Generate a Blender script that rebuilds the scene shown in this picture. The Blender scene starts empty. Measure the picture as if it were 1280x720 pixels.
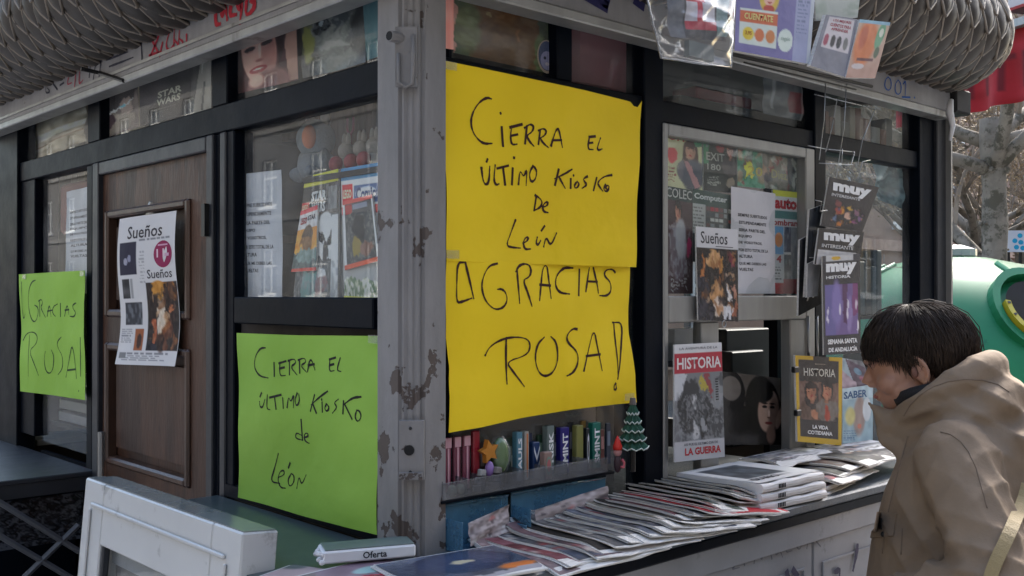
import bpy, bmesh, math, random
import numpy as np
from mathutils import Vector, Matrix
R_ = math.radians
random.seed(7); np.random.seed(7)
S = bpy.context.scene
COL = S.collection
# ------------------------------------------------------------------ camera, sky, sun
CAM = Vector((-1.132, -1.503, 1.6))
A0 = R_(47.3); PITCH = R_(0.31); FPX = 1281.0
FH = Vector((math.cos(A0), math.sin(A0), 0)); RT = Vector((math.sin(A0), -math.cos(A0), 0))
FW = FH*math.cos(PITCH) + Vector((0, 0, 1))*math.sin(PITCH)
UPV = RT.cross(FW)
cd = bpy.data.cameras.new('camera'); cd.sensor_width = 36; cd.lens = 36*FPX/1280
cd.clip_end = 500; cd.clip_start = .02
cam = bpy.data.objects.new('camera', cd); COL.objects.link(cam)
cam.matrix_world = Matrix.Translation(CAM) @ Matrix((RT, UPV, -FW)).transposed().to_4x4()
S.camera = cam
SUN_EL, SUN_AZ = R_(40), R_(14)     # azimuth measured from +X towards +Y: the sun stands beyond the right end of the kiosk
w = bpy.data.worlds.new('World'); S.world = w; w.use_nodes = True
nt = w.node_tree; bgn = nt.nodes['Background']
sky = nt.nodes.new('ShaderNodeTexSky'); sky.sky_type = 'NISHITA'; sky.sun_disc = False
sky.sun_elevation = SUN_EL; sky.sun_rotation = R_(90) - SUN_AZ
sky.air_density = 1.2; sky.dust_density = 3.0; sky.ozone_density = 1.0
nt.links.new(sky.outputs[0], bgn.inputs[0]); bgn.inputs[1].default_value = 0.12
sl = bpy.data.lights.new('sun', 'SUN'); sl.energy = 2.0; sl.angle = R_(14); sl.color = (1, .95, .88)
so = bpy.data.objects.new('sun', sl); COL.objects.link(so)
sd = Vector((math.cos(SUN_EL)*math.cos(SUN_AZ), math.cos(SUN_EL)*math.sin(SUN_AZ), math.sin(SUN_EL)))
so.rotation_euler = sd.to_track_quat('Z', 'Y').to_euler()
S.view_settings.view_transform = 'Standard'; S.view_settings.look = 'None'
S.view_settings.exposure = 2.42; S.view_settings.gamma = 1

# ------------------------------------------------------------------ geometry helpers
def ray(px, py): return FW + RT*((px-640)/FPX) - UPV*((py-360)/FPX)
def hx(px, py, x): d = ray(px, py); return CAM + d*((x-CAM.x)/d.x)
def hy(px, py, y): d = ray(px, py); return CAM + d*((y-CAM.y)/d.y)
def hz(px, py, z): d = ray(px, py); return CAM + d*((z-CAM.z)/d.z)
def hd(px, py, dep): return CAM + ray(px, py)*dep
def YL(px, x=.03): return hx(px, 367, x).y
def XF(px, y=.03): return hy(px, 367, y).x
def proj(p):
    v = Vector(p)-CAM; z = v.dot(FW)
    return (640+v.dot(RT)/z*FPX, 360-v.dot(UPV)/z*FPX, z)
def lin(c):
    c = np.asarray(c, float)/255.0
    return np.where(c <= .04045, c/12.92, ((c+.055)/1.055)**2.4)
def L3(*c): return tuple(float(v) for v in lin(c)) + (1.0,)

def tag(o, label=None, cat=None, group=None, kind=None):
    if label: o['label'] = label
    if cat: o['category'] = cat
    if group: o['group'] = group
    if kind: o['kind'] = kind
    return o
def root(name, label, cat, loc=(0, 0, 0), rz=0, group=None):
    o = bpy.data.objects.new(name, None); COL.objects.link(o); o.empty_display_size = .05
    o.location = loc; o.rotation_euler = (0, 0, rz); return tag(o, label, cat, group)
class MB:
    """collects vertices and faces; build() links them as one mesh object"""
    def __init__(s): s.v = []; s.f = []; s.m = []; s.c = []; s.cm = 0
    def add(s, vs, fs):
        b = len(s.v); s.v += [tuple(v) for v in vs]; s.f += [tuple(b+i for i in f) for f in fs]; s.m += [s.cm]*len(fs); return s
    def box(s, x0, x1, y0, y1, z0, z1, bev=0):
        if bev and min(abs(x1-x0), abs(y1-y0), abs(z1-z0)) > bev*2.2:
            x0, x1 = min(x0, x1), max(x0, x1); y0, y1 = min(y0, y1), max(y0, y1); z0, z1 = min(z0, z1), max(z0, z1)
            vs = []
            for sx, X in ((1, x0), (-1, x1)):
                for sy, Y in ((1, y0), (-1, y1)):
                    for sz, Z in ((1, z0), (-1, z1)):
                        vs += [(X, Y+sy*bev, Z+sz*bev), (X+sx*bev, Y, Z+sz*bev), (X+sx*bev, Y+sy*bev, Z)]
            k = lambda i, j, l, a: ((i*2+j)*2+l)*3+a
            fs = [(k(i,0,0,0), k(i,1,0,0), k(i,1,1,0), k(i,0,1,0)) for i in (0, 1)]
            fs += [(k(0,i,0,1), k(1,i,0,1), k(1,i,1,1), k(0,i,1,1)) for i in (0, 1)]
            fs += [(k(0,0,i,2), k(1,0,i,2), k(1,1,i,2), k(0,1,i,2)) for i in (0, 1)]
            for i in (0, 1):
                for j in (0, 1):
                    fs += [(k(0,i,j,1), k(1,i,j,1), k(1,i,j,2), k(0,i,j,2)), (k(i,0,j,0), k(i,1,j,0), k(i,1,j,2), k(i,0,j,2)), (k(i,j,0,0), k(i,j,1,0), k(i,j,1,1), k(i,j,0,1))]
            for i in (0, 1):
                for j in (0, 1):
                    for l in (0, 1): fs.append((k(i,j,l,0), k(i,j,l,1), k(i,j,l,2)))
            return s.add(vs, fs)
        vs = [(x, y, z) for x in (x0, x1) for y in (y0, y1) for z in (z0, z1)]
        return s.add(vs, [(0,1,3,2), (4,6,7,5), (0,4,5,1), (2,3,7,6), (0,2,6,4), (1,5,7,3)])
    def obox(s, p, ux, uy, uz):
        """box from corner p with three edge vectors"""
        p = Vector(p); ux = Vector(ux); uy = Vector(uy); uz = Vector(uz)
        vs = [p+ux*a+uy*b+uz*c for a in (0, 1) for b in (0, 1) for c in (0, 1)]
        return s.add(vs, [(0,1,3,2), (4,6,7,5), (0,4,5,1), (2,3,7,6), (0,2,6,4), (1,5,7,3)])
    def tube(s, pts, r, n=6, cap=True, flat=1.0):
        pts = [Vector(p) for p in pts]; rs = r if isinstance(r, (list, tuple)) else [r]*len(pts)
        vs = []; prev = None
        for i, p in enumerate(pts):
            t = (pts[min(i+1, len(pts)-1)]-pts[max(i-1, 0)])
            t = t.normalized() if t.length > 1e-9 else Vector((0, 0, 1))
            if prev is None: a = t.orthogonal().normalized()
            else:
                a = prev - t*prev.dot(t); a = a.normalized() if a.length > 1e-6 else t.orthogonal().normalized()
            prev = a; b = t.cross(a)
            for k in range(n):
                q = 2*math.pi*k/n; vs.append(p + a*(rs[i]*math.cos(q)) + b*(rs[i]*flat*math.sin(q)))
        fs = [(i*n+k, i*n+(k+1) % n, (i+1)*n+(k+1) % n, (i+1)*n+k) for i in range(len(pts)-1) for k in range(n)]
        if cap: fs += [tuple(range(n))[::-1], tuple((len(pts)-1)*n+k for k in range(n))]
        return s.add(vs, fs)
    def prism(s, poly, axis, a, b):
        """poly in the two other axes, extruded along axis from a to b"""
        n = len(poly); vs = []
        for t in (a, b):
            for (p, q) in poly:
                vs.append((t, p, q) if axis == 0 else (p, t, q) if axis == 1 else (p, q, t))
        fs = [tuple(range(n))[::-1], tuple(range(n, 2*n))] + [(i, (i+1) % n, n+(i+1) % n, n+i) for i in range(n)]
        return s.add(vs, fs)
    def ell(s, c, r, nu=16, nv=10, M=None):
        vs = []; c = Vector(c)
        if not isinstance(r, (tuple, list)): r = (r, r, r)
        for j in range(nv+1):
            th = math.pi*j/nv
            for i in range(nu):
                ph = 2*math.pi*i/nu
                v = Vector((r[0]*math.sin(th)*math.cos(ph), r[1]*math.sin(th)*math.sin(ph), r[2]*math.cos(th)))
                if M is not None: v = M @ v
                vs.append(c+v)
        fs = [(j*nu+i, (j+1)*nu+i, (j+1)*nu+(i+1) % nu, j*nu+(i+1) % nu) for j in range(nv) for i in range(nu)]
        return s.add(vs, fs)
    def lathe(s, prof, c=(0, 0, 0), n=20):
        vs = [(c[0]+r*math.cos(2*math.pi*k/n), c[1]+r*math.sin(2*math.pi*k/n), c[2]+z) for r, z in prof for k in range(n)]
        fs = [(i*n+k, i*n+(k+1) % n, (i+1)*n+(k+1) % n, (i+1)*n+k) for i in range(len(prof)-1) for k in range(n)]
        fs += [tuple(range(n))[::-1], tuple((len(prof)-1)*n+k for k in range(n))]
        return s.add(vs, fs)
    def build(s, name, mats, parent=None, smooth=False, label=None, cat=None, group=None, kind=None, loc=None):
        me = bpy.data.meshes.new(name); me.from_pydata(s.v, [], s.f)
        if not isinstance(mats, (list, tuple)): mats = [mats]
        for m in mats: me.materials.append(m)
        if len(mats) > 1: me.polygons.foreach_set('material_index', s.m)
        if smooth: me.polygons.foreach_set('use_smooth', [True]*len(s.f))
        me.validate(clean_customdata=False)
        bm = bmesh.new(); bm.from_mesh(me)
        bmesh.ops.recalc_face_normals(bm, faces=bm.faces); bm.to_mesh(me); bm.free()
        o = bpy.data.objects.new(name, me); COL.objects.link(o)
        if loc: o.location = loc
        if parent is not None:
            o.parent = parent
        return tag(o, label, cat, group, kind)
def world_child(o, parent):
    """parent while keeping the world-space geometry of a part written in world coordinates"""
    o.parent = parent; bpy.context.view_layer.update(); o.matrix_parent_inverse = parent.matrix_world.inverted(); return o

# ------------------------------------------------------------------ materials
def mat(name, col, rough=.6, metal=0, var=.15, vscale=8, bump=0, bscale=60, spec=.5, dirt=None, dscale=3, dth=.55, stretch=None, coat=0):
    m = bpy.data.materials.new(name); m.use_nodes = True; n = m.node_tree.nodes; l = m.node_tree.links
    b = n['Principled BSDF']; b.inputs['Roughness'].default_value = rough; b.inputs['Metallic'].default_value = metal
    b.inputs['Specular IOR Level'].default_value = spec; b.inputs['Coat Weight'].default_value = coat
    tc = n.new('ShaderNodeTexCoord'); vec = tc.outputs['Object']
    if stretch:
        mp = n.new('ShaderNodeMapping'); mp.inputs['Scale'].default_value = stretch; l.new(vec, mp.inputs[0]); vec = mp.outputs[0]
    def noise(sc, det=5, rg=.6):
        t = n.new('ShaderNodeTexNoise'); t.inputs['Scale'].default_value = sc; t.inputs['Detail'].default_value = det
        t.inputs['Roughness'].default_value = rg; l.new(vec, t.inputs['Vector']); return t
    c = col if len(col) == 4 else tuple(col)+(1,)
    t = noise(vscale); r = n.new('ShaderNodeValToRGB')
    r.color_ramp.elements[0].position = .3; r.color_ramp.elements[1].position = .7
    r.color_ramp.elements[0].color = tuple(v*(1-var) for v in c[:3])+(1,); r.color_ramp.elements[1].color = tuple(min(1, v*(1+var)) for v in c[:3])+(1,)
    l.new(t.outputs[0], r.inputs[0]); out = r.outputs[0]
    if dirt is not None:
        t2 = noise(dscale, 8, .7); r2 = n.new('ShaderNodeValToRGB'); r2.color_ramp.elements[0].position = dth; r2.color_ramp.elements[1].position = dth+.06
        l.new(t2.outputs[0], r2.inputs[0]); mx = n.new('ShaderNodeMix'); mx.data_type = 'RGBA'
        l.new(r2.outputs[0], mx.inputs[0]); l.new(out, mx.inputs[6]); mx.inputs[7].default_value = tuple(dirt[:3])+(1,); out = mx.outputs[2]
    l.new(out, b.inputs['Base Color'])
    t3 = noise(vscale*2.3, 4); mr = n.new('ShaderNodeMapRange'); mr.inputs['To Min'].default_value = max(.02, rough-.12); mr.inputs['To Max'].default_value = min(1, rough+.12)
    l.new(t3.outputs[0], mr.inputs[0]); l.new(mr.outputs[0], b.inputs['Roughness'])
    if bump:
        t4 = noise(bscale, 4); bp = n.new('ShaderNodeBump'); bp.inputs['Strength'].default_value = bump; bp.inputs['Distance'].default_value = .004
        l.new(t4.outputs[0], bp.inputs['Height']); l.new(bp.outputs[0], b.inputs['Normal'])
    return m
def print_mat(name, rough, spec=.5):
    m = bpy.data.materials.new(name); m.use_nodes = True; n = m.node_tree.nodes; l = m.node_tree.links; b = n['Principled BSDF']
    a = n.new('ShaderNodeAttribute'); a.attribute_name = 'Col'; l.new(a.outputs['Color'], b.inputs['Base Color'])
    b.inputs['Roughness'].default_value = rough; b.inputs['Specular IOR Level'].default_value = spec
    tc = n.new('ShaderNodeTexCoord'); t = n.new('ShaderNodeTexNoise'); t.inputs['Scale'].default_value = 14; t.inputs['Detail'].default_value = 3
    l.new(tc.outputs['Object'], t.inputs['Vector'])
    bp = n.new('ShaderNodeBump'); bp.inputs['Strength'].default_value = .25; bp.inputs['Distance'].default_value = .01
    l.new(t.outputs[0], bp.inputs['Height']); l.new(bp.outputs[0], b.inputs['Normal'])
    return m
def glass_mat(name, tint, gain=1.0, rough=.015, milk=0, dcol=(.5, .5, .5)):
    m = bpy.data.materials.new(name); m.use_nodes = True; n = m.node_tree.nodes; l = m.node_tree.links
    n.remove(n['Principled BSDF']); o = n['Material Output']
    tr = n.new('ShaderNodeBsdfTransparent'); tr.inputs[0].default_value = tuple(tint)+(1,)
    gl = n.new('ShaderNodeBsdfGlossy'); gl.inputs['Roughness'].default_value = rough; gl.inputs[0].default_value = (1, 1, 1, 1)
    fr = n.new('ShaderNodeLayerWeight'); pw = n.new('ShaderNodeMath'); pw.operation = 'POWER'; pw.inputs[1].default_value = 5; l.new(fr.outputs['Facing'], pw.inputs[0])
    mu = n.new('ShaderNodeMath'); mu.operation = 'MULTIPLY_ADD'; mu.inputs[1].default_value = .9*gain; mu.inputs[2].default_value = .04*gain; mu.use_clamp = True; l.new(pw.outputs[0], mu.inputs[0])
    mx = n.new('ShaderNodeMixShader'); l.new(mu.outputs[0], mx.inputs[0])
    base = tr.outputs[0]
    # a film of dust and fingermarks
    tc = n.new('ShaderNodeTexCoord'); t = n.new('ShaderNodeTexNoise'); t.inputs['Scale'].default_value = 5; t.inputs['Detail'].default_value = 8; t.inputs['Roughness'].default_value = .7
    l.new(tc.outputs['Object'], t.inputs['Vector']); mr = n.new('ShaderNodeMapRange'); mr.inputs['From Min'].default_value = .4; mr.inputs['From Max'].default_value = .8
    mr.inputs['To Min'].default_value = .018+milk; mr.inputs['To Max'].default_value = .13+milk*1.6; l.new(t.outputs[0], mr.inputs[0])
    df = n.new('ShaderNodeBsdfDiffuse'); df.inputs[0].default_value = tuple(dcol)+(1,)
    m2 = n.new('ShaderNodeMixShader'); l.new(mr.outputs[0], m2.inputs[0]); l.new(base, m2.inputs[1]); l.new(df.outputs[0], m2.inputs[2])
    l.new(m2.outputs[0], mx.inputs[1]); l.new(gl.outputs[0], mx.inputs[2]); l.new(mx.outputs[0], o.inputs[0])
    return m
def chipped(name, paint, under, th=.60, zlo=1.1, zhi=1.9):
    """old paint that has flaked off, more of it low down on the post"""
    m = bpy.data.materials.new(name); m.use_nodes = True; n = m.node_tree.nodes; l = m.node_tree.links; b = n['Principled BSDF']
    tc = n.new('ShaderNodeTexCoord'); vec = tc.outputs['Object']
    def noise(sc, det=6, rg=.6, st=None):
        v = vec
        if st: mp = n.new('ShaderNodeMapping'); mp.inputs['Scale'].default_value = st; l.new(vec, mp.inputs[0]); v = mp.outputs[0]
        t = n.new('ShaderNodeTexNoise'); t.inputs['Scale'].default_value = sc; t.inputs['Detail'].default_value = det; t.inputs['Roughness'].default_value = rg
        l.new(v, t.inputs['Vector']); return t.outputs[0]
    def mth(op, a, bb):
        q = n.new('ShaderNodeMath'); q.operation = op
        for i, z in enumerate((a, bb)):
            if isinstance(z, (int, float)): q.inputs[i].default_value = z
            else: l.new(z, q.inputs[i])
        return q.outputs[0]
    n1 = noise(15, 3, .5, (1, 1, .8)); n2 = noise(60, 4, .6)
    h = mth('ADD', n1, mth('MULTIPLY', mth('SUBTRACT', n2, .5), .35))
    sx = n.new('ShaderNodeSeparateXYZ'); l.new(vec, sx.inputs[0])
    g = n.new('ShaderNodeMapRange'); g.inputs['From Min'].default_value = zlo; g.inputs['From Max'].default_value = zhi
    g.inputs['To Min'].default_value = th; g.inputs['To Max'].default_value = th+.14; l.new(sx.outputs[2], g.inputs[0])
    d = mth('SUBTRACT', h, g.outputs[0])
    r = n.new('ShaderNodeMapRange'); r.inputs['From Min'].default_value = 0; r.inputs['From Max'].default_value = .012; l.new(d, r.inputs[0])
    pv = n.new('ShaderNodeValToRGB'); pv.color_ramp.elements[0].position = .3; pv.color_ramp.elements[1].position = .75
    pv.color_ramp.elements[0].color = tuple(v*.66 for v in paint)+(1,); pv.color_ramp.elements[1].color = tuple(v*1.12 for v in paint)+(1,)
    l.new(noise(9, 8, .7, (1, 1, .25)), pv.inputs[0])
    mx = n.new('ShaderNodeMix'); mx.data_type = 'RGBA'; l.new(r.outputs[0], mx.inputs[0]); l.new(pv.outputs[0], mx.inputs[6]); mx.inputs[7].default_value = tuple(under)+(1,)
    l.new(mx.outputs[2], b.inputs['Base Color']); b.inputs['Roughness'].default_value = .55
    bp = n.new('ShaderNodeBump'); bp.inputs['Strength'].default_value = .8; bp.inputs['Distance'].default_value = .002; bp.invert = True
    l.new(mth('ADD', r.outputs[0], mth('MULTIPLY', noise(120, 3), .3)), bp.inputs['Height']); l.new(bp.outputs[0], b.inputs['Normal'])
    return m
def emis(*a): pass
M = {}
M['frame'] = mat('frame_paint', (.0022, .0042, .0085), .45, var=.3, vscale=5, bump=.15, bscale=40, spec=.09, dirt=(.010, .012, .016), dscale=9, dth=.68)
M['jamb'] = mat('jamb_paint', (.019, .021, .026), .45, var=.25, vscale=6, bump=.2, bscale=40)
M['alu'] = mat('aluminium', (.30, .30, .29), .42, metal=.55, var=.18, vscale=12, stretch=(1, 1, .2), dirt=(.13, .12, .11), dscale=4, dth=.6)
M['post'] = chipped('post_paint', (.235, .226, .222), (.074, .056, .048), th=.53)
M['fascia'] = chipped('fascia_paint', (.26, .255, .26), (.10, .095, .09), th=.72, zlo=1, zhi=3)
M['dark_metal'] = mat('dark_metal', (.03, .03, .03), .45, metal=.6)
M['scale'] = mat('roof_scale', (.026, .019, .014), .55, var=.3, vscale=14, bump=.25, bscale=50)
M['rim'] = mat('roof_scale_rim', (.20, .165, .13), .5, var=.3)
M['roofback'] = mat('roof_back', (.02, .018, .016), .8)
M['wood'] = mat('door_wood', (.066, .031, .019), .45, spec=.3, var=.4, vscale=5, bump=.25, bscale=40, stretch=(3, 3, .6), dirt=(.034, .016, .011), dscale=2.2, dth=.50)
M['wood_light'] = mat('door_moulding', (.060, .030, .019), .4, var=.35, vscale=6, stretch=(5, 5, .6), bump=.2)
M['inner'] = mat('inner_wall', (.040, .034, .030), .8, var=.3)
M['curtain'] = mat('wood_blind', (.17, .11, .075), .7, var=.3, vscale=4, stretch=(9, 9, .3))
M['counter'] = mat('counter_rubber', (.065, .080, .098), .42, var=.25, vscale=14, bump=.3, bscale=120, dirt=(.11, .12, .13), dscale=22, dth=.62)
M['ledge'] = mat('ledge_cover', (.055, .075, .080), .38, var=.2, vscale=3)
M['panel'] = mat('grey_panel', (.22, .23, .25), .5, var=.14, vscale=5, bump=.1, bscale=90, dirt=(.15, .155, .17), dscale=5, dth=.58)
M['white_alu'] = mat('white_lacquer', (.50, .50, .485), .35, var=.05, vscale=4, dirt=(.30, .295, .28), dscale=5, dth=.57)
M['glass'] = glass_mat('window_glass', (.94, .96, .96), .5)
M['glass_clear'] = glass_mat('clear_plastic', (.90, .92, .94), 1.1, .14, milk=.03)
M['tray'] = glass_mat('tray_plastic', (.66, .68, .72), 1.6, .08, milk=.12)
M['blue_tray'] = glass_mat('blue_plastic', (.42, .66, .80), 1.2, .1, milk=.45, dcol=(.10, .24, .36))
M['brace'] = mat('brace_grey', (.09, .095, .105), .5)
M['wire'] = mat('wire_steel', (.35, .36, .37), .3, metal=.9)
M['paper'] = mat('paper_white', (.66, .66, .67), .8, var=.05, vscale=5)
M['pages'] = mat('page_edges', (.62, .61, .59), .85, var=.22, vscale=3, stretch=(3, 3, 220))
M['print'] = print_mat('print_matte', .7, .3)
M['gloss'] = print_mat('print_glossy', .22, .5)
M['ink'] = mat('marker_ink', (.012, .008, .008), .45)
M['black'] = mat('black_plastic', (.012, .012, .013), .4)
M['rubber'] = mat('rubber_black', (.004, .004, .004), .8)
def flat(name, rgb, rough=.5, **k): return mat(name, L3(*rgb)[:3], rough, var=.08, **k)

# ------------------------------------------------------------------ flat print on sheets
class Canvas:
    def __init__(s, nu, nv, bg=(255, 255, 255)):
        s.nu, s.nv = nu, nv
        s.U, s.V = np.meshgrid(np.linspace(0, 1, nu+1), np.linspace(0, 1, nv+1))
        s.C = np.ones((nv+1, nu+1, 3))*np.array(bg, float)
    def mix(s, m, c): m = np.clip(m, 0, 1)[..., None]; s.C = s.C*(1-m)+np.array(c, float)*m; return s
    def rect(s, x0, y0, x1, y1, c, a=1): return s.mix(((s.U >= x0) & (s.U <= x1) & (s.V >= y0) & (s.V <= y1))*a, c)
    def ell(s, cx, cy, rx, ry, c, rot=0, soft=.15, a=1):
        du, dv = s.U-cx, s.V-cy; cr, sr = math.cos(rot), math.sin(rot)
        d = np.hypot((du*cr+dv*sr)/rx, (-du*sr+dv*cr)/ry); return s.mix(np.clip((1-d)/soft+.5, 0, 1)*a, c)
    def poly(s, pts, c, a=1):
        ins = np.zeros(s.U.shape, bool); n = len(pts)
        for i in range(n):
            (x1, y1), (x2, y2) = pts[i], pts[(i+1) % n]
            if y1 == y2: continue
            cnd = ((y1 > s.V) != (y2 > s.V)) & (s.U < (x2-x1)*(s.V-y1)/(y2-y1)+x1); ins ^= cnd
        return s.mix(ins*a, c)
    def grad(s, c0, c1, y0=0, y1=1, ax=1, a=1):
        t = np.clip(((s.V if ax else s.U)-y0)/(y1-y0), 0, 1)[..., None]
        g = np.array(c0, float)*(1-t)+np.array(c1, float)*t; s.C = s.C*(1-a)+g*a; return s
    def noise(s, amp, seed=0, sc=8, col=None, box=None):
        rs = np.random.RandomState(seed); k = rs.rand(sc+2, sc+2)
        x = s.U*sc; y = s.V*sc; xi = x.astype(int); yi = y.astype(int); fx = x-xi; fy = y-yi
        fx = fx*fx*(3-2*fx); fy = fy*fy*(3-2*fy)
        v = (k[yi, xi]*(1-fx)+k[yi, xi+1]*fx)*(1-fy)+(k[yi+1, xi]*(1-fx)+k[yi+1, xi+1]*fx)*fy
        msk = 1.0
        if box: msk = ((s.U >= box[0]) & (s.U <= box[2]) & (s.V >= box[1]) & (s.V <= box[3]))*1.0
        if col is None: s.C = np.clip(s.C+((v-.5)*2*amp*msk)[..., None], 0, 255)
        else: s.mix(np.clip((v-.42)*3.2, 0, 1)*min(.8, amp/60)*msk, col)
        return s
    def warp(s, amp, sc=8, seed=0, box=(0, 0, 1, 1), oct=2):
        """push the painted picture about so that its shapes are irregular"""
        def nz(sd, k):
            rs = np.random.RandomState(sd); g = rs.rand(k+2, k+2); x = np.clip(s.U, 0, .9999)*k; y = np.clip(s.V, 0, .9999)*k; xi = x.astype(int); yi = y.astype(int); fx = x-xi; fy = y-yi
            fx = fx*fx*(3-2*fx); fy = fy*fy*(3-2*fy)
            return (g[yi, xi]*(1-fx)+g[yi, xi+1]*fx)*(1-fy)+(g[yi+1, xi]*(1-fx)+g[yi+1, xi+1]*fx)*fy-.5
        m = (s.U >= box[0]) & (s.U <= box[2]) & (s.V >= box[1]) & (s.V <= box[3]); du = 0; dv = 0
        for o in range(oct): du = du+nz(seed+o*7, sc*2**o)*amp/1.6**o; dv = dv+nz(seed+50+o*7, sc*2**o)*amp/1.6**o
        ui = np.clip(np.clip(s.U+du*2, box[0], box[2])*s.nu, 0, s.nu).round().astype(int); vi = np.clip(np.clip(s.V+dv*2, box[1], box[3])*s.nv, 0, s.nv).round().astype(int)
        W = s.C[vi, ui]; s.C = np.where(m[..., None], W, s.C); return s
    def blobs(s, n, seed, cols, box=(0, 0, 1, 1), size=(.03, .12), a=.8):
        rs = random.Random(seed)
        for i in range(n):
            s.ell(rs.uniform(box[0], box[2]), rs.uniform(box[1], box[3]), rs.uniform(*size), rs.uniform(*size), rs.choice(cols), rs.uniform(0, 3), .4, a)
        return s
    def lines(s, x0, y0, x1, y1, n, c, th=.4, seed=1, rag=.35):
        rs = random.Random(seed); h = (y1-y0)/n
        for i in range(n): s.rect(x0, y0+i*h, x1-(x1-x0)*rs.uniform(0, rag), y0+i*h+h*th, c, .75)
        return s
    def portrait(s, cx, cy, k, skin=(205, 160, 130), hair=(45, 30, 25), top=(60, 60, 70), lips=(150, 60, 55), asp=1.0, long=False, sh=True):
        kx = k*asp
        if sh: s.ell(cx, cy+k*2.5, kx*2.1, k*1.55, top, 0, .1)
        s.ell(cx, cy-k*.15, kx*1.12, k*1.3, hair, 0, .12)
        if long: s.ell(cx, cy+k*.7, kx*1.2, k*1.4, hair, 0, .12)
        s.rect(cx-kx*.33, cy+k*.5, cx+kx*.33, cy+k*1.5, tuple(v*.8 for v in skin))
        s.ell(cx, cy+k*.05, kx*.78, k*1.0, skin, 0, .12)
        s.ell(cx+kx*.45, cy+k*.15, kx*.3, k*.8, tuple(v*.82 for v in skin), 0, .5, .7)
        s.ell(cx-kx*.05, cy-k*.75, kx*.8, k*.42, hair, .15, .2)
        for q in (-1, 1):
            s.ell(cx+q*kx*.32, cy-k*.1, kx*.16, k*.085, tuple(v*.3 for v in skin), 0, .3); s.ell(cx+q*kx*.32, cy-k*.3, kx*.22, k*.05, hair, 0, .3)
        s.ell(cx+kx*.02, cy+k*.2, kx*.1, k*.2, tuple(v*.86 for v in skin), 0, .5); s.ell(cx, cy+k*.55, kx*.27, k*.1, lips, 0, .3)
        return s
_txt = {}
def text_mesh(t, bold=0):
    key = (t, bold)
    if key in _txt: return _txt[key]
    cu = bpy.data.curves.new('lettering', 'FONT'); cu.body = t; cu.resolution_u = 2; cu.offset = bold
    o = bpy.data.objects.new('lettering', cu); COL.objects.link(o); bpy.context.view_layer.update()
    me = bpy.data.meshes.new_from_object(o.evaluated_get(bpy.context.evaluated_depsgraph_get()))
    v = np.array([x.co[:2] for x in me.vertices]) if len(me.vertices) else np.zeros((1, 2))
    f = [tuple(p.vertices) for p in me.polygons]
    bpy.data.objects.remove(o); bpy.data.curves.remove(cu); bpy.data.meshes.remove(me)
    mn, mxx = v.min(0), v.max(0); v = (v-mn)/np.maximum(mxx-mn, 1e-6)
    _txt[key] = (v, f); return _txt[key]
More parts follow.
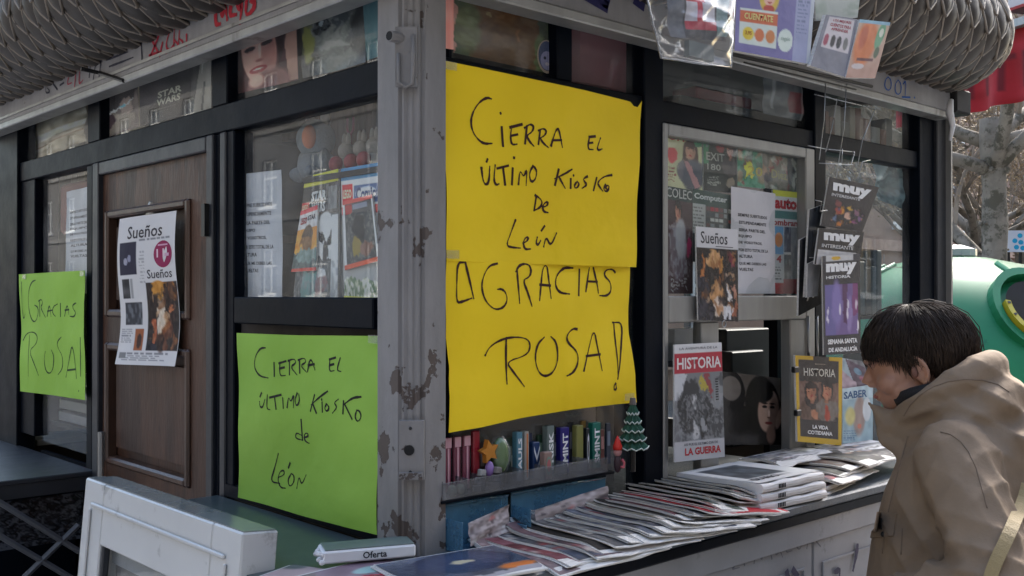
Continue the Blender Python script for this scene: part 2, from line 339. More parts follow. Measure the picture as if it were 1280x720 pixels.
class Sheet:
    def __init__(s, quad, bend=None, away=None, lift=0.0):
        s.q = [Vector(p) for p in quad]; s.bend = bend; s.lift = lift; s.off = Vector()
        n = (s.q[1]-s.q[0]).cross(s.q[3]-s.q[0]).normalized()
        c = sum(s.q, Vector())/4
        if n.dot((away if away is not None else CAM)-c) < 0: n = -n
        s.n = n; s.v = []; s.f = []; s.c = []
    def flatp(s, u, v): a, b, c, d = s.q; return (a*(1-u)+b*u)*(1-v)+(d*(1-u)+c*u)*v
    def P(s, u, v, h=0): return s.flatp(u, v)+s.n*(s.lift+h+(s.bend(u, v) if s.bend else 0))
    def inv(s, px, py):
        """pixel on the photo -> (u, v) on the flat sheet"""
        c = s.flatp(.5, .5)+s.off; d = ray(px, py); t = (c-CAM).dot(s.n)/d.dot(s.n); p = CAM+d*t
        u = v = .5
        for _ in range(8):
            e = p-s.off-s.flatp(u, v); du = (s.flatp(u+.01, v)-s.flatp(u-.01, v))/.02; dv = (s.flatp(u, v+.01)-s.flatp(u, v-.01))/.02
            a, b, g = du.dot(du), du.dot(dv), dv.dot(dv); x, y = e.dot(du), e.dot(dv); D = a*g-b*b
            u += (g*x-b*y)/D; v += (a*y-b*x)/D
        return u, v
    def _add(s, vs, fs, cols): b = len(s.v); s.v += vs; s.f += [tuple(b+i for i in f) for f in fs]; s.c += cols
    def grid(s, cv):
        nu, nv = cv.nu, cv.nv; C = lin(np.clip(cv.C, 0, 255))
        vs = []; cs = []
        for j in range(nv+1):
            for i in range(nu+1): vs.append(s.P(i/nu, j/nv)); cs.append(tuple(C[j, i]))
        s._add(vs, [(j*(nu+1)+i, j*(nu+1)+i+1, (j+1)*(nu+1)+i+1, (j+1)*(nu+1)+i) for j in range(nv) for i in range(nu)], cs); return s
    def text(s, t, x0, y0, x1, y1, col, bold=0, h=.0006, slant=0):
        v, f = text_mesh(t, bold); c = tuple(lin(col))
        vs = [s.P(x0+(x1-x0)*p[0]+slant*(p[1]-.5), y1-(y1-y0)*p[1], h) for p in v]
        s._add(vs, f, [c]*len(vs)); return s
    def poly(s, pts, col, h=.0004):
        s._add([s.P(u, v, h) for u, v in pts], [tuple(range(len(pts)))], [tuple(lin(col))]*len(pts)); return s
    def rect(s, x0, y0, x1, y1, col, h=.0004): return s.poly([(x0, y0), (x1, y0), (x1, y1), (x0, y1)], col, h)
    def disc(s, cx, cy, rx, ry, col, h=.0005, n=20): return s.poly([(cx+rx*math.cos(2*math.pi*k/n), cy+ry*math.sin(2*math.pi*k/n)) for k in range(n)], col, h)
    def stroke(s, pts, wd, col, h=.0006, wob=.34, smooth=2):
        """pen stroke; pts in sheet (u, v); wd is width in metres"""
        for _ in range(smooth if len(pts) > 2 else 0):
            q = [pts[0]]
            for a, b in zip(pts[:-1], pts[1:]): q += [(a[0]*.75+b[0]*.25, a[1]*.75+b[1]*.25), (a[0]*.25+b[0]*.75, a[1]*.25+b[1]*.75)]
            pts = q+[pts[-1]]
        P = [s.P(u, v, h) for u, v in pts]; vs = []
        for i, p in enumerate(P):
            t = P[min(i+1, len(P)-1)]-P[max(i-1, 0)]; t = t.normalized() if t.length > 1e-8 else Vector((0, 0, 1))
            b = t.cross(s.n).normalized()*(wd*.5*(1+wob*math.sin(i*.55+len(P))+.15*math.sin(i*2.3)))
            vs += [p+b, p-b]
        # a little longer than its end points, as a pen tip is
        t0 = (P[0]-P[1]).normalized()*wd*.4; t1 = (P[-1]-P[-2]).normalized()*wd*.4
        vs[0] += t0; vs[1] += t0; vs[-1] += t1; vs[-2] += t1
        s._add(vs, [(2*i, 2*i+1, 2*i+3, 2*i+2) for i in range(len(P)-1)], [tuple(lin(col))]*len(vs)); return s
    def build(s, name, m, parent=None, **k):
        me = bpy.data.meshes.new(name); me.from_pydata([tuple(v) for v in s.v], [], s.f); me.materials.append(m)
        at = me.color_attributes.new('Col', 'FLOAT_COLOR', 'POINT')
        at.data.foreach_set('color', np.hstack([np.array(s.c), np.ones((len(s.c), 1))]).astype(np.float32).ravel())
        me.polygons.foreach_set('use_smooth', [True]*len(me.polygons))
        o = bpy.data.objects.new(name, me); COL.objects.link(o)
        if parent is not None: o.parent = parent
        return tag(o, **k)
def qx(pts, x): return [hx(p[0], p[1], x) for p in pts]
def qy(pts, y): return [hy(p[0], p[1], y) for p in pts]
def fake_text(cv, x0, y0, x1, y1, rows, col, seed, dens=.8):
    """rows of words too small to read in the photograph"""
    rs = random.Random(seed); h = (y1-y0)/rows
    for i in range(rows):
        x = x0; end = x1-(x1-x0)*rs.uniform(0, .3)
        while x < end:
            wl = rs.uniform(.06, .16)*(x1-x0)*1.2; cv.rect(x, y0+i*h, min(x+wl, end), y0+i*h+h*.45, col, dens); x += wl+(x1-x0)*.035
def magazine(name, label, quad, cv, draw=None, thick=.004, group=None, cat='magazine', m='gloss', bend=None, away=None):
    """a magazine: printed front cover over a block of pages"""
    sh = Sheet(quad, bend=bend, away=away)
    base = (sh.q[3]+sh.q[2])/2
    r = root(name, label, cat, base, 0, group)
    sh.q = [p-base for p in sh.q]; sh.off = base
    sh.grid(cv)
    if draw: draw(sh)
    sh.build('front_cover', M[m], r)
    mb = MB(); b = []
    k = 8
    for h in (-.0006, -thick):
        for (u0, v0, u1, v1) in ((.004, .004, .996, .004), (.996, .004, .996, .996), (.996, .996, .004, .996), (.004, .996, .004, .004)):
            for i in range(k): b.append(sh.P(u0+(u1-u0)*i/k, v0+(v1-v0)*i/k, h))
    n = 4*k; mb.add(b, [(i, (i+1) % n, n+(i+1) % n, n+i) for i in range(n)])
    vs = [sh.P(i/k, j/k, -thick-.0002) for j in range(k+1) for i in range(k+1)]
    mb.add(vs, [(j*(k+1)+i, j*(k+1)+i+1, (j+1)*(k+1)+i+1, (j+1)*(k+1)+i) for j in range(k) for i in range(k)])
    mb.build('pages', M['pages'], r)
    return r
# ------------------------------------------------------------------ setting: ground, street behind the camera, street beyond
def ground():
    mb = MB(); mb.add([(-120, -120, GR), (160, -120, GR), (160, 160, GR), (-120, 160, GR)], [(0, 1, 2, 3)])
    m = mat('asphalt', (.05, .052, .056), .85, var=.25, vscale=3, bump=.4, bscale=90)
    mb.build('ground', m, kind='structure')
    # paved square under the kiosk: one sheet of slabs with recessed joints
    mb = MB(); rs = random.Random(3)
    for i in range(-9, 16):
        for j in range(-7, 14):
            z = .02+rs.uniform(-.0015, .0015); x, y = i*.6, j*.4
            mb.box(x+.004, x+.596, y+.004, y+.396, -.03, z)
    mb.build('paving_slabs', mat('granite_slab', (.21, .215, .225), .75, var=.2, vscale=9, bump=.3, bscale=140), kind='structure')
    mb = MB(); mb.box(-5.5, 9.7, -2.9, 5.7, GR-.05, .005); mb.build('pavement', mat('joint_mortar', (.12, .115, .11), .9, var=.2), kind='structure')
GZ = .02; GR = -.1
ground()
SEE = []
def facade(name, label, x0, x1, y, face, H, wallc, rows, cols, depth=6, group=None, z0=1.2, winw=1.1, winh=1.7, brick=False, axis='x'):
    """building whose front lies along x (axis x) or y, facing 'face' = +1 / -1 on the other axis"""
    r = root(name, label, 'building', ((x0+x1)/2, y, GR) if axis == 'x' else (y, (x0+x1)/2, GR), 0, group)
    wm = mat(name+'_wall', wallc, .85, var=.22, vscale=1.2, bump=.3, bscale=30, dirt=tuple(v*.6 for v in wallc), dscale=.8, dth=.6)
    tm = mat(name+'_trim', tuple(min(.7, v*1.5) for v in wallc), .8, var=.15)
    wf = flat(name+'_window_paint', (225, 225, 222)); gm = mat(name+'_pane', (.03, .035, .045), .08, var=.1, spec=.9)
    W = x1-x0; cx = r.location
    def B(mb, a0, a1, d0, d1, z0_, z1_):   # a: along, d: outward from the front
        if axis == 'x': mb.box(a0-cx.x, a1-cx.x, face*d0, face*d1, z0_, z1_)
        else: mb.box(face*d0, face*d1, a0-cx.y, a1-cx.y, z0_, z1_)
    mb = MB(); dx = W/cols; dz = (H-z0)/rows
    ww, wh = winw, winh
    # wall pieces around the openings
    for c in range(cols):
        a = x0+c*dx+(dx-ww)/2
        B(mb, x0+c*dx, a, -.35, 0, 0, H); B(mb, a+ww, x0+(c+1)*dx, -.35, 0, 0, H)
        for q in range(rows+1):
            zt = z0+(q-1)*dz+.45+wh if q else 0; zb = z0+q*dz+.45 if q < rows else H
            B(mb, a, a+ww, -.35, 0, zt, zb)
    B(mb, x0, x1, -depth, -.36, 0, H)
    mb.build('wall', wm, r)
    mb = MB()
    for q in range(rows+1): B(mb, x0-.05, x1+.05, .002, .09, z0+q*dz-.1, z0+q*dz+.12)
    B(mb, x0-.2, x1+.2, -.1, .45, H, H+.35); mb.build('cornice', tm, r)
    fm = MB(); pm = MB()
    B(fm, 0+cx.x*(axis == 'x')+cx.y*(axis != 'x')-ww/2, cx.x*(axis == 'x')+cx.y*(axis != 'x')+ww/2, -.16, -.1, 0, .08)
    c0 = cx.x if axis == 'x' else cx.y
    B(fm, c0-ww/2, c0+ww/2, -.16, -.1, wh-.08, wh); B(fm, c0-ww/2, c0-ww/2+.08, -.16, -.1, .081, wh-.081)
    B(fm, c0+ww/2-.08, c0+ww/2, -.16, -.1, .081, wh-.081); B(fm, c0-.04, c0+.04, -.158, -.102, .081, wh-.081); B(fm, c0-ww/2+.08, c0+ww/2-.08, -.157, -.104, wh*.6, wh*.6+.06)
    B(fm, c0-ww/2-.06, c0+ww/2+.06, -.1, .1, -.1, -.001)
    B(pm, c0-ww/2+.02, c0+ww/2-.02, -.145, -.135, .02, wh-.02)
    fo = fm.build('window', wf, r); po = pm.build('pane', gm, fo); first = True
    for c in range(cols):
        for q in range(rows):
            a = x0+c*dx+dx/2-c0; z = z0+q*dz+.45
            f = fo if first else fo.copy()
            if not first: COL.objects.link(f); g = po.copy(); COL.objects.link(g); g.parent = f
            f.location = (a, 0, z) if axis == 'x' else (0, a, z); first = False
    return r
# beyond the square, seen to the right of the kiosk
pB = hd(1240, 360, 21)
facade('brick_building', 'brown brick building with white casement windows behind the plane tree', pB.x-9, pB.x+12, pB.y+1.5, -1, 11, (.30, .20, .15), 5, 9, z0=.6, winw=.8, winh=1.25)
# across the street behind the camera: these are what the kiosk glass reflects
facade('apartment_block', 'cream apartment block across the street, mirrored in the kiosk glass', -17, 60, -13, 1, 15, (.17, .16, .145), 4, 24)
facade('stone_house', 'grey stone house at the side street, mirrored in the door side glass', -12.9, 60, -17.5, 1, 14, (.10, .098, .095), 4, 22, axis='y')

def bare_tree(name, label, base, h, r0, seed, group=None, fork=.45, spread=1.0, lean=(0, 0), limbs=5, twigs=3, leafc=0):
    rs = random.Random(seed); r = root(name, label, 'tree', base, 0, group)
    bark = mat(name+'_bark', (.23, .205, .165), .85, var=.35, vscale=5, bump=.6, bscale=25, dirt=(.10, .09, .065), dscale=6, dth=.5)
    tr = MB(); pts = []; rr = []
    for i in range(14):
        t = i/13; pts.append(Vector((lean[0]*t+.05*math.sin(t*5+seed), lean[1]*t+.04*math.cos(t*4), h*fork*t*1.15))); rr.append(r0*(1.25-.35*min(1, t*6) - .12*t)*(1+.06*math.sin(i*2.3)))
    tr.tube(pts, rr, 14)
    for _ in range(40):
        t = rs.random(); a = rs.uniform(0, 6.3); p = pts[int(t*12)]; tr.ell(p+Vector((math.cos(a), math.sin(a), 0))*r0*.86, r0*rs.uniform(.08, .28), 8, 5)
    cr = MB(); top = pts[-1]
    def limb(p, d, L, rad, lev):
        P = [p.copy()]; q = p.copy(); dd = d.normalized(); n = 6
        for i in range(n):
            dd = (dd+Vector((rs.uniform(-1, 1), rs.uniform(-1, 1), rs.uniform(-.4, .9)))*(.22 if lev else .18)).normalized(); q = q+dd*L/n; P.append(q.copy())
        (tr if lev == 0 else cr).tube(P, [max(.004, rad*(1-.5*i/n)) for i in range(n+1)], 9 if lev == 0 else 5)
        if lev == 0: tr.ell(P[-1], rad*.95, 8, 6)
        if lev < twigs:
            for _ in range([9, 7, 5][min(lev, 2)]):
                b = P[rs.randint(2, n)]; limb(b, dd+Vector((rs.uniform(-1, 1), rs.uniform(-1, 1), rs.uniform(-.6, .9))), L*rs.uniform(.35, .6), rad*.42, lev+1)
        elif leafc:
            for _ in range(leafc):
                b = P[rs.randint(1, n)]+Vector((rs.uniform(-1, 1), rs.uniform(-1, 1), rs.uniform(-1, 1)))*.12
                u = Vector((rs.uniform(-1, 1), rs.uniform(-1, 1), rs.uniform(-1, 1))).normalized()*.05; v2 = u.orthogonal()*.8
                lf.add([b, b+u*.5+v2*.4, b+u, b+u*.5-v2*.4], [(0, 1, 2, 3)])
    lf = MB()
    for i in range(limbs):
        a = 2*math.pi*i/limbs+rs.uniform(-.3, .3); z = rs.uniform(.55, 1)
        p = pts[int(13*z)]; limb(p, Vector((math.cos(a)*spread, math.sin(a)*spread, rs.uniform(.25, .8))), h*.32, r0*.5, 0)
    tr.build('trunk', bark, r, smooth=True)
    cr.build('crown', mat(name+'_twigs', (.28, .24, .19), .85, var=.4, vscale=3), r)
    if leafc: lf.build('dry_leaves', mat(name+'_leaf', (.30, .22, .12), .8, var=.4, vscale=6), r)
    return r
pT = hd(1237, 367, 10.5); bare_tree('plane_tree', 'bare plane tree with mottled pale trunk and knobbly branches beyond the recycling bin', (pT.x, pT.y, GR), 6.6, .15, 5, limbs=7, fork=.46, twigs=3, leafc=3)
for k, (px, dd, hh, sd_) in enumerate(((1215, 15, 8, 11), (1275, 16.5, 8, 12))):
    p = hd(px, 367, dd)
    bare_tree('plane_tree', ['slimmer bare plane tree farther off, behind the left branches of the near one', 'bare plane tree at the right, in front of the brick building'][k], (p.x, p.y, GR), hh, .13, sd_, limbs=7, fork=.3, twigs=3, leafc=4)
for k, (x, y) in enumerate(((-4.5, -8.5), (2.5, -8.0))):
    bare_tree('street_tree', ['bare street tree across the road on the left, mirrored in the glass', 'bare street tree across the road on the right, mirrored in the glass'][k], (x, y, GR), 8, .17, 30+k, limbs=7, fork=.38, twigs=2)

# low slatted wall with a notice, beyond the bin
def slat_fence():
    a = hd(1150, 330, 13); b = hd(1330, 330, 12.2); d = (b-a); d.z = 0; L = d.length; d.normalize(); nrm = Vector((-d.y, d.x, 0))
    r = root('slat_fence', 'brown horizontal slat fence low behind the recycling bin', 'fence', (a.x, a.y, GR)); m = mat('fence_board', (.10, .06, .045), .7, var=.3, vscale=6)
    for i in range(11):
        mb = MB(); mb.obox((0, 0, .25+i*.165), d*L, nrm*.04, (0, 0, .145)); mb.build('slat', m, r)
    for i in range(5):
        mb = MB(); mb.obox(d*(L*i/4)+nrm*.041, d*.09, nrm*.08, (0, 0, 2.1)); mb.build('fence_post', m, r)
slat_fence()
def notice():
    a = hd(1258, 288, 11.9); c = hd(1283, 315, 11.9); w_ = RT*((c-a).dot(RT)); hgt = a.z-c.z
    base = Vector((a.x, a.y, 0))+w_*.5
    r = root('notice_board', 'pale blue notice with bright blue dots on posts beyond the bin', 'sign', base)
    q = [Vector((a.x, a.y, a.z))-base, Vector((a.x, a.y, a.z))+w_-base, Vector((a.x, a.y, a.z-hgt))+w_-base, Vector((a.x, a.y, a.z-hgt))-base]
    sh = Sheet(q, away=CAM-base); cv = Canvas(20, 22, (205, 218, 235)); sh.grid(cv)
    for u, v in ((.68, .24), (.42, .48), (.72, .55), (.5, .78), (.82, .82)): sh.disc(u, v, .13, .11, (40, 165, 215))
    sh.build('printed_sheet', M['print'], r)
    mb = MB(); n = sh.n; mb.obox(q[3]-n*.03, q[2]-q[3], n*.027, q[0]-q[3]); mb.build('board', M['white_alu'], r)
    for u in (.2, .8):
        p = q[3]+(q[2]-q[3])*u-n*.05; mb = MB(); mb.tube([(p.x, p.y, 0), (p.x, p.y, q[0].z)], .02, 8); mb.build('board_post', M['dark_metal'], r)
notice()

# red awning of the next stall
def awning():
    d0 = 6.4; a = hd(1150, 155, d0); y_far = 2.6
    p0 = hd(1120, 162, 6.9); p1 = hd(1330, 148, 5.6); u = (p1-p0); u.z = 0; L = u.length; u.normalize(); nrm = Vector((u.y, -u.x, 0))
    if nrm.dot(CAM-p0) < 0: nrm = -nrm
    base = Vector((p0.x, p0.y, 0)); zb = p0.z
    r = root('market_stall', 'neighbouring stall with red fabric awning and dark roof behind the kiosk corner', 'stall', base)
    zt = zb+.42
    cv = Canvas(60, 24, (150, 18, 26)); cv.noise(16, 3, 9)
    rs = random.Random(8); 
    for x in np.arange(.05, 1, .105): cv.rect(x, .30, x+.035, .82, (88, 12, 20), .8); cv.rect(x, .3, x+.075, .40, (88, 12, 20), .8)
    q = [Vector((0, 0, zt)), u*L+Vector((0, 0, zt)), u*L+Vector((0, 0, zb)), Vector((0, 0, zb))]
    sh = Sheet(q, away=CAM-base, bend=lambda a_, b_: .03*math.sin(a_*31)*b_+.015*math.sin(a_*11)); sh.grid(cv); sh.build('awning_valance', M['print'], r)
    mb = MB(); red = flat('awning_red', (165, 25, 34), .7)
    n = 20; vs = []
    for i in range(n+1):
        for j in range(6): vs.append(u*(L*i/n)-nrm*(1.5*j/5)+Vector((0, 0, zt+.42*j/5-.04*math.sin(j*.63))))
    mb.add(vs, [(i*6+j, i*6+j+1, (i+1)*6+j+1, (i+1)*6+j) for i in range(n) for j in range(5)]); mb.build('awning_top', red, r, smooth=True)
    mb = MB(); mb.obox(Vector((0, 0, zt-.0))+nrm*.01, u*L, nrm*.05, (0, 0, .045)); mb.build('awning_rail', M['alu'], r)
    mb = MB(); mb.obox(Vector((0, 0, zt+.45))-nrm*1.6, u*L, nrm*.9, (0, 0, .22)); mb.build('roof_edge', mat('stall_roof', (.03, .03, .035), .5), r)
    mb = MB(); mb.obox(Vector((0, 0, zt+.22))-nrm*.28, u*L, nrm*.05, (0, 0, .06)); mb.build('light_strip', M['white_alu'], r)
    for t in (.0, .5, 1):
        mb = MB(); mb.tube([u*(L*t)-nrm*1.4, u*(L*t)-nrm*1.4+Vector((0, 0, zt+.5))], .03, 8); mb.build('stall_post', M['dark_metal'], r)
awning()

# recycling bin
def igloo():
    c = hd(1192, 367, 4.75); H = 1.6+47/FPX*4.75-GZ
    r = root('recycling_bin', 'large green dome shaped glass recycling bin behind the kiosk', 'recycling bin', (c.x, c.y, GZ))
    g = mat('bin_fibreglass', (.018, .21, .088), .42, var=.3, vscale=1.5, spec=.35, dirt=(.010, .10, .055), dscale=2, dth=.6)
    prof = [(.60, 0), (.70, .02), (.78, .25), (.83, .55), (.84, .85), (.80, 1.12), (.71, 1.36), (.60, 1.52), (.47, 1.635), (.30, 1.715), (.14, 1.75), (.001, 1.76)]
    prof = [(a, b*H/1.76) for a, b in prof]
    mb = MB(); mb.lathe(prof, n=64); mb.build('shell', g, r, smooth=True)
    # moulded ribs
    for k in range(8):
        a = 2*math.pi*k/8+.25; pts = [Vector((math.cos(a)*(p*1.005), math.sin(a)*(p*1.005), z)) for p, z in prof[1:-2]]
        mb = MB(); mb.tube(pts, .016, 6); mb.build('rib', g, r, smooth=True)
    mb = MB(); mb.lathe([(.07, H-.03), (.1, H), (.1, H+.03), (.04, H+.05)], n=16); mb.build('lifting_cap', M['white_alu'], r)
    # mouth: white hood ring, black rubber, yellow ring with dark lettering
    dcam = (CAM-Vector((c.x, c.y, 0))); base_a = math.atan2(dcam.y, dcam.x)
    for off in (R_(31), R_(31)+math.pi):
        a = base_a+off; rr, zz = .585, 1.50*H/1.76
        pos = Vector((math.cos(a)*rr, math.sin(a)*rr, zz)); nn = Vector((math.cos(a)*.8, math.sin(a)*.8, .6)).normalized()
        Mx = nn.to_track_quat('Z', 'Y').to_matrix()
        def ring(r0, r1, z0, z1, name, m):
            q = MB(); n = 36; vs = []
            for z, ra in ((z0, r0), (z1, r0), (z1, r1), (z0, r1)):
                for k in range(n): vs.append(pos+Mx @ Vector((ra*math.cos(2*math.pi*k/n), ra*1.15*math.sin(2*math.pi*k/n), z)))
            q.add(vs, [(i*n+k, i*n+(k+1) % n, ((i+1) % 4)*n+(k+1) % n, ((i+1) % 4)*n+k) for i in range(4) for k in range(n)]); return q.build(name, m, r)
        ring(.155, .185, -.04, .04, 'mouth_hood', g)
        q = MB(); n = 18; vs = []
        for z, ra in ((-.05, .128), (.062, .128), (.062, .150), (-.05, .150)):
            for k in range(n+1): t = R_(-190+175*k/n); vs.append(pos+Mx @ Vector((ra*math.cos(t), ra*1.15*math.sin(t), z)))
        q.add(vs, [(i*(n+1)+k, i*(n+1)+k+1, ((i+1) % 4)*(n+1)+k+1, ((i+1) % 4)*(n+1)+k) for i in range(4) for k in range(n)]+[(0, n+1, 2*n+2, 3*n+3), (n, 2*n+1, 3*n+2, 4*n+3)]); q.build('mouth_ring', flat('bin_ring', (190, 176, 44)), r)
        for k in range(9):
            t = R_(-185+165*k/8); q = MB(); p = pos+Mx @ Vector((.139*math.cos(t), .139*1.15*math.sin(t), .0645)); e1 = Mx @ Vector((math.cos(t), math.sin(t), 0))*.012; e2 = Mx @ Vector((-math.sin(t), math.cos(t), 0))*.010
            q.obox(p-e1*.5-e2*.5, e1, e2, nn*.002); q.build('ring_letter', M['black'], r)
        q = MB(); q.add([pos+Mx @ Vector((.128*math.cos(2*math.pi*k/36), .147*math.sin(2*math.pi*k/36), .03)) for k in range(36)], [tuple(range(36))]); q.build('mouth_flap', M['rubber'], r)
igloo()

# ------------------------------------------------------------------ the kiosk
K = root('newspaper_kiosk', 'old grey street kiosk with scalloped roof edge, glass sides and wooden door', 'kiosk', (0, 0, GZ))
def kp(mb, name, m, smooth=False, parent=None, **k):
    """part of the kiosk, shape given in world coordinates"""
    if parent is None: mb.v = [(a, b, c-GZ) for a, b, c in mb.v]; return mb.build(name, m, K, smooth=smooth, **k)
    mb.v = [(a, b, c-GZ) for a, b, c in mb.v]; return mb.build(name, m, parent, smooth=smooth, **k)
XE, YE = 2.245, 2.62            # far ends of the two sides
ZC = 1.115                      # counter top
ZT0, ZT1 = 1.99, 2.057          # bar under the top lights
ZS0, ZS1 = 1.53, 1.592          # sill bar
ZF0, ZF1 = 2.166, 2.268         # fascia board
# corner post: extruded section with a sunk ridge track on the corner
prof = [(.085, .10), (0, .10), (-.001, .034), (.006, .030), (.006, .026), (.000, .0235), (.002, .020), (.009, .018), (.010, .0135), (.0135, .010),
        (.018, .009), (.020, .002), (.0235, .0), (.026, .006), (.030, .006), (.036, -.001), (.085, 0)]
mb = MB(); mb.prism(prof, 2, GZ, 2.30); kp(mb, 'corner_post', M['post'])
# rail hardware on the post
def on_corner(px, py, out=0):   # point on the 45 degree plane through the post corner
    d = ray(px, py); n = Vector((-1, -1, 0)).normalized(); o = n*(-.012+out); t = (o-CAM).dot(n)/d.dot(n); return CAM+d*t
NC = Vector((-1, -1, 0)).normalized(); TC = Vector((1, -1, 0)).normalized(); ZZ = Vector((0, 0, 1))
mb = MB(); c = on_corner(515, 562); mb.obox(c-TC*.023-ZZ*.054+NC*-.004, TC*.046, NC*.012, ZZ*.108); lp = kp(mb, 'lock_plate', M['post'])
mb = MB(); mb.tube([c-TC*.004+NC*.006, c-TC*.004+NC*.0100], .0095, 14); kp(mb, 'keyhole', M['rubber'], parent=lp)
for dz in (.040, -.040): mb = MB(); mb.ell(c+ZZ*dz+NC*.008-TC*.002, .0032, 8, 6); kp(mb, 'screw', M['dark_metal'], parent=lp)
mb = MB(); mb.obox(c-TC*.021-ZZ*.052+NC*.0081, TC*.042, NC*.010, ZZ*.012); kp(mb, 'plate_lip', M['post'], parent=lp)
c = on_corner(508, 75); mb = MB(); mb.obox(c-TC*.020-ZZ*.05+NC*-.002, TC*.040, NC*.008, ZZ*.11); bp_ = kp(mb, 'bracket', M['post'])
c2 = on_corner(497, 48); mb = MB(); mb.tube([c2-NC*.0+TC*.006, c2+NC*.020-TC*.012], .0105, 12); kp(mb, 'bracket_tube', M['post'], parent=bp_, smooth=False)
mb = MB(); mb.tube([c2+NC*.0202-TC*.0121, c2+NC*.0207-TC*.0125], .0085, 12); kp(mb, 'tube_hole', M['rubber'], parent=bp_)
mb = MB(); mb.tube([c+TC*.013+ZZ*.045+NC*.008, c+TC*.014+ZZ*0+NC*.014, c+TC*.012-ZZ*.045+NC*.010, c-ZZ*.052+NC*.010, c-TC*.013-ZZ*.042+NC*.010, c-TC*.013+ZZ*.01+NC*.012], .0035, 6); kp(mb, 'bracket_loop', M['post'], parent=bp_, smooth=True)

# left side framing (plane x = .03); y positions read at eye level
def lbar(px0, px1, z0, z1, name='mullion', m='frame', x0=.03, x1=.085, bev=.003):
    a, b = YL(px0, x0), YL(px1, x0); mb = MB(); mb.box(x0, x1, min(a, b), max(a, b), z0, z1, bev); return kp(mb, name, M[m])
def fbar(px0, px1, z0, z1, name='mullion', m='frame', y0=.03, y1=.085, bev=.003):
    a, b = XF(px0, y0), XF(px1, y0); mb = MB(); mb.box(min(a, b), max(a, b), y0, y1, z0, z1, bev); return kp(mb, name, M[m])
lbar(-14, 21, GZ, 2.30, 'end_post', x0=.022)
mb = MB(); mb.tube([hx(8, 250, .012), hx(8, 250, .012)*1], .001, 4)
yb0, yb1 = YL(21), .1005
mb = MB(); mb.box(.0315, .083, yb1, yb0, ZT0, ZT1, .003); kp(mb, 'transom_bar', M['frame'])
lbar(22, 43, ZC, ZT0, 'window_stile', x0=.036)
lbar(108, 115, GZ, 1.989, 'door_jamb', x0=.033); lbar(115, 122, GZ, 1.989, 'door_jamb', 'jamb', x0=.024)
lbar(109, 124, ZT1, 2.30, 'mullion', x0=.034)
lbar(257, 265, GZ, 1.989, 'door_jamb', 'jamb', x0=.024); lbar(265, 274, GZ, 1.989, 'door_jamb', x0=.034); lbar(274, 281, GZ, 1.989, 'door_jamb', 'jamb', x0=.027); lbar(281, 292, ZC, 1.989, 'mullion', x0=.032)
lbar(264, 283, ZT1, 2.30, 'mullion', x0=.0335)
a, b = YL(258), YL(122); mb = MB(); mb.box(.0262, .06, b, a, 1.952, 1.989, .003); kp(mb, 'door_head', M['jamb'])
lbar(292, 466, ZS0, ZS1, 'sill_bar', x0=.020, x1=.09)
mb = MB(); mb.box(.028, .05, .1005, YL(281), ZC+.001, ZC+.03); kp(mb, 'bottom_rail', M['frame'])
# left side wall below the window, behind the green notice
mb = MB(); mb.box(.052, .066, .1005, YL(281), .5, ZS0-.001); kp(mb, 'lower_panel', M['inner'])
mb = MB(); mb.box(.052, .066, YL(43), YL(108), GZ, 1.07); kp(mb, 'lower_panel', M['frame'])
for a, b in ((22, 108), (124, 264), (283, 466)):
    mb = MB(); mb.box(.058, .062, YL(b), YL(a), ZT1, 2.30); kp(mb, 'top_light_pane', M['glass'])
for a, b, z0 in ((43, 108, 1.10), (292, 466, ZS1)):
    mb = MB(); mb.box(.058, .062, YL(b), YL(a), z0, ZT0); kp(mb, 'window_pane', M['glass'])
# front framing (plane y = .03)
mb = MB(); mb.box(.0855, XE, .0315, .083, ZT0+.014, ZT1, .003); kp(mb, 'transom_bar', M['frame'])
fbar(560, 566, ZC, 2.30, 'mullion', y0=.034)
fbar(697, 716, ZT1, 2.30, 'mullion', y0=.036)
fbar(806, 830, ZC, 2.30, 'mullion', y0=.024)
fbar(1019, 1033, ZC, 2.30, 'mullion', y0=.026)
fbar(1150, 1172, GZ, 2.30, 'end_post', y0=.024); fbar(1172, 1186, GZ, 2.29, 'end_post', 'jamb', y0=.012)
mb = MB(); x = XF(1188, .0); mb.box(x-.006, x+.004, -.006, .02, 1.2, 2.30); kp(mb, 'weather_strip', M['alu'])
for a, b in ((566, 697), (716, 806), (830, 1019), (1033, 1150)):
    mb = MB(); mb.box(XF(a), XF(b), .058, .062, ZT1, 2.30); kp(mb, 'top_light_pane', M['glass'])
for a, b in ((566, 806), (1033, 1150)):
    mb = MB(); mb.box(XF(a), XF(b), .058, .062, ZC, ZT0+.014); kp(mb, 'window_pane', M['glass'])
# serving hatch window in its pale frame
zh = ZT0+.012
fbar(830, 836, ZC, zh, 'hatch_frame', 'alu', y0=.020, y1=.055); fbar(1008, 1019, ZC, zh, 'hatch_frame', 'alu', y0=.020, y1=.055)
fbar(836, 1008, zh-.028, zh, 'hatch_frame', 'alu', y0=.0205, y1=.055)
fbar(836, 1008, ZS0, ZS1+.002, 'hatch_frame', 'alu', y0=.0205, y1=.055)
fbar(877, 899, ZC, ZS0, 'hatch_frame', 'alu', y0=.026, y1=.055); fbar(988, 1008, ZC, ZS0, 'hatch_frame', 'alu', y0=.024, y1=.055)
mb = MB(); mb.box(XF(836), XF(1008), .042, .046, ZS1, zh-.028); kp(mb, 'window_pane', M['glass'])
mb = MB(); mb.box(XF(836), XF(877), .042, .046, ZC, ZS0); kp(mb, 'window_pane', M['glass'])
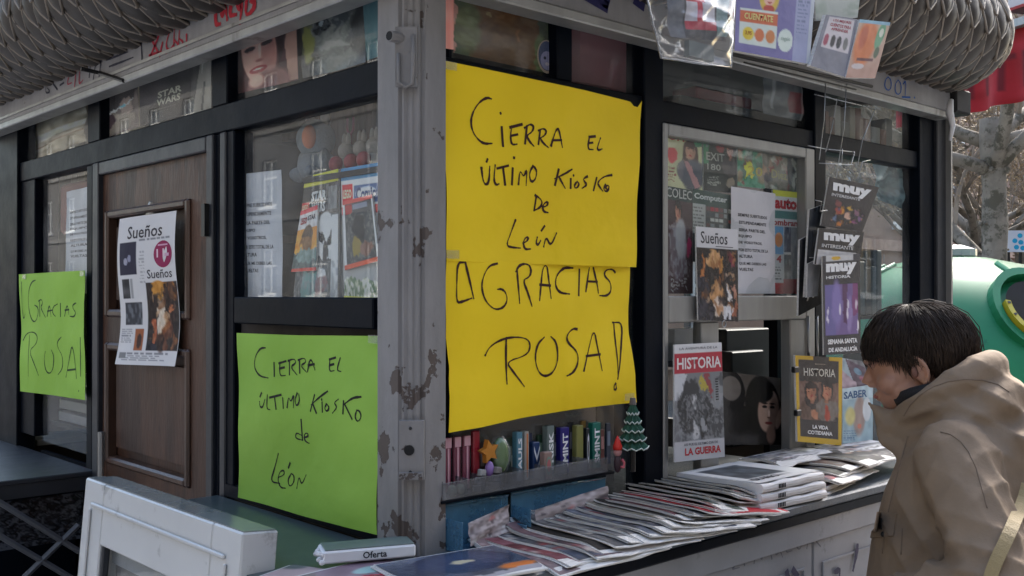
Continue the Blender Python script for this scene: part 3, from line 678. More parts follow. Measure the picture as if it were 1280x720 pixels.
# right and back sides
mb = MB(); mb.box(XE-.055, XE-.051, .086, 2.5, 1.1, 2.30); kp(mb, 'window_pane', M['glass'])
for y in (.62, 1.25, 1.9, 2.5):
    mb = MB(); mb.box(XE-.08, XE-.02, y, y+.06, GZ, 2.30); kp(mb, 'mullion', M['frame'])
mb = MB(); mb.box(XE-.07, XE-.03, .086, YE, GZ, 1.09); kp(mb, 'lower_panel', M['inner'])
mb = MB(); mb.box(.03, XE, YE-.04, YE, GZ, 2.30); kp(mb, 'back_wall', M['inner'])
mb = MB(); mb.box(.067, XE-.071, .086, YE-.041, GZ+.001, GZ+.03); kp(mb, 'floor', M['inner'])
mb = MB(); mb.box(.0, XE, .0, YE, 2.30, 2.33); kp(mb, 'ceiling', M['inner'])
mb = MB(); mb.box(1.30, 1.34, .5, 1.9, GZ+.03, 2.299); kp(mb, 'inner_partition', M['inner'])
# slatted blind behind the left windows
for i in range(9):
    y = YL(292)-.02+i*.03-.18; mb = MB(); mb.box(.30, .312, y+.02, y+.048, 1.55, 2.25); kp(mb, 'blind_slat', M['curtain'])
for i in range(12):
    y = YL(108)+.02+i*.065; mb = MB(); mb.box(.22, .232, y, y+.06, 1.6, 2.28); kp(mb, 'blind_slat', flat('cream_blind', (196, 180, 150)))
# interior shelf edges
for z in (1.35, 1.75, 2.05):
    mb = MB(); mb.box(.42, 1.28, 1.0, 1.18, z, z+.02); kp(mb, 'inner_shelf', M['curtain'])

# door
def door():
    y1, y0 = YL(123), YL(257); zt, zb = 1.951, GZ+.02; d = MB(); x = .040
    P = lambda a, b: hx(a, b, x)
    pa = (P(134, 262).y, P(239, 262).y); zu1 = P(134, 262).z-.005; zu0 = P(137, 396).z; zl1 = zu0-.075; zl0 = P(134, 578).z
    yo1, yo0 = pa
    # stiles and rails
    D = MB(); D.box(x, x+.04, yo1, y1, zb, zt, .002); Do = kp(D, 'door', M['wood'])
    for (a, b, c, e) in ((y0, yo0, zb, zt), (yo0, yo1, zu1, zt), (yo0, yo1, zl1, zu0), (yo0, yo1, zb, zl0)):
        q = MB(); q.box(x+(.0005 if b-a > .2 else 0), x+.0395, a, b, c, e); kp(q, 'door_rail', M['wood'], parent=Do)
    for (z0, z1) in ((zu0, zu1), (zl0, zl1)):
        q = MB(); q.box(x+.024, x+.032, yo0, yo1, z0, z1); kp(q, 'door_panel', M['wood'], parent=Do)
        wv = .022
        for (a, b, c, e) in ((yo0, yo0+wv, z0, z1), (yo1-wv, yo1, z0, z1), (yo0+wv, yo1-wv, z1-wv, z1), (yo0+wv, yo1-wv, z0, z0+wv)):
            q = MB(); q.box(x-.010, x+.026, a, b, c, e, .006); kp(q, 'door_moulding', M['wood_light'], parent=Do)
            sh = .020
        q = MB(); q.box(x+.008, x+.026, yo0+.05, yo1-.05, z0+.05, z1-.05, .010); kp(q, 'raised_field', M['wood'], parent=Do)
    q = MB(); p = hx(126, 540, .02); q.tube([p, p+Vector((0, 0, -.16))], .009, 8); kp(q, 'door_handle', M['alu'], parent=Do)
    q = MB(); p = hx(257, 275, .018); q.box(.012, .03, p.y-.006, p.y+.012, p.z-.04, p.z+.04); kp(q, 'hinge', M['dark_metal'], parent=Do)
    return Do
door()

# fascia board with mouldings; roof roll with scales
mb = MB(); mb.box(-.030, .0, -.03, YE, ZF0+.022, ZF1); mb.box(-.030, 2.155, -.0301, -.0, ZF0+.022, ZF1-.0005); kp(mb, 'fascia_board', M['fascia'])
mb = MB(); mb.box(-.034, .02, -.034, YE+.001, ZF0, ZF0+.0215, .003); mb.box(-.0345, 2.157, -.0345, .02, ZF0-.001, ZF0+.0211, .003); kp(mb, 'fascia_moulding', M['alu'])
mb = MB(); mb.box(-.0335, -.031, .1, YE, ZF0+.034, ZF0+.042); kp(mb, 'fascia_moulding', M['alu'])
x = hy(1192, 120, -.02).x; mb = MB(); mb.box(2.158, x+.065, -.05, .04, ZF0+.02, ZF0+.10, .006); kp(mb, 'corner_bracket', M['rubber'])
mb = MB(); p = hx(124, 91, -.034); q = hx(155, 101, -.034); mb.tube([p+Vector((-.05, 0, 0.004)), p, q], .006, 6); kp(mb, 'hook', M['black'])
p = hy(1187, 128, -.06); mb = MB(); mb.tube([p+Vector((.01, 0, .01)), p+Vector((0, 0, -.03)), p+Vector((.012, -.004, -.075)), p+Vector((.004, 0, -.12))], [.008, .012, .009, .005], 6); kp(mb, 'tape_tie', M['paper'], smooth=True)
# roof roll
RA, RLOW, RUP, ZC0 = .200, .150, .200, ZF1+.146
INS, R0 = .05, .078
X0, X1, Y0, Y1 = INS, 2.065, INS, 2.55
segs = [('l', (X0, Y1), (X0, Y0), (-1, 0)), ('a', (X0, Y0), math.pi, math.pi*1.5), ('l', (X0, Y0), (X1, Y0), (0, -1)), ('a', (X1, Y0), math.pi*1.5, math.pi*2), ('l', (X1, Y0), (X1, Y1), (1, 0))]
ARC = (R0+RA*.8)*math.pi/2
lens = [(Y1-Y0), ARC, (X1-X0), ARC, (Y1-Y0)]; TOT = sum(lens)
def roll(s, th, out=0):
    """point and outward normal on the roll at path length s and profile angle th"""
    i = 0
    while i < 4 and s > lens[i]: s -= lens[i]; i += 1
    t = s/lens[i]; g = segs[i]
    if g[0] == 'l': bx = g[1][0]+(g[2][0]-g[1][0])*t; by = g[1][1]+(g[2][1]-g[1][1])*t; nx, ny = g[3]
    else: a = g[2]+(g[3]-g[2])*t; bx, by = g[1]; nx, ny = math.cos(a), math.sin(a)
    rr = R0+(RA+out)*math.cos(th)
    return Vector((bx+nx*rr, by+ny*rr, ZC0+((RLOW if th < 0 else RUP)+out)*math.sin(th)))
def roof():
    nS, nT = 150, 14; mb = MB(); vs = [roll(TOT*i/nS, -math.pi/2+math.pi*j/nT, -.006) for i in range(nS+1) for j in range(nT+1)]
    mb.add(vs, [(i*(nT+1)+j, i*(nT+1)+j+1, (i+1)*(nT+1)+j+1, (i+1)*(nT+1)+j) for i in range(nS) for j in range(nT)])
    mb.box(0, 2.25, 0, 2.6, ZF1-.001, ZC0+RUP-.02); mb.box(.16, 1.75, .16, 2.6, ZC0+RUP-.0201, ZC0+RUP+.45); ro = kp(mb, 'roof_edge', M['roofback'], smooth=False)
    cw = .094; ncol = round(TOT/cw); cw = TOT/ncol; dth = .064/.18; rows = int(math.pi/dth)
    hl = .058/.18*1.28
    items = []
    for r in range(rows):
        th = -math.pi/2+dth*(r+.85)
        for c in range(ncol):
            s = (c+(.5 if r % 2 else 0))*cw
            if s > TOT-cw*.5 or s < cw*.5: continue
            ctr = roll(s, th); px, py, z = proj(ctr)
            items.append((-30 < px < 1310 and -30 < py < 400 and z > .2, z, s, th, r, c))
    items.sort(key=lambda q: (not q[0], q[1]))
    stuff = MB(); rs = random.Random(2)
    for k, (vis, z, s, th, r, c) in enumerate(items):
        ctr = roll(s, th); ctl = Vector((ctr.x, ctr.y, ctr.z-GZ))
        single = k < 300 and vis
        q = MB() if single else stuff
        jit = rs.uniform(-.002, .003); tw = rs.uniform(-.12, .12)
        # outline: shield with a rounded point at the bottom
        nu_, nv_ = (6, 6) if vis else (4, 3)
        def wid(v): return .53*(1-.10*v) if v < .30 else .51*(1-((v-.30)/.71)**1.9)**.75+.006
        vs = []
        for j in range(nv_+1):
            v = j/nv_
            for i in range(nu_+1):
                u = i/nu_*2-1; hw = wid(v)
                lift = .002+.013*v+.009*(1-u*u)*math.sin(math.pi*min(1, v*.85+.10))+jit*v
                vs.append(roll(s+u*hw*cw+tw*v*.02, th+hl-2.05*hl*v, lift))
        W = nu_+1; fs = [(j*W+i, j*W+i+1, (j+1)*W+i+1, (j+1)*W+i) for j in range(nv_) for i in range(nu_)]
        off = Vector((0, 0, GZ)) if not single else ctr
        vs = [v_-(ctr if single else Vector()) for v_ in vs]
        q.cm = 0; q.add(vs, fs)
        # rolled lighter rim along the free edge
        edge = [j*W for j in range(1, nv_+1)]+[nv_*W+i for i in range(1, nu_)]+[j*W+nu_ for j in range(nv_, 0, -1)]
        q.cm = 1; rim = [vs[e] for e in edge]; q.tube(rim, .0042, 5, cap=False)
        if single:
            o = q.build('scale', [M['scale'], M['rim']], ro, smooth=True); o.location = ctl
    stuff.v = [(a, b, c_-GZ) for a, b, c_ in stuff.v]
    stuff.build('far_scales', [M['scale'], M['rim']], ro, smooth=True, kind='stuff')
roof()

# counter that wraps round the corner, its edge strip and the cabinet beneath
LY = -.223; LX = -.27
yl = .80
mb = MB(); mb.box(LX, XE-.02, LY, .0233, ZC-.022, ZC, .004); kp(mb, 'counter_top', M['counter'])
mb = MB(); mb.box(LX, .027, .0236, yl, ZC-.022, ZC-.001, .004); kp(mb, 'counter_top', M['ledge'])
mb = MB(); mb.box(LX+.006, XE-.026, LY+.004, LY+.03, ZC-.046, ZC-.0225, .003); kp(mb, 'counter_edge_strip', M['frame'])
mb = MB(); mb.box(LX+.01, XE-.03, LY+.012, LY+.05, ZC-.10, ZC-.047, .002); kp(mb, 'counter_apron', M['panel'])
mb = MB(); mb.box(LX+.012, LX+.05, LY+.06, yl-.01, ZC-.10, ZC-.0225); kp(mb, 'counter_apron', M['panel'])
xs = [LX+.02, .18, .60, 1.035, 1.40, 1.80, XE-.04]
for a, b in zip(xs[:-1], xs[1:]):
    mb = MB(); mb.box(a+.003, b-.003, LY+.020, LY+.045, GZ+.1, ZC-.1005, .003); cp = kp(mb, 'cabinet_panel', M['panel'])
    # embossed rectangle
    for (p, q, r1, r2) in ((a+.04, b-.04, ZC-.16, ZC-.155), (a+.04, b-.04, .30, .305), (a+.04, a+.045, .305, ZC-.16), (b-.045, b-.04, .305, ZC-.16)):
        mb = MB(); mb.box(p, q, LY+.016, LY+.021, r1, r2); kp(mb, 'embossed_line', M['panel'], parent=cp)
mb = MB(); mb.box(LX+.02, XE-.04, LY+.05, .0, GZ, ZC-.105); kp(mb, 'cabinet_core', M['roofback'])
mb = MB(); mb.box(LX+.02, .02, .001, yl-.02, GZ, ZC-.105); kp(mb, 'cabinet_core', M['roofback'])
# shelf beyond the door on the left side
mb = MB(); mb.box(-.26, .0355, 1.60, 2.6, 1.055, 1.07, .003); kp(mb, 'side_shelf', M['jamb'])
mb = MB(); mb.box(-.255, .03, 1.605, 1.62, 1.015, 1.0545); kp(mb, 'shelf_apron', M['jamb'])
def bars():
    for a, b in (((-10, 664), (110, 735)), ((30, 722), (98, 656)), ((-5, 625), (100, 690))):
        p = hy(a[0], a[1], 1.60); q = hy(b[0], b[1], 1.60); mb = MB(); mb.tube([p, q], .009, 6); kp(mb, 'shelf_brace', M['brace'])
bars()
mb = MB(); mb.box(-.25, .03, 1.75, 2.5, .55, 1.0); kp(mb, 'dark_drawer', M['frame'])
sh = Sheet([Vector((-.24, 1.66, 1.0)), Vector((.02, 1.66, 1.0)), Vector((.02, 1.66, .86)), Vector((-.24, 1.66, .86))]); cv = Canvas(60, 40, (26, 28, 32)); cv.noise(90, 3, 30, (96, 100, 108)); cv.warp(.08, 9, 2); sh.grid(cv); sh.v = [Vector((p.x, p.y, p.z-GZ)) for p in sh.v]; sh.build('patterned_panel', M['gloss'], K)
# graffiti and marks, paint on the kiosk itself
def graff(sheet, strokes, wd, col, name='graffiti_mark'):
    for s_ in strokes:
        q = Sheet(sheet.q); q.stroke([q.inv(*p) for p in s_], wd, col); q.v = [Vector((p.x, p.y, p.z-GZ)) for p in q.v]; q.build(name, M['print'], K)
def kiosk_sheet(quad): sh = Sheet(quad); return sh
def sc(reg, k, pts): return [(reg[0]+x/k, reg[1]+y/k) for x, y in pts]
gs = kiosk_sheet([Vector((-.0308, 2.4, ZF1)), Vector((-.0308, .2, ZF1)), Vector((-.0308, .2, ZF0)), Vector((-.0308, 2.4, ZF0))])
c1 = lambda *p: sc((0, 0), 3.0, p)
graff(gs, [c1((560,130),(600,210)), c1((600,125),(565,210)), c1((610,160),(600,200),(625,200)), c1((640,110),(620,170),(635,195),(655,160)), c1((655,100),(650,190),(672,170),(655,150)), c1((675,95),(668,185),(692,160),(672,145)), c1((700,130),(700,170)), c1((560,208),(600,196),(620,200))], .0062, (165, 40, 58))
graff(gs, [c1((262,275),(250,320),(270,310)), c1((285,265),(280,325)), c1((300,262),(295,320),(312,300))], .005, (150, 50, 70))
graff(gs, [c1((175,315),(170,350),(190,345),(178,330)), c1((200,315),(215,335)), c1((225,320),(240,310)), c1((340,240),(335,290)), c1((360,235),(350,300)), c1((380,225),(372,290)), c1((400,225),(440,210),(480,195)), c1((410,250),(450,235),(500,215)), c1((530,145),(533,235))], .005, (45, 45, 60))
c2_ = lambda *p: sc((240, 0), 3.0, p)
graff(gs, [c2_((90,15),(88,95),(105,90)), c2_((105,10),(112,75),(125,10),(132,72)), c2_((150,5),(140,60),(165,55)), c2_((165,5),(175,40),(190,5),(180,85)), c2_((205,0),(200,60),(225,45),(240,10),(220,5))], .012, (170, 35, 50))
gf = kiosk_sheet([Vector((0, -.0308, ZF1)), Vector((2.15, -.0308, ZF1)), Vector((2.15, -.0308, ZF0)), Vector((0, -.0308, ZF0))])
c3 = lambda *p: sc((1000, 0), 4.0, p)
graff(gf, [c3((440,385),(425,400),(422,435),(440,455),(455,440),(455,400),(440,385)), c3((490,400),(475,420),(475,460),(490,475),(505,460),(505,420),(490,400)), c3((515,420),(530,400),(525,485)), c3((510,485),(550,487)), c3((570,486),(573,490))], .0042, (30, 80, 150))
graff(gf, [[(730, -8), (757, 8)], [(745, -8), (758, 4)], [(795, 0), (803, 6)]], .02, (35, 35, 80))
gc = kiosk_sheet([Vector((.1, LY+.0155, ZC-.1)), Vector((1.5, LY+.0155, ZC-.1)), Vector((1.5, LY+.0155, .6)), Vector((.1, LY+.0155, .6))])
c4 = lambda *p: sc((780, 530), 3.79, p)
graff(gc, [c4((435,655),(425,695)), c4((455,650),(445,690)), c4((480,640),(470,680)), c4((500,660),(520,640),(530,670),(505,690),(545,680)), c4((560,630),(570,670)), c4((620,620),(615,660)), c4((640,610),(650,650),(665,600)), c4((690,600),(700,640)), c4((720,590),(715,625),(740,600),(750,630)), c4((770,575),(765,610),(795,600)), c4((810,570),(830,600),(845,560)), c4((870,560),(865,590)), c4((900,545),(930,580)), c4((940,540),(980,500))], .003, (95, 98, 106))
graff(gc, [c4((1105,575),(1100,620),(1085,690)), c4((770,700),(775,720)), c4((800,690),(820,720)), c4((1000,700),(1020,690),(1020,715))], .012, (60, 58, 78))
# ------------------------------------------------------------------ handwritten notices
def wavy(a, s, t=0): return lambda u, v: a*(math.sin(u*5.1+s)*math.sin(v*4.3+s*1.7)+.4*math.sin(v*11+s*3+u*3)+.22*(1-2*abs(math.sin(u*6+v*3+s)))**3+.22*math.exp(-((u-.5-.1*math.sin(s))/.012)**2))+t
YQ = ((555, 76), (803, 126), (791, 334), (556, 326)); YQ2 = ((556, 324), (789, 331), (796, 503), (558, 541))
r = root('yellow_notice', 'big yellow card notice in two joined sheets thanking Rosa, left of the serving hatch', 'notice', (.35, .02, GZ))
def ext(quad, plane, f): return [f(a, b, plane) for a, b in quad]
def outline_sheet(quad, yplane, f, outline, col, bend, name, strokes, wd, ink, parent, curl=None, base=None, nz=5):
    """card cut by its own outline; strokes are pen lines"""
    base = base or parent.location
    sh = Sheet([p-base for p in ext(quad, yplane, f)], bend=bend, away=CAM-base, lift=0); sh.off = base
    n = 44; top, right, bot, left = outline
    def edge(e, t):
        for (t0, a), (t1, b) in zip(e[:-1], e[1:]):
            if t <= t1: return a+(b-a)*(t-t0)/(t1-t0)
        return e[-1][1]
    cv = Canvas(n, n, col); cv.noise(nz, 3, 6)
    C = lin(np.clip(cv.C, 0, 255)); vs = []; cs = []
    for j in range(n+1):
        for i in range(n+1):
            u, v = i/n, j/n
            uu = u+(1-u)*edge(left, v)*1.0+u*edge(right, v); vv = v+(1-v)*edge(top, u)+v*edge(bot, u)
            vs.append(sh.P(uu, vv)); cs.append(tuple(C[j, i]))
    sh._add(vs, [(j*(n+1)+i, j*(n+1)+i+1, (j+1)*(n+1)+i+1, (j+1)*(n+1)+i) for j in range(n) for i in range(n)], cs)
    for k, s_ in enumerate(strokes): sh.stroke([sh.inv(*p) for p in s_], wd*(1+.12*math.sin(k*2.1)), ink)
    return sh.build(name, M['print'], parent)
Z0 = [(0, 0), (1, 0)]
A = lambda *p: sc((560, 110), 3.43, p)
SY1 = [A((178,48),(160,42),(130,60),(105,100),(95,145),(105,190),(130,225),(155,240),(185,238)), A((226,168),(231,250)), A((219,107),(221,112)),
 A((268,165),(262,205),(266,245),(288,242)), A((260,170),(310,157)), A((266,206),(292,200)),
 A((330,165),(322,240)), A((320,172),(345,155),(360,168),(350,192),(328,205),(340,230),(358,250)),
 A((386,180),(378,243)), A((378,184),(400,174),(414,188),(402,208),(384,216),(398,238),(418,256)),
 A((430,250),(444,205),(455,178),(465,178),(480,255)), A((440,226),(477,225)),
 A((600,210),(590,264),(615,265)), A((598,211),(627,208)), A((596,238),(615,235)), A((650,215),(632,262),(642,268),(655,262)),
 A((138,342),(142,395),(153,418),(168,405),(173,338)), A((165,305),(160,318)), A((196,332),(188,395),(198,418),(210,412)), A((228,340),(237,416)), A((203,346),(251,334)),
 A((269,345),(266,415)), A((275,298),(275,302)), A((294,415),(299,350),(316,386),(329,343),(326,418)), A((355,335),(340,360),(340,390),(350,405),(366,392),(370,360),(360,340),(352,336)),
 A((464,350),(451,417)), A((522,350),(485,372),(448,390)), A((466,382),(480,405),(494,430)), A((518,390),(520,430)), A((529,374),(530,378)),
 A((547,402),(536,415),(538,430),(549,428),(556,412),(547,402)), A((590,380),(572,390),(578,402),(590,416),(570,430)), A((630,385),(618,440)), A((695,374),(660,380),(632,406),(644,426),(657,442)),
 A((668,415),(660,432),(668,445),(681,440),(684,420),(674,418),(668,430),(676,434)),
 A((374,465),(369,525)), A((368,460),(392,474),(402,492),(395,512),(368,526)), A((403,512),(424,505),(427,490),(414,490),(404,508),(410,530),(430,534)),
 A((290,565),(270,625),(250,676),(280,684),(313,686)), A((325,666),(343,656),(350,641),(336,640),(326,662),(332,692),(357,690)), A((388,640),(382,665),(391,674),(402,655)), A((419,591),(405,612)), A((415,680),(426,635),(444,680),(470,622))]
B = lambda *p: sc((550, 300), 3.6, p)
SY2 = [B((105,100),(72,100),(72,190),(70,283),(95,278),(137,262)), B((106,98),(128,180),(146,262)),
 B((252,106),(215,115),(190,160),(180,215),(200,280),(240,315),(280,305),(298,270),(290,235),(270,220),(253,222)),
 B((344,138),(348,200),(352,283)), B((338,142),(352,116),(378,106),(402,112),(411,140),(400,168),(370,180),(390,235),(408,296)),
 B((444,272),(455,190),(466,120),(486,113),(490,170),(496,262)), B((448,201),(497,205)), B((603,126),(560,124),(527,160),(518,205),(535,238),(578,243)), B((632,132),(620,250)),
 B((653,232),(666,170),(676,126)), B((694,124),(702,180),(708,237)), B((662,186),(706,188)), B((787,146),(775,130),(745,135),(736,160),(765,188),(766,232),(745,252),(715,250)),
 B((298,440),(303,560),(303,646)), B((208,520),(225,480),(280,445),(345,435),(395,445),(408,480),(390,520),(302,548),(330,590),(375,658)),
 B((465,438),(435,470),(425,540),(440,600),(470,615),(505,590),(525,530),(520,460),(495,435)), B((610,401),(590,398),(562,430),(565,460),(610,500),(612,550),(590,595),(560,610)),
 B((635,589),(660,490),(688,395),(702,490),(718,586)), B((648,522),(712,514)), B((774,371),(823,371),(806,500),(790,624)), B((780,375),(787,500),(791,622)), B((782,645),(774,655),(777,675),(787,670),(784,655))]
outline_sheet(YQ2, .0185, hy, (Z0, [(0, -.01), (.15, -.022), (.3, -.03), (.5, -.035), (.8, -.012), (1, 0)], [(0, 0), (.15, 0), (.35, -.02), (.6, -.022), (.85, -.012), (1, 0)], [(0, .0), (.45, .0), (.62, .02), (.8, .02), (1, .005)]),
   (236, 202, 22), wavy(.005, 1.1, .002), 'lower_sheet', SY2, .0042, (52, 20, 20), r)
outline_sheet(YQ, .0165, hy, ([(0, 0), (.4, .008), (.7, .012), (.93, .018), (.965, .05), (.99, .035), (1, 0)], [(0, 0), (.05, .0), (.3, .0), (.6, -.004), (.8, .0), (1, .003)], Z0, Z0),
   (236, 202, 22), wavy(.005, 2.3, .0035), 'upper_sheet', SY1, .0042, (52, 20, 20), r)
G = lambda *p: sc((290, 400), 2.574, p)
SG1 = [G((117,89),(100,90),(82,118),(78,152),(95,180),(124,186)), G((143,137),(144,180)), G((162,135),(160,180),(178,178)), G((158,139),(180,132)), G((160,156),(175,152)),
 G((190,130),(190,176)), G((186,131),(205,124),(211,138),(192,150),(213,176)), G((220,128),(221,170)), G((216,129),(235,121),(241,136),(222,146),(242,168)), G((245,166),(253,118),(266,160)), G((247,146),(264,142)),
 G((312,125),(310,166),(327,163)), G((310,127),(330,121)), G((311,146),(325,142)), G((345,122),(334,162),(349,166)),
 G((97,262),(98,278),(108,282),(115,255)), G((103,234),(98,246)), G((123,240),(120,285),(131,288)), G((145,246),(150,286)), G((130,249),(166,240)), G((171,250),(173,283)), G((185,281),(189,245),(197,265),(206,235),(204,281)),
 G((215,235),(208,258),(214,278),(223,262),(220,238)), G((269,240),(258,293)), G((310,229),(285,248),(260,272)), G((264,268),(277,299)), G((294,264),(296,296)), G((292,254),(293,257)), G((308,270),(302,284),(310,295),(318,282),(309,270)), G((345,255),(331,266),(343,280),(328,299)),
 G((363,260),(361,301)), G((418,247),(390,250),(363,272)), G((366,270),(390,319)), G((405,290),(398,312),(408,329),(420,312),(414,292),(404,290)),
 G((228,320),(231,386)), G((229,371),(211,361),(207,380),(230,386)), G((236,378),(252,374),(249,362),(237,367),(238,388),(253,396)),
 G((148,430),(133,478),(119,521),(151,526)), G((145,507),(166,499),(165,483),(150,488),(143,515),(154,540),(172,541)), G((190,495),(178,515),(186,538),(201,522),(200,500),(190,494)), G((186,460),(180,476)), G((211,541),(217,500),(227,532),(242,498))]
r = root('green_notice', 'larger lime green card notice with four handwritten lines, below the toy magazines', 'notice', (.02, .5, GZ))
outline_sheet(((299, 416), (473, 420), (475, 668), (299, 622)), .018, hx, ([(0, 0), (.5, .006), (1, 0)], [(0, 0), (.5, -.003), (1, 0)], [(0, 0), (.5, .005), (1, 0)], [(0, 0), (.5, .008), (1, -.008)]), (140, 182, 70), wavy(.0045, .5, .003), 'card', SG1, .0037, (24, 26, 20), r, nz=7)
H_ = lambda *p: sc((10, 320), 4.0, p)
SG2 = [H_((72,130),(73,220),(74,300),(79,315),(86,290)), H_((146,121),(125,130),(108,180),(105,260),(118,320),(140,332),(156,292),(156,256),(138,246)), H_((165,230),(165,302)), H_((160,226),(176,215),(183,238),(168,256),(196,306)),
 H_((205,302),(216,235),(226,302)), H_((206,276),(231,271)), H_((256,240),(236,255),(232,285),(247,301)), H_((270,238),(271,302)), H_((290,301),(301,235),(309,292)), H_((291,271),(309,268)), H_((341,235),(325,245),(328,265),(342,282),(335,305),(315,301)),
 H_((110,395),(109,500),(108,600)), H_((78,422),(95,385),(130,378),(156,400),(150,440),(112,472),(135,530),(156,596)), H_((195,478),(186,520),(190,575),(208,590),(226,565),(236,500),(226,470)), H_((276,405),(255,430),(258,460),(278,500),(275,560),(250,592)),
 H_((290,606),(312,510),(331,430),(346,612)), H_((300,571),(343,566)), H_((368,408),(368,600)), H_((362,672),(362,676))]
r = root('green_notice', 'small lime green card with two words of thanks, left of the wooden door', 'notice', (.02, 2.1, GZ))
outline_sheet(((24, 343), (107, 338), (109, 500), (27, 489)), .018, hx, (Z0, [(0, 0), (.25, -.03), (.5, -.02), (1, 0)], Z0, [(0, 0), (.5, .015), (1, 0)]), (142, 186, 68), wavy(.004, 2, .003), 'card', SG2, .0042, (50, 75, 35), r, nz=7)

# ------------------------------------------------------------------ printed sheets taped up
def typed(cv): return cv
def letter_sheet(name, label, quad, f, plane, bend, lines_, seed, n=(24, 60), parent=None):
    base = sum(ext(quad, plane, f), Vector())/4; base.z = min(p.z for p in ext(quad, plane, f))
    sh = Sheet([p-base for p in ext(quad, plane, f)], bend=bend, away=CAM-base); sh.off = base
    cv = Canvas(*n, (203, 203, 208)); cv.noise(5, seed, 4); sh.grid(cv)
    for (t, x0, x1, y) in lines_: sh.text(t, x0, y, x1, y+.030, (50, 50, 58), .02)
    o = sh.build(name, M['print'], label=label, cat='notice', group=None); o.location = base; return o
words = ['SIEMPRE SUERTUDOS', 'ESTUPENDAMENTE', 'SERIA PARTE DEL', 'EQUIPO', 'DE VOSOTROS,', 'POR ESTO TOTAL DE LA', 'ALTURA', 'QUE ME DEBEIS LAS', 'VUELTAS']
LT = [(words[0], .14, .80, .24), (words[1], .17, .78, .31), (words[2], .17, .76, .38), (words[3], .17, .45, .44), (words[4], .17, .68, .50), (words[5], .17, .82, .57), (words[6], .17, .46, .63), (words[7], .17, .78, .70), (words[8], .17, .48, .755)]
letter_sheet('typed_notice', 'tall white typed sheet behind the left window, beside the toy magazines', ((293, 219), (351, 212), (354, 376), (297, 374)), hx, .0665, wavy(.002, .3), LT, 4).rotation_euler = (0, 0, 0)
letter_sheet('typed_notice', 'white typed sheet at the far left window, above the small green card', ((84, 240), (110, 233), (110, 345), (81, 345)), hx, .066, wavy(.002, .8), [(a, b*1.2, 1.0, d) for a, b, c, d in LT], 5)
letter_sheet('typed_notice', 'white typed sheet inside the serving hatch window, between two magazines', ((914, 233), (969, 242), (969, 367), (914, 367)), hy, .0415, wavy(.0015, 1.6), LT, 6)

def duck(): pass
# long newspaper page hanging on the door
def door_page():
    q = ext(((153, 274), (219, 263), (217, 458), (147, 455)), .012, hx); base = sum(q, Vector())/4
    def bend(u, v): return .012*math.sin(v*6.0+.5)*(.4+.6*v)+.006*math.sin(u*4+1)
    sh = Sheet([p-base for p in q], bend=bend, away=CAM-base); sh.off = base
    cv = Canvas(70, 150, (205, 203, 202))
    cv.rect(.05, .17, .36, .39, (34, 30, 52)); cv.ell(.17, .30, .035, .025, (150, 150, 165)); cv.ell(.24, .28, .03, .025, (140, 140, 160))
    cv.rect(.08, .42, .22, .55, (60, 58, 60)); cv.noise(30, 5, 20, box=(.08, .42, .22, .55)); cv.rect(.24, .42, .28, .55, (150, 150, 150))
    cv.rect(.10, .58, .40, .73, (50, 50, 56)); cv.noise(40, 7, 30, (120, 125, 130), (.10, .58, .40, .73))
    cv.rect(.30, .76, .44, .90, (150, 84, 46)); cv.ell(.37, .84, .04, .05, (60, 34, 26)); 
    cv.rect(.50, .45, .99, .90, (44, 32, 26)); cv.ell(.68, .49, .12, .05, (190, 130, 50)); cv.ell(.88, .5, .08, .04, (150, 95, 40)); cv.ell(.72, .68, .05, .14, (205, 190, 170)); cv.ell(.86, .62, .06, .05, (190, 120, 80)); cv.ell(.62, .8, .06, .08, (170, 90, 55)); cv.ell(.84, .8, .06, .09, (100, 60, 40)); cv.rect(.50, .86, .66, .90, (30, 26, 34))
    cv.blobs(22, 5, [(120, 74, 40), (30, 26, 26), (190, 150, 110), (60, 36, 26), (160, 96, 50)], (.52, .46, .97, .86), (.02, .06), .7); cv.warp(.06, 9, 3, (.50, .45, .99, .90)); cv.noise(22, 8, 40, box=(.50, .45, .99, .90))
    fake_text(cv, .04, .755, .27, .86, 7, (120, 120, 125), 3); fake_text(cv, .1, .92, .9, .98, 4, (110, 110, 115), 4); cv.rect(.05, .915, .18, .96, (120, 120, 120))
    fake_text(cv, .41, .16, .95, .18, 1, (110, 110, 115), 8); fake_text(cv, .40, .24, .50, .46, 10, (150, 150, 150), 9)
    sh.grid(cv)
    sh.text('Sueños', .2, .065, .78, .15, (58, 54, 58), .012); sh.text('Sueños', .53, .365, .93, .425, (60, 56, 60), .01)
    sh.disc(.80, .27, .15, .088, (140, 24, 74), n=28); sh.text('11', .70, .235, .82, .29, (215, 190, 200), .01, h=.0009); sh.rect(.83, .265, .90, .285, (200, 160, 180), .0009); sh.rect(.72, .205, .88, .215, (200, 150, 175), .0009)
    o = sh.build('newspaper_page', M['print'], label='long curling white newspaper page with photographs, hung on the wooden door', cat='newspaper page'); o.location = base
    p = hx(188, 267, .0395); mb = MB(); mb.ell((0, 0, 0), (.004, .03, .035), 10, 8); o = mb.build('tape_patch', M['glass_clear'], label='clear tape patch holding the top of the newspaper page on the door', cat='tape'); o.location = p
door_page()

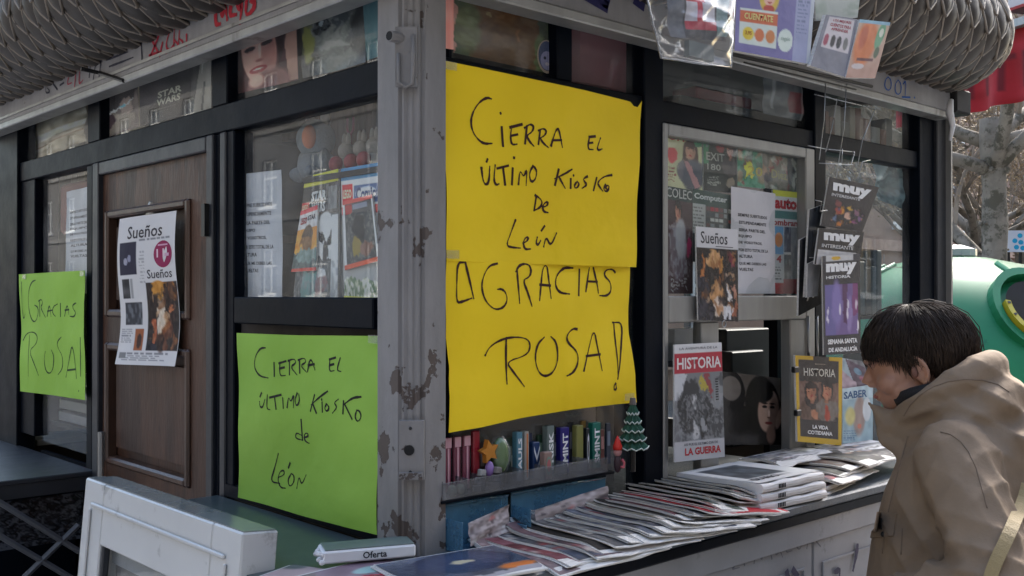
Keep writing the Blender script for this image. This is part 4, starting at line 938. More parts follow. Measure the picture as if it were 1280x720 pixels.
# ------------------------------------------------------------------ posters in the top lights
def poster(name, label, quad, f, plane, cv, draw=None, m='print', cat='poster', bend=None, group=None):
    cv.C = np.clip(cv.C*1.28, 0, 235)  # print colours raised to make up for the dim light behind the glass
    q = ext(quad, plane, f); base = sum(q, Vector())/4
    sh = Sheet([p-base for p in q], bend=bend, away=CAM-base); sh.off = base; sh.grid(cv)
    if draw: draw(sh)
    o = sh.build(name, M[m], label=label, cat=cat, group=group); o.location = base; return o
cv = Canvas(90, 90, (64, 34, 38)); cv.grad((50, 26, 32), (70, 36, 40)); cv.poly([(.80, 0), (1, 0), (1, .98), (.88, .98)], (150, 116, 104))
cv.ell(.74, .2, .14, .6, (44, 26, 28), .12, .15); cv.ell(.40, .20, .30, .2, (52, 30, 30), 0, .2); cv.ell(.48, .46, .245, .50, (190, 146, 134), -.10, .06); cv.ell(.62, .52, .11, .42, (140, 92, 86), -.10, .5, .8); cv.ell(.60, .98, .30, .22, (120, 82, 80), -.2, .2); cv.ell(.44, .88, .11, .09, (200, 156, 144), -.1, .4)
for x, sg in ((.36, 1), (.60, 1)): cv.ell(x, .415-(x-.34)*.12, .078, .034, (34, 22, 26), -.1, .3); cv.ell(x, .325-(x-.34)*.16, .11, .024, (48, 28, 30), -.18, .3); cv.ell(x, .455-(x-.34)*.12, .05, .012, (150, 108, 100), -.1, .4)
cv.ell(.50, .46, .02, .12, (206, 164, 152), 0, .5); cv.ell(.49, .60, .055, .022, (128, 78, 74), 0, .5); cv.ell(.47, .725, .125, .050, (128, 24, 32), -.10, .15); cv.ell(.465, .718, .075, .012, (206, 186, 178), -.10, .4); cv.ell(.15, .6, .10, .45, (44, 24, 28), -.05, .3)
cv.noise(5, 3, 14)
poster('portrait_poster', 'poster of a smiling red lipped woman in the top light, second from the corner post', ((281, 38), (370, 4), (373, 100), (284, 120)), hx, .064, cv)
cv = Canvas(60, 60, (48, 50, 52)); cv.noise(16, 3, 12); cv.ell(.45, .4, .36, .34, (92, 96, 94), .2, .3); cv.ell(.36, .3, .13, .14, (30, 34, 40)); cv.ell(.62, .3, .12, .13, (60, 66, 70)); cv.ell(.34, .27, .04, .05, (140, 150, 155)); cv.ell(.5, .62, .24, .05, (120, 122, 120), .1, .4); cv.ell(.1, .5, .1, .3, (110, 112, 60), 0, .4); cv.ell(.55, .88, .3, .16, (100, 104, 104), 0, .5)
cv.noise(26, 9, 24, (130, 132, 130), (.2, .2, .8, 1))
cv.warp(.05, 8, 3)
poster('wrapped_poster', 'dark poster in crumpled clear wrapping in the top light nearest the corner post', ((374, 18), (455, -14), (459, 78), (379, 98)), hx, .064, cv, m='gloss', bend=wavy(.004, 2))
cv = Canvas(12, 30, (60, 96, 104)); cv.noise(24, 2, 6, (95, 120, 125))
poster('blue_poster', 'narrow teal poster edge in the top light, touching the corner post', ((452, -20), (474, -28), (474, 70), (458, 76)), hx, .063, cv)
cv = Canvas(46, 46, (104, 90, 84)); cv.noise(25, 4, 5); cv.ell(.3, .25, .35, .25, (40, 32, 34)); cv.ell(.75, .2, .2, .2, (60, 52, 50)); cv.ell(.5, .75, .4, .2, (120, 110, 100)); cv.ell(.2, .7, .2, .12, (64, 44, 52)); cv.ell(.7, .45, .16, .18, (150, 132, 122)); cv.poly([(0, .6), (.4, .46), (.9, .34), (.9, .38), (.45, .52), (0, .68)], (235, 240, 245)); cv.ell(.66, .42, .1, .02, (110, 170, 225))
cv.warp(.06, 7, 3)
poster('photo_poster', 'brownish photo poster with a pale streak, above the wooden door at left', ((124, 118), (172, 100), (174, 158), (125, 175)), hx, .064, cv)
cv = Canvas(50, 60, (46, 42, 42)); cv.grad((58, 56, 58), (38, 34, 34)); cv.ell(.2, .35, .3, .3, (64, 58, 60), 0, .6); cv.ell(.7, .7, .3, .3, (52, 46, 44), 0, .6); cv.noise(8, 3, 9)
def dsw(sh):
    sh.text('STAR', .36, .40, .80, .53, (200, 198, 180), .03); sh.text('WARS', .34, .55, .78, .68, (200, 198, 180), .03); sh.rect(.30, .74, .7, .755, (100, 98, 92)); sh.rect(.22, .80, .6, .81, (84, 82, 80))
poster('film_poster', 'dark film poster with two words in pale capitals, above the wooden door', ((174, 100), (244, 72), (240, 142), (175, 158)), hx, .064, cv, dsw)
cv = Canvas(30, 50, (128, 124, 118)); cv.poly([(0, 0), (.5, 0), (.1, 1), (0, 1)], (70, 68, 66)); cv.poly([(.62, .5), (.72, .5), (.6, 1), (.5, 1)], (60, 58, 58)); cv.noise(10, 3, 6); cv.poly([(.55, 0), (.7, 0), (.5, .4)], (160, 158, 150))
poster('grey_poster', 'grey poster with diagonal bands at the right end of the light above the door', ((240, 73), (264, 64), (264, 135), (238, 143)), hx, .0635, cv)
cv = Canvas(60, 30, (150, 140, 122)); cv.grad((84, 82, 76), (150, 140, 120), 0, .5); cv.noise(30, 5, 9); cv.rect(0, .48, 1, .62, (208, 198, 178)); cv.rect(0, .72, 1, .76, (110, 86, 54)); cv.noise(22, 8, 14)
poster('pale_blind', 'pale rolled blind in the top light at the far left', ((24, 150), (107, 120), (107, 176), (36, 204)), hx, .09, cv, cat='blind', bend=wavy(.01, 1))
cv = Canvas(90, 60, (88, 62, 36)); cv.rect(0, 0, .12, 1, (72, 82, 60)); cv.ell(.12, .5, .12, .45, (92, 96, 62), 0, .3); cv.noise(14, 5, 7); cv.rect(.82, 0, .97, 1, (58, 66, 50)); cv.ell(.83, .8, .06, .5, (84, 96, 60), 0, .2); cv.ell(.45, -.1, .2, .4, (96, 64, 34), 0, .3); cv.rect(.97, 0, 1, 1, (196, 132, 120)); cv.rect(0, 0, .012, 1, (196, 132, 120)); cv.rect(.3, .15, .34, .24, (150, 140, 100), .6); cv.rect(.6, .35, .63, .55, (140, 90, 50), .5)
cv.noise(12, 12, 20)
cv.warp(.03, 7, 3)
poster('brown_poster', 'orange brown poster with pink edges in the top light right of the corner post', ((567, -8), (696, 26), (696, 94), (567, 66)), hy, .064, cv, m='gloss')
cv = Canvas(10, 50, (190, 128, 118)); cv.noise(10, 2, 5); poster('pink_strip', 'narrow pink paper strip between the corner post and the orange brown poster', ((553, -10), (567, -8), (567, 62), (553, 60)), hy, .029, cv)
def figure_disc():
    q = ext(((671, 48), (695, 52), (695, 94), (671, 90)), .0635, hy)
    base = sum(q, Vector())/4
    sh = Sheet([p-base for p in q], away=CAM-base); sh.poly([(.5+.5*math.cos(a), .5+.5*math.sin(a)) for a in np.linspace(0, 6.283, 25)[:-1]], (190, 170, 150), .001)
    sh.poly([(.5+.44*math.cos(a), .48+.44*math.sin(a)) for a in np.linspace(0, 6.283, 25)[:-1]], (70, 82, 120), .0014); sh.disc(.5, .62, .34, .28, (150, 150, 185), .0018); sh.disc(.38, .55, .07, .05, (30, 34, 60), .0022); sh.disc(.66, .58, .07, .05, (30, 34, 60), .0022); sh.disc(.5, .72, .1, .05, (200, 190, 200), .0022)
    o = sh.build('oval_sticker', M['print'], label='small oval blue sticker with a round face at the corner of the brown poster', cat='sticker'); o.location = base
figure_disc()
def box_item(name, label, cat, c, size, m, rz=0, bev=.004, group=None):
    mb = MB(); x, y, z = size; mb.box(-x/2, x/2, -y/2, y/2, 0, z, bev); o = mb.build(name, m, label=label, cat=cat, group=group); o.location = c; o.rotation_euler = (0, 0, rz); return o
# dusty pink case in the middle top light
a = hy(720, 36, .075); b = hy(800, 100, .075)
r = root('pink_case', 'dusty pink plastic case filling the top light above the right of the yellow notice', 'case', ((a.x+b.x)/2, .12, ZT1))
mb = MB(); W = (b.x-a.x)/2+.0; mb.box(-W, W, -.04, .05, .0005, .19, .018); mb.build('shell', flat('pink_plastic', (140, 88, 96), .45), r)
mb = MB(); mb.box(-W*.96, W*.96, -.0425, -.0395, .135, .139); mb.build('seam', flat('pink_seam', (96, 56, 64)), r)
# second top light over the hatch: stacked red and dark parcels; bag; then shelf goods
for k, (pa, pb, col, lab, dz) in enumerate((((850, 96), (1000, 128), (24, 40, 38), 'dark green parcel lying in the top light above the serving hatch', 0), ((870, 85), (940, 105), (120, 30, 44), 'flat red box lying on the dark green parcel above the serving hatch', .05))):
    a = hy(*pa, .12); b = hy(*pb, .12); box_item('parcel', lab, 'parcel', ((a.x+b.x)/2, .16, ZT1+.0005+dz), (abs(b.x-a.x), .08, .0495 if k == 0 else .03), flat('parcel_'+str(k), col, .5))
cv = Canvas(30, 30, (84, 88, 92)); cv.noise(22, 4, 9, (120, 124, 126)); cv.rect(.55, .35, .9, .85, (112, 62, 66)); cv.rect(.2, 0, .24, .8, (150, 152, 155), .6); cv.rect(.8, 0, .83, 1, (160, 160, 160), .6)
poster('clear_bag', 'clear plastic bag with a red card in the top light above the hatch window', ((955, 92), (1014, 100), (1012, 153), (953, 142)), hy, .067, cv, m='gloss', cat='bag', bend=wavy(.006, 3))
def topgoods(reg, n, z0, zh, y0, y1, cols, seed, lab, xa, xb):
    rs = random.Random(seed); x = xa; i = 0
    while x < xb:
        w_ = rs.uniform(.03, .06); h = rs.uniform(.5, 1)*zh; c = rs.choice(cols)
        box_item('carton', lab % (['leftmost', 'second', 'third', 'fourth', 'fifth', 'sixth', 'seventh', 'eighth', 'ninth', 'tenth', 'eleventh', 'twelfth', 'thirteenth', 'fourteenth', 'fifteenth'][min(i, 14)]), 'carton', (x+w_/2, (y0+y1)/2, z0), (w_*.92, y1-y0, h), flat('carton_%d_%d' % (seed, i), c, .5), rs.uniform(-.1, .1), .002); x += w_; i += 1
mb = MB(); mb.box(XF(1033), XF(1150), .07, .3, ZT1-.012, ZT1-.002); kp(mb, 'inner_shelf', M['inner'])
mb = MB(); mb.box(XF(716), XF(1019), .07, .3, ZT1-.012, ZT1-.0005); kp(mb, 'inner_shelf', M['inner'])
topgoods(None, 6, ZT1-.0015, .12, .1, .18, [(150, 140, 120), (120, 80, 60), (90, 110, 130), (170, 168, 160), (110, 110, 100)], 5, '%s small carton in the top light at the right end of the front', XF(1036), XF(1146)-.03)

# ------------------------------------------------------------------ left window: toys and toy magazines
mb = MB(); mb.box(.069, .22, .105, YL(358), 1.845, 1.857); kp(mb, 'inner_shelf', M['inner'])
mb = MB(); mb.box(.066, .20, .105, YL(292), ZS1-.012, ZS1-.002); kp(mb, 'inner_shelf', M['inner'])
fur = mat('grey_plush', (.24, .27, .30), .95, var=.15, vscale=30, bump=1, bscale=220); furw = mat('cream_plush', (.38, .34, .30), .95, var=.12, vscale=30, bump=1, bscale=220)
def plush():
    c = hx(397, 190, .15); zb = 1.858
    r = root('plush_toy', 'pale blue plush toy with an orange cheek on the shelf behind the left window', 'plush toy', (.15, c.y, zb))
    mb = MB(); mb.ell((0, 0, .035), (.045, .052, .042), 20, 14); mb.ell((-.03, .03, .018), (.025, .018, .018)); mb.ell((-.03, -.03, .018), (.025, .018, .018)); mb.build('body', fur, r, smooth=True)
    mb = MB(); mb.ell((-.005, 0, .10), (.042, .052, .046), 20, 14); h = mb.build('head', fur, r, smooth=True)
    mb = MB(); mb.ell((-.036, -.022, .10), (.015, .022, .027), 14, 10); mb.build('cheek', flat('plush_orange', (205, 128, 96), .9), h, smooth=True)
    for s_ in (-1, 1):
        mb = MB(); mb.ell((0, s_*.032, .148), (.010, .014, .02)); mb.build('ear', furw, h, smooth=True)
    mb = MB(); mb.ell((-.01, .045, .045), (.015, .014, .03)); mb.ell((-.01, -.045, .045), (.015, .014, .03)); mb.build('arm', fur, r, smooth=True)
plush()
for k, px in enumerate((433, 452, 468)):
    c = hx(px, 200, .13)
    r = root('plush_rabbit', ['leftmost cream plush rabbit on the shelf above the toy magazines', 'middle cream plush rabbit holding a red ball above the toy magazines', 'cream plush rabbit beside the corner post above the toy magazines'][k], 'plush toy', (.13, c.y, 1.858), 0, 'cream plush rabbits in the left window')
    mb = MB(); mb.ell((0, 0, .02), (.022, .022, .024)); mb.build('body', furw, r, smooth=True)
    mb = MB(); mb.ell((0, 0, .055), (.019, .02, .020)); mb.ell((0, -.008, .078), (.006, .006, .018)); mb.ell((0, .008, .078), (.006, .006, .018)); mb.build('head', furw, r, smooth=True)
    mb = MB(); mb.ell((-.024, .004, .025), (.016, .018, .018)); mb.build('red_ball', flat('toy_red%d' % k, (150, 24, 34), .5), r, smooth=True)
c = hx(438, 180, .17); mb = MB(); mb.tube([(0, 0, 0), (0, 0, .10)], .004); mb.tube([(0, -.012, .14), (0, -.012, .112), (0, 0, .10), (0, .012, .112), (0, .012, .14)], .003); o = mb.build('toy_fork', flat('toy_pink', (150, 70, 84)), smooth=True, label='pink plastic fork toy standing behind the plush rabbits', cat='toy'); o.location = (.17, c.y, 1.858)

cv = Canvas(60, 130, (70, 74, 78)); cv.rect(0, 0, 1, .085, (214, 186, 40)); cv.rect(.0, .0, .26, .06, (40, 40, 40)); fake_text(cv, .3, .02, .9, .08, 1, (120, 80, 20), 3)
cv.rect(0, .085, 1, .33, (30, 26, 28)); cv.rect(0, .21, .2, .31, (180, 36, 40)); cv.rect(.72, .12, .95, .30, (96, 98, 100)); cv.noise(30, 5, 22, (150, 150, 150), (.66, .1, .98, .32))
cv.rect(.42, .36, 1, .7, (176, 178, 178)); cv.ell(.68, .47, .24, .16, (206, 206, 204), 0, .1); cv.ell(.58, .5, .12, .035, (30, 30, 34), .5); cv.ell(.82, .5, .12, .035, (30, 30, 34), -.5); cv.ell(.7, .62, .06, .06, (46, 46, 50)); cv.ell(.68, .7, .34, .03, (60, 62, 66))
cv.rect(.85, .34, 1, 1, (188, 190, 192)); cv.rect(.2, .76, .5, 1, (96, 132, 130)); cv.ell(.62, .86, .14, .10, (130, 100, 102)); cv.ell(.62, .78, .09, .04, (214, 214, 212)); cv.noise(34, 8, 30, (120, 124, 128), (0, .7, 1, 1))
cv.warp(.03, 9, 4, (0, .34, .84, 1))
def dm1(sh):
    sh.text('STAR', .26, .135, .68, .215, (225, 225, 225), .05); sh.text('WARS', .28, .225, .66, .305, (225, 225, 225), .05); sh.text('LEGO', .02, .23, .19, .27, (235, 225, 190), .03)
cv.C = np.clip(cv.C*1.25, 0, 235); magazine('toy_magazine', 'children magazine with yellow top band and white helmet, behind the left window', ext(((381, 221), (423, 211), (422, 375), (366, 377)), .075, hx), cv, dm1)  # toy covers brightened in colour to offset the weak light inside the window
cv = Canvas(40, 90, (150, 110, 60)); cv.rect(0, 0, 1, .07, (196, 60, 70)); cv.rect(0, .07, 1, .32, (180, 176, 176)); cv.rect(0, .32, 1, .74, (196, 128, 44)); cv.ell(.55, .45, .26, .18, (72, 50, 36)); cv.ell(.5, .55, .3, .12, (120, 84, 50)); cv.rect(0, .66, 1, .95, (74, 86, 86)); cv.ell(.6, .74, .5, .1, (110, 130, 126)); cv.rect(0, .95, 1, 1, (200, 70, 60)); cv.noise(20, 6, 14)
cv.warp(.05, 7, 3, (0, .33, 1, .94))
cv.C = np.clip(cv.C*1.25, 0, 235); magazine('toy_packet', 'small foil toy packet with an orange picture stuck in front of the helmet magazine', ext(((376, 264), (397, 256), (395, 338), (364, 340)), .069, hx), cv, lambda sh: (sh.text('LEGO', .12, .13, .45, .24, (170, 30, 40), .04), sh.text('STAR', .5, .12, .92, .20, (50, 30, 60), .03)), cat='toy packet')
cv = Canvas(60, 130, (150, 150, 150)); cv.rect(0, 0, 1, .1, (52, 120, 168)); fake_text(cv, .1, .03, .95, .08, 1, (180, 200, 150), 2); cv.rect(0, .1, 1, .3, (205, 208, 212)); cv.rect(.02, .13, .3, .27, (190, 30, 42)); cv.rect(.34, .14, 1, .28, (70, 90, 130)); cv.ell(.66, .21, .28, .05, (190, 200, 215)); cv.rect(0, .3, 1, .36, (200, 74, 74)); cv.rect(.03, .84, 1, 1, (205, 200, 180)); cv.noise(90, 4, 30, (60, 90, 60), (.03, .84, 1, .97)); cv.rect(0, .97, 1, 1, (196, 190, 60))
cv.warp(.03, 9, 4, (0, .37, 1, .96))
def dm2(sh): sh.text('LEGO', .05, .165, .28, .235, (240, 235, 200), .04); sh.text('Comics', .4, .16, .98, .26, (60, 80, 130), .04)
cv.C = np.clip(cv.C*1.25, 0, 235); magazine('toy_magazine', 'children magazine with blue top band and red square, next to the corner post', ext(((426, 211), (474, 203), (474, 377), (430, 374)), .075, hx), cv, dm2)
cv = Canvas(50, 80, (70, 72, 76)); cv.rect(0, 0, 1, 1, (186, 186, 186)); cv.rect(.08, .03, .95, .93, (62, 64, 68)); cv.rect(0, .0, 1, .06, (200, 70, 64)); cv.rect(.1, .07, .3, .2, (150, 36, 40)); cv.rect(.34, .08, .8, .16, (120, 124, 140)); cv.noise(50, 9, 24, (104, 104, 100), (.1, .22, .92, .9)); cv.ell(.5, .45, .2, .2, (40, 42, 48)); cv.ell(.4, .7, .14, .12, (130, 112, 50)); cv.ell(.65, .75, .2, .1, (120, 90, 80)); cv.rect(0, .93, 1, 1, (210, 76, 50))
cv.warp(.05, 7, 3, (.1, .2, .92, .92))
cv.C = np.clip(cv.C*1.25, 0, 235); magazine('toy_packet', 'small foil toy packet with a dark figure stuck in front of the blue band magazine', ext(((428, 252), (465, 243), (474, 326), (431, 338)), .069, hx), cv, cat='toy packet')
for k, (p0, col, lab) in enumerate((((425, 215), (176, 178, 176), 'grey magazine standing edge on between the two toy magazines'),)):
    cv = Canvas(10, 60, col); cv.noise(30, 3, 9); magazine('comic', lab, ext(((422, 262), (427, 262), (428, 376), (422, 376)), .085, hx), cv)

# ------------------------------------------------------------------ magazines behind the hatch window
YH = .052
def mg(label, quad, cv, draw=None, plane=YH, name='magazine', **k):
    if plane > .04: cv.C = np.clip(cv.C*1.3, 0, 235)  # covers behind the pane get brighter ink in place of lost light
    return magazine(name, label, ext(quad, plane, hy), cv, draw, **k)
cv = Canvas(44, 70, (170, 168, 132)); cv.noise(10, 3, 5); cv.ell(.18, .42, .15, .13, (186, 62, 64)); cv.portrait(.68, .3, .15, (176, 134, 112), (60, 40, 34), (96, 92, 96), asp=1.2, long=True); cv.ell(.74, .75, .3, .3, (70, 72, 80), 0, .2); cv.poly([(.5, .5), (.62, .5), (.95, .95), (.8, .98)], (150, 110, 110)); fake_text(cv, .04, .62, .3, .9, 5, (120, 60, 60), 5); cv.rect(.8, 0, 1, .2, (60, 110, 80))
cv.warp(.02, 7, 3)
mg('gossip magazine with a pink blot and a couple, top left in the hatch window', ((832, 162), (877, 171), (878, 238), (832, 235)), cv, lambda sh: sh.text('OH', .05, .02, .5, .16, (186, 66, 62), .02))
cv = Canvas(44, 70, (42, 44, 40)); cv.noise(8, 3, 5); cv.rect(.0, 0, .12, .5, (60, 110, 80)); cv.portrait(.80, .2, .12, (150, 104, 90), (46, 34, 30), (62, 56, 56)); cv.ell(.5, .15, .12, .1, (130, 50, 50)); cv.ell(.8, .8, .12, .1, (130, 116, 100)); fake_text(cv, .1, .72, .5, .9, 4, (150, 150, 140), 5)
cv.warp(.03, 7, 3)
mg('dark magazine with a man in a suit, second in the hatch window top row', ((879, 171), (920, 178), (922, 242), (880, 238)), cv, lambda sh: (sh.text('P', .08, .04, .28, .18, (130, 140, 140)), sh.text('EXIT', .08, .27, .62, .42, (190, 190, 180), .01), sh.text('180', .1, .48, .5, .6, (180, 180, 170), .01)))
for k, (q, bg, ttl, tc, lab) in enumerate((
  (((922, 178), (955, 184), (955, 236), (922, 232)), (80, 130, 105), '20', (200, 180, 60), 'green magazine with a yellow number, top row behind the typed sheet'),
  (((953, 184), (984, 190), (985, 240), (954, 234)), (110, 106, 96), 'Diez', (190, 180, 120), 'grey brown magazine in the top row, right of the green one'),
  (((983, 190), (1008, 195), (1009, 262), (984, 240)), (72, 76, 76), 'Ola', (120, 120, 116), 'dull grey magazine at the top right corner of the hatch window'))):
    cv = Canvas(34, 56, bg); cv.blobs(14, 20+k, [(60, 80, 70), (130, 60, 58), (150, 120, 100), (170, 170, 160), (40, 50, 56)], size=(.06, .2)); cv.rect(0, 0, 1, .12, (90, 130, 116)); cv.noise(22, k, 10)
    if k == 0: cv.rect(.28, .45, .55, .75, (200, 178, 50))
    cv.warp(.06, 7, k); mg(lab, q, cv, lambda sh: sh.text(ttl, .35, .5, .95, .72, tc, .01), bend=wavy(.002, k))
cv = Canvas(34, 110, (40, 52, 48)); cv.rect(0, .12, 1, 1, (64, 44, 46)); cv.portrait(.45, .22, .075, (176, 124, 104), (32, 24, 24), (70, 46, 50), asp=1.7); cv.ell(.45, .62, .32, .26, (96, 84, 90), .3, .2); cv.ell(.55, .48, .2, .2, (150, 148, 150), .3, .3); cv.noise(40, 8, 24, (140, 140, 146), (.1, .35, .9, .85)); cv.ell(.85, .55, .08, .1, (150, 40, 80)); fake_text(cv, .2, .88, .9, .98, 3, (150, 150, 150), 5)
cv.warp(.03, 8, 3, (0, .14, 1, 1))
mg('tall fashion magazine with a dark haired woman, left edge of the hatch window', ((832, 232), (866, 238), (866, 367), (832, 367)), cv, lambda sh: sh.text('COLEC', .02, .01, .96, .10, (205, 205, 200), .01), plane=.050)
cv = Canvas(50, 90, (60, 62, 60)); cv.rect(0, 0, 1, .2, (48, 66, 60)); cv.rect(0, .2, .3, .6, (150, 152, 150)); fake_text(cv, .02, .24, .28, .58, 7, (80, 80, 80), 5)
rs = random.Random(5)
for i in range(6):
    for j in range(9): cv.rect(.33+i*.11, .22+j*.075, .33+i*.11+.08, .22+j*.075+.05, rs.choice([(150, 50, 56), (120, 124, 124), (50, 56, 60), (176, 176, 170), (90, 60, 60)]))
mg('computer magazine with a grid of small pictures, behind the hanging literary journal', ((866, 236), (916, 244), (916, 330), (866, 327)), cv, lambda sh: sh.text('Computer', .03, .045, .85, .15, (225, 228, 226), .03), plane=.049)
cv = Canvas(44, 130, (190, 188, 190)); cv.rect(0, 0, 1, .06, (204, 190, 60)); cv.rect(0, .2, 1, .27, (70, 110, 108)); cv.rect(.0, .35, .35, .62, (90, 140, 176)); cv.ell(.2, .48, .13, .07, (206, 110, 50)); cv.rect(.38, .35, .6, .6, (34, 40, 66)); cv.rect(.6, .35, 1, 1, (120, 122, 126)); cv.rect(0, .62, .2, .72, (200, 200, 200)); cv.rect(0, .9, .35, 1, (150, 24, 34)); cv.rect(.38, .62, .6, .9, (70, 72, 76)); cv.noise(40, 6, 16, (150, 150, 150), (.38, .35, 1, .95)); cv.rect(.35, .86, .8, 1, (140, 40, 46)); fake_text(cv, .02, .74, .3, .88, 5, (70, 70, 70), 6)
mg('red lettered motoring magazine, right of the typed sheet in the hatch window', ((966, 237), (1003, 241), (1003, 367), (966, 367)), cv, lambda sh: (sh.text('autor', .05, .07, .98, .18, (190, 34, 48), .05), sh.text('ombram', .0, .28, .9, .34, (180, 40, 50), .03), sh.text('14', .02, .63, .28, .70, (190, 30, 40), .04)), plane=.049)
cv = Canvas(24, 90, (74, 80, 82)); cv.noise(30, 4, 8, (46, 50, 52)); cv.noise(14, 7, 20)
mg('dim grey magazine at the right edge of the hatch window, half hidden by reflections', ((1001, 262), (1009, 264), (1009, 367), (1001, 367)), cv)
cv = Canvas(50, 84, (40, 34, 34)); cv.rect(0, 0, 1, .225, (208, 208, 212)); cv.ell(.38, .32, .16, .09, (196, 150, 100)); cv.ell(.56, .38, .06, .06, (186, 130, 60)); cv.rect(.47, .3, .50, .8, (150, 92, 50)); cv.ell(.14, .45, .06, .14, (176, 110, 60)); cv.ell(.82, .32, .12, .06, (120, 44, 60)); cv.poly([(0, .55), (.22, .52), (.36, 1), (0, 1)], (46, 44, 54)); cv.ell(.45, .68, .15, .12, (190, 140, 90)); cv.ell(.72, .57, .06, .06, (176, 150, 130)); cv.ell(.76, .72, .13, .14, (30, 28, 36)); cv.ell(.76, .69, .04, .06, (220, 216, 214)); cv.ell(.92, .7, .05, .07, (180, 130, 110)); cv.ell(.5, .85, .14, .12, (206, 190, 176)); cv.rect(.64, .82, .86, .95, (206, 206, 210)); cv.rect(.64, .94, .86, 1, (30, 28, 40)); cv.ell(.92, .87, .07, .08, (150, 90, 66)); cv.blobs(40, 6, [(40, 34, 34), (140, 92, 54), (200, 160, 120), (30, 28, 36), (90, 60, 44), (170, 110, 60)], (0, .26, 1, 1), (.02, .07), .65); cv.warp(.055, 8, 5, (0, .24, 1, 1), 3); cv.rect(.64, .84, .70, .98, (206, 206, 210)); cv.rect(.76, .84, .80, .98, (206, 206, 210)); cv.noise(20, 3, 30, box=(0, .24, 1, 1))
magazine('literary_journal', 'journal with white title band and a gilded street painting, clipped over the hatch sill', ext(((870, 283), (922, 287), (923, 402), (873, 400)), .008, hy), cv, lambda sh: (sh.text('Sueños', .1, .045, .74, .175, (60, 60, 66), .008), sh.rect(.45, .195, .88, .205, (110, 110, 116))), cat='journal')
p = hy(905, 405, .0); mb = MB(); mb.tube([Vector((.008*math.cos(t), 0, .008*math.sin(t))) for t in np.linspace(0, 6.2, 12)], .0015, 5); o = mb.build('key_ring', M['wire'], label='small wire ring hanging under the gilded journal at the hatch', cat='ring', smooth=True); o.location = p
# magazine on the grey hatch post
cv = Canvas(60, 110, (150, 150, 152)); cv.rect(0, 0, 1, .075, (208, 208, 210)); cv.rect(0, .075, 1, .25, (172, 40, 58)); cv.rect(0, .25, 1, .83, (120, 122, 126)); cv.rect(0, .25, .2, .5, (196, 198, 202))
cv.noise(40, 4, 9, (60, 62, 66), (0, .28, 1, .83)); cv.ell(.35, .42, .2, .12, (50, 52, 56)); cv.ell(.2, .6, .14, .16, (40, 42, 46)); cv.ell(.38, .64, .08, .18, (190, 190, 192)); cv.ell(.33, .6, .06, .16, (60, 60, 64)); cv.ell(.65, .62, .3, .12, (44, 46, 50)); cv.ell(.6, .72, .11, .1, (30, 32, 36)); cv.ell(.6, .72, .05, .045, (150, 152, 154)); cv.ell(.84, .68, .15, .12, (60, 62, 66)); cv.poly([(.5, .27), (.58, .26), (.72, .42), (.66, .46)], (176, 160, 64)); cv.poly([(.6, .26), (.7, .27), (.78, .42), (.74, .44)], (140, 60, 66)); cv.ell(.9, .42, .08, .1, (130, 134, 138)); cv.noise(36, 6, 40, (150, 152, 155), (0, .45, 1, .83)); cv.warp(.05, 9, 4, (0, .26, 1, .82), 3); cv.rect(0, .83, 1, 1, (180, 180, 184))
def dh(sh):
    sh.text('HISTORIA', .05, .115, .97, .215, (226, 218, 218), .02); sh.text('LA GUERRA', .2, .89, .92, .955, (170, 34, 46), .04); sh.text('LA AVENTURA DE LA', .1, .028, .9, .048, (90, 90, 96), .01); sh.text('ASI FUE EL ULTIMO DIA DE', .18, .85, .86, .872, (70, 70, 76), .01)
    for i in range(9): sh.rect(.84+.0*i, .31+i*.022, .90, .322+i*.022, (40, 42, 46))
mg('history magazine with crimson title band and a grey war scene, on the narrow hatch post', ((843, 431), (902, 428), (906, 571), (843, 578)), cv, dh, plane=.004, m='gloss')
# dark portrait cover deep in the hatch, on the shelf inside
cv = Canvas(100, 96, (92, 86, 80)); cv.rect(0, 0, .14, 1, (70, 66, 64)); cv.ell(.10, .30, .23, .34, (26, 25, 27), 0, .06); cv.ell(.13, .22, .14, .17, (112, 106, 100), 0, .08); cv.rect(.0, .62, 1, 1, (24, 23, 25)); cv.ell(.30, .85, .4, .4, (22, 21, 23)); cv.rect(.86, .0, 1, 1, (40, 38, 38))
cv.ell(.60, .50, .27, .50, (20, 18, 19), -.1, .08); cv.ell(.60, .9, .36, .32, (20, 18, 19), 0, .1); cv.ell(.67, .50, .155, .32, (186, 158, 142), .06, .12); cv.ell(.755, .52, .08, .27, (104, 84, 76), .06, .5, .9); cv.ell(.60, .26, .15, .12, (22, 20, 20), -.5, .2); cv.ell(.71, .85, .07, .14, (120, 98, 88), 0, .4)
for x in (.615, .73): cv.ell(x, .445, .038, .020, (34, 26, 26), 0, .3); cv.ell(x, .395, .048, .012, (40, 30, 28), 0, .3)
cv.ell(.68, .54, .016, .06, (206, 180, 164), 0, .5); cv.ell(.68, .60, .028, .014, (110, 84, 76), 0, .5); cv.ell(.675, .68, .055, .022, (116, 56, 54), 0, .3); cv.ell(.84, .60, .045, .17, (140, 116, 104), .25, .25); cv.noise(5, 3, 16)
a = [hy(902, 464, .075), hy(987, 474, .075), hy(987, 556, .075), hy(902, 556, .075)]
magazine('cover_board', 'dark magazine cover of a woman with black hair propped inside the hatch', a, cv, thick=.006, cat='magazine')
mb = MB(); mb.box(XF(800), XF(1019), .09, .6, ZC-.02, ZC); kp(mb, 'inner_counter', M['frame'])
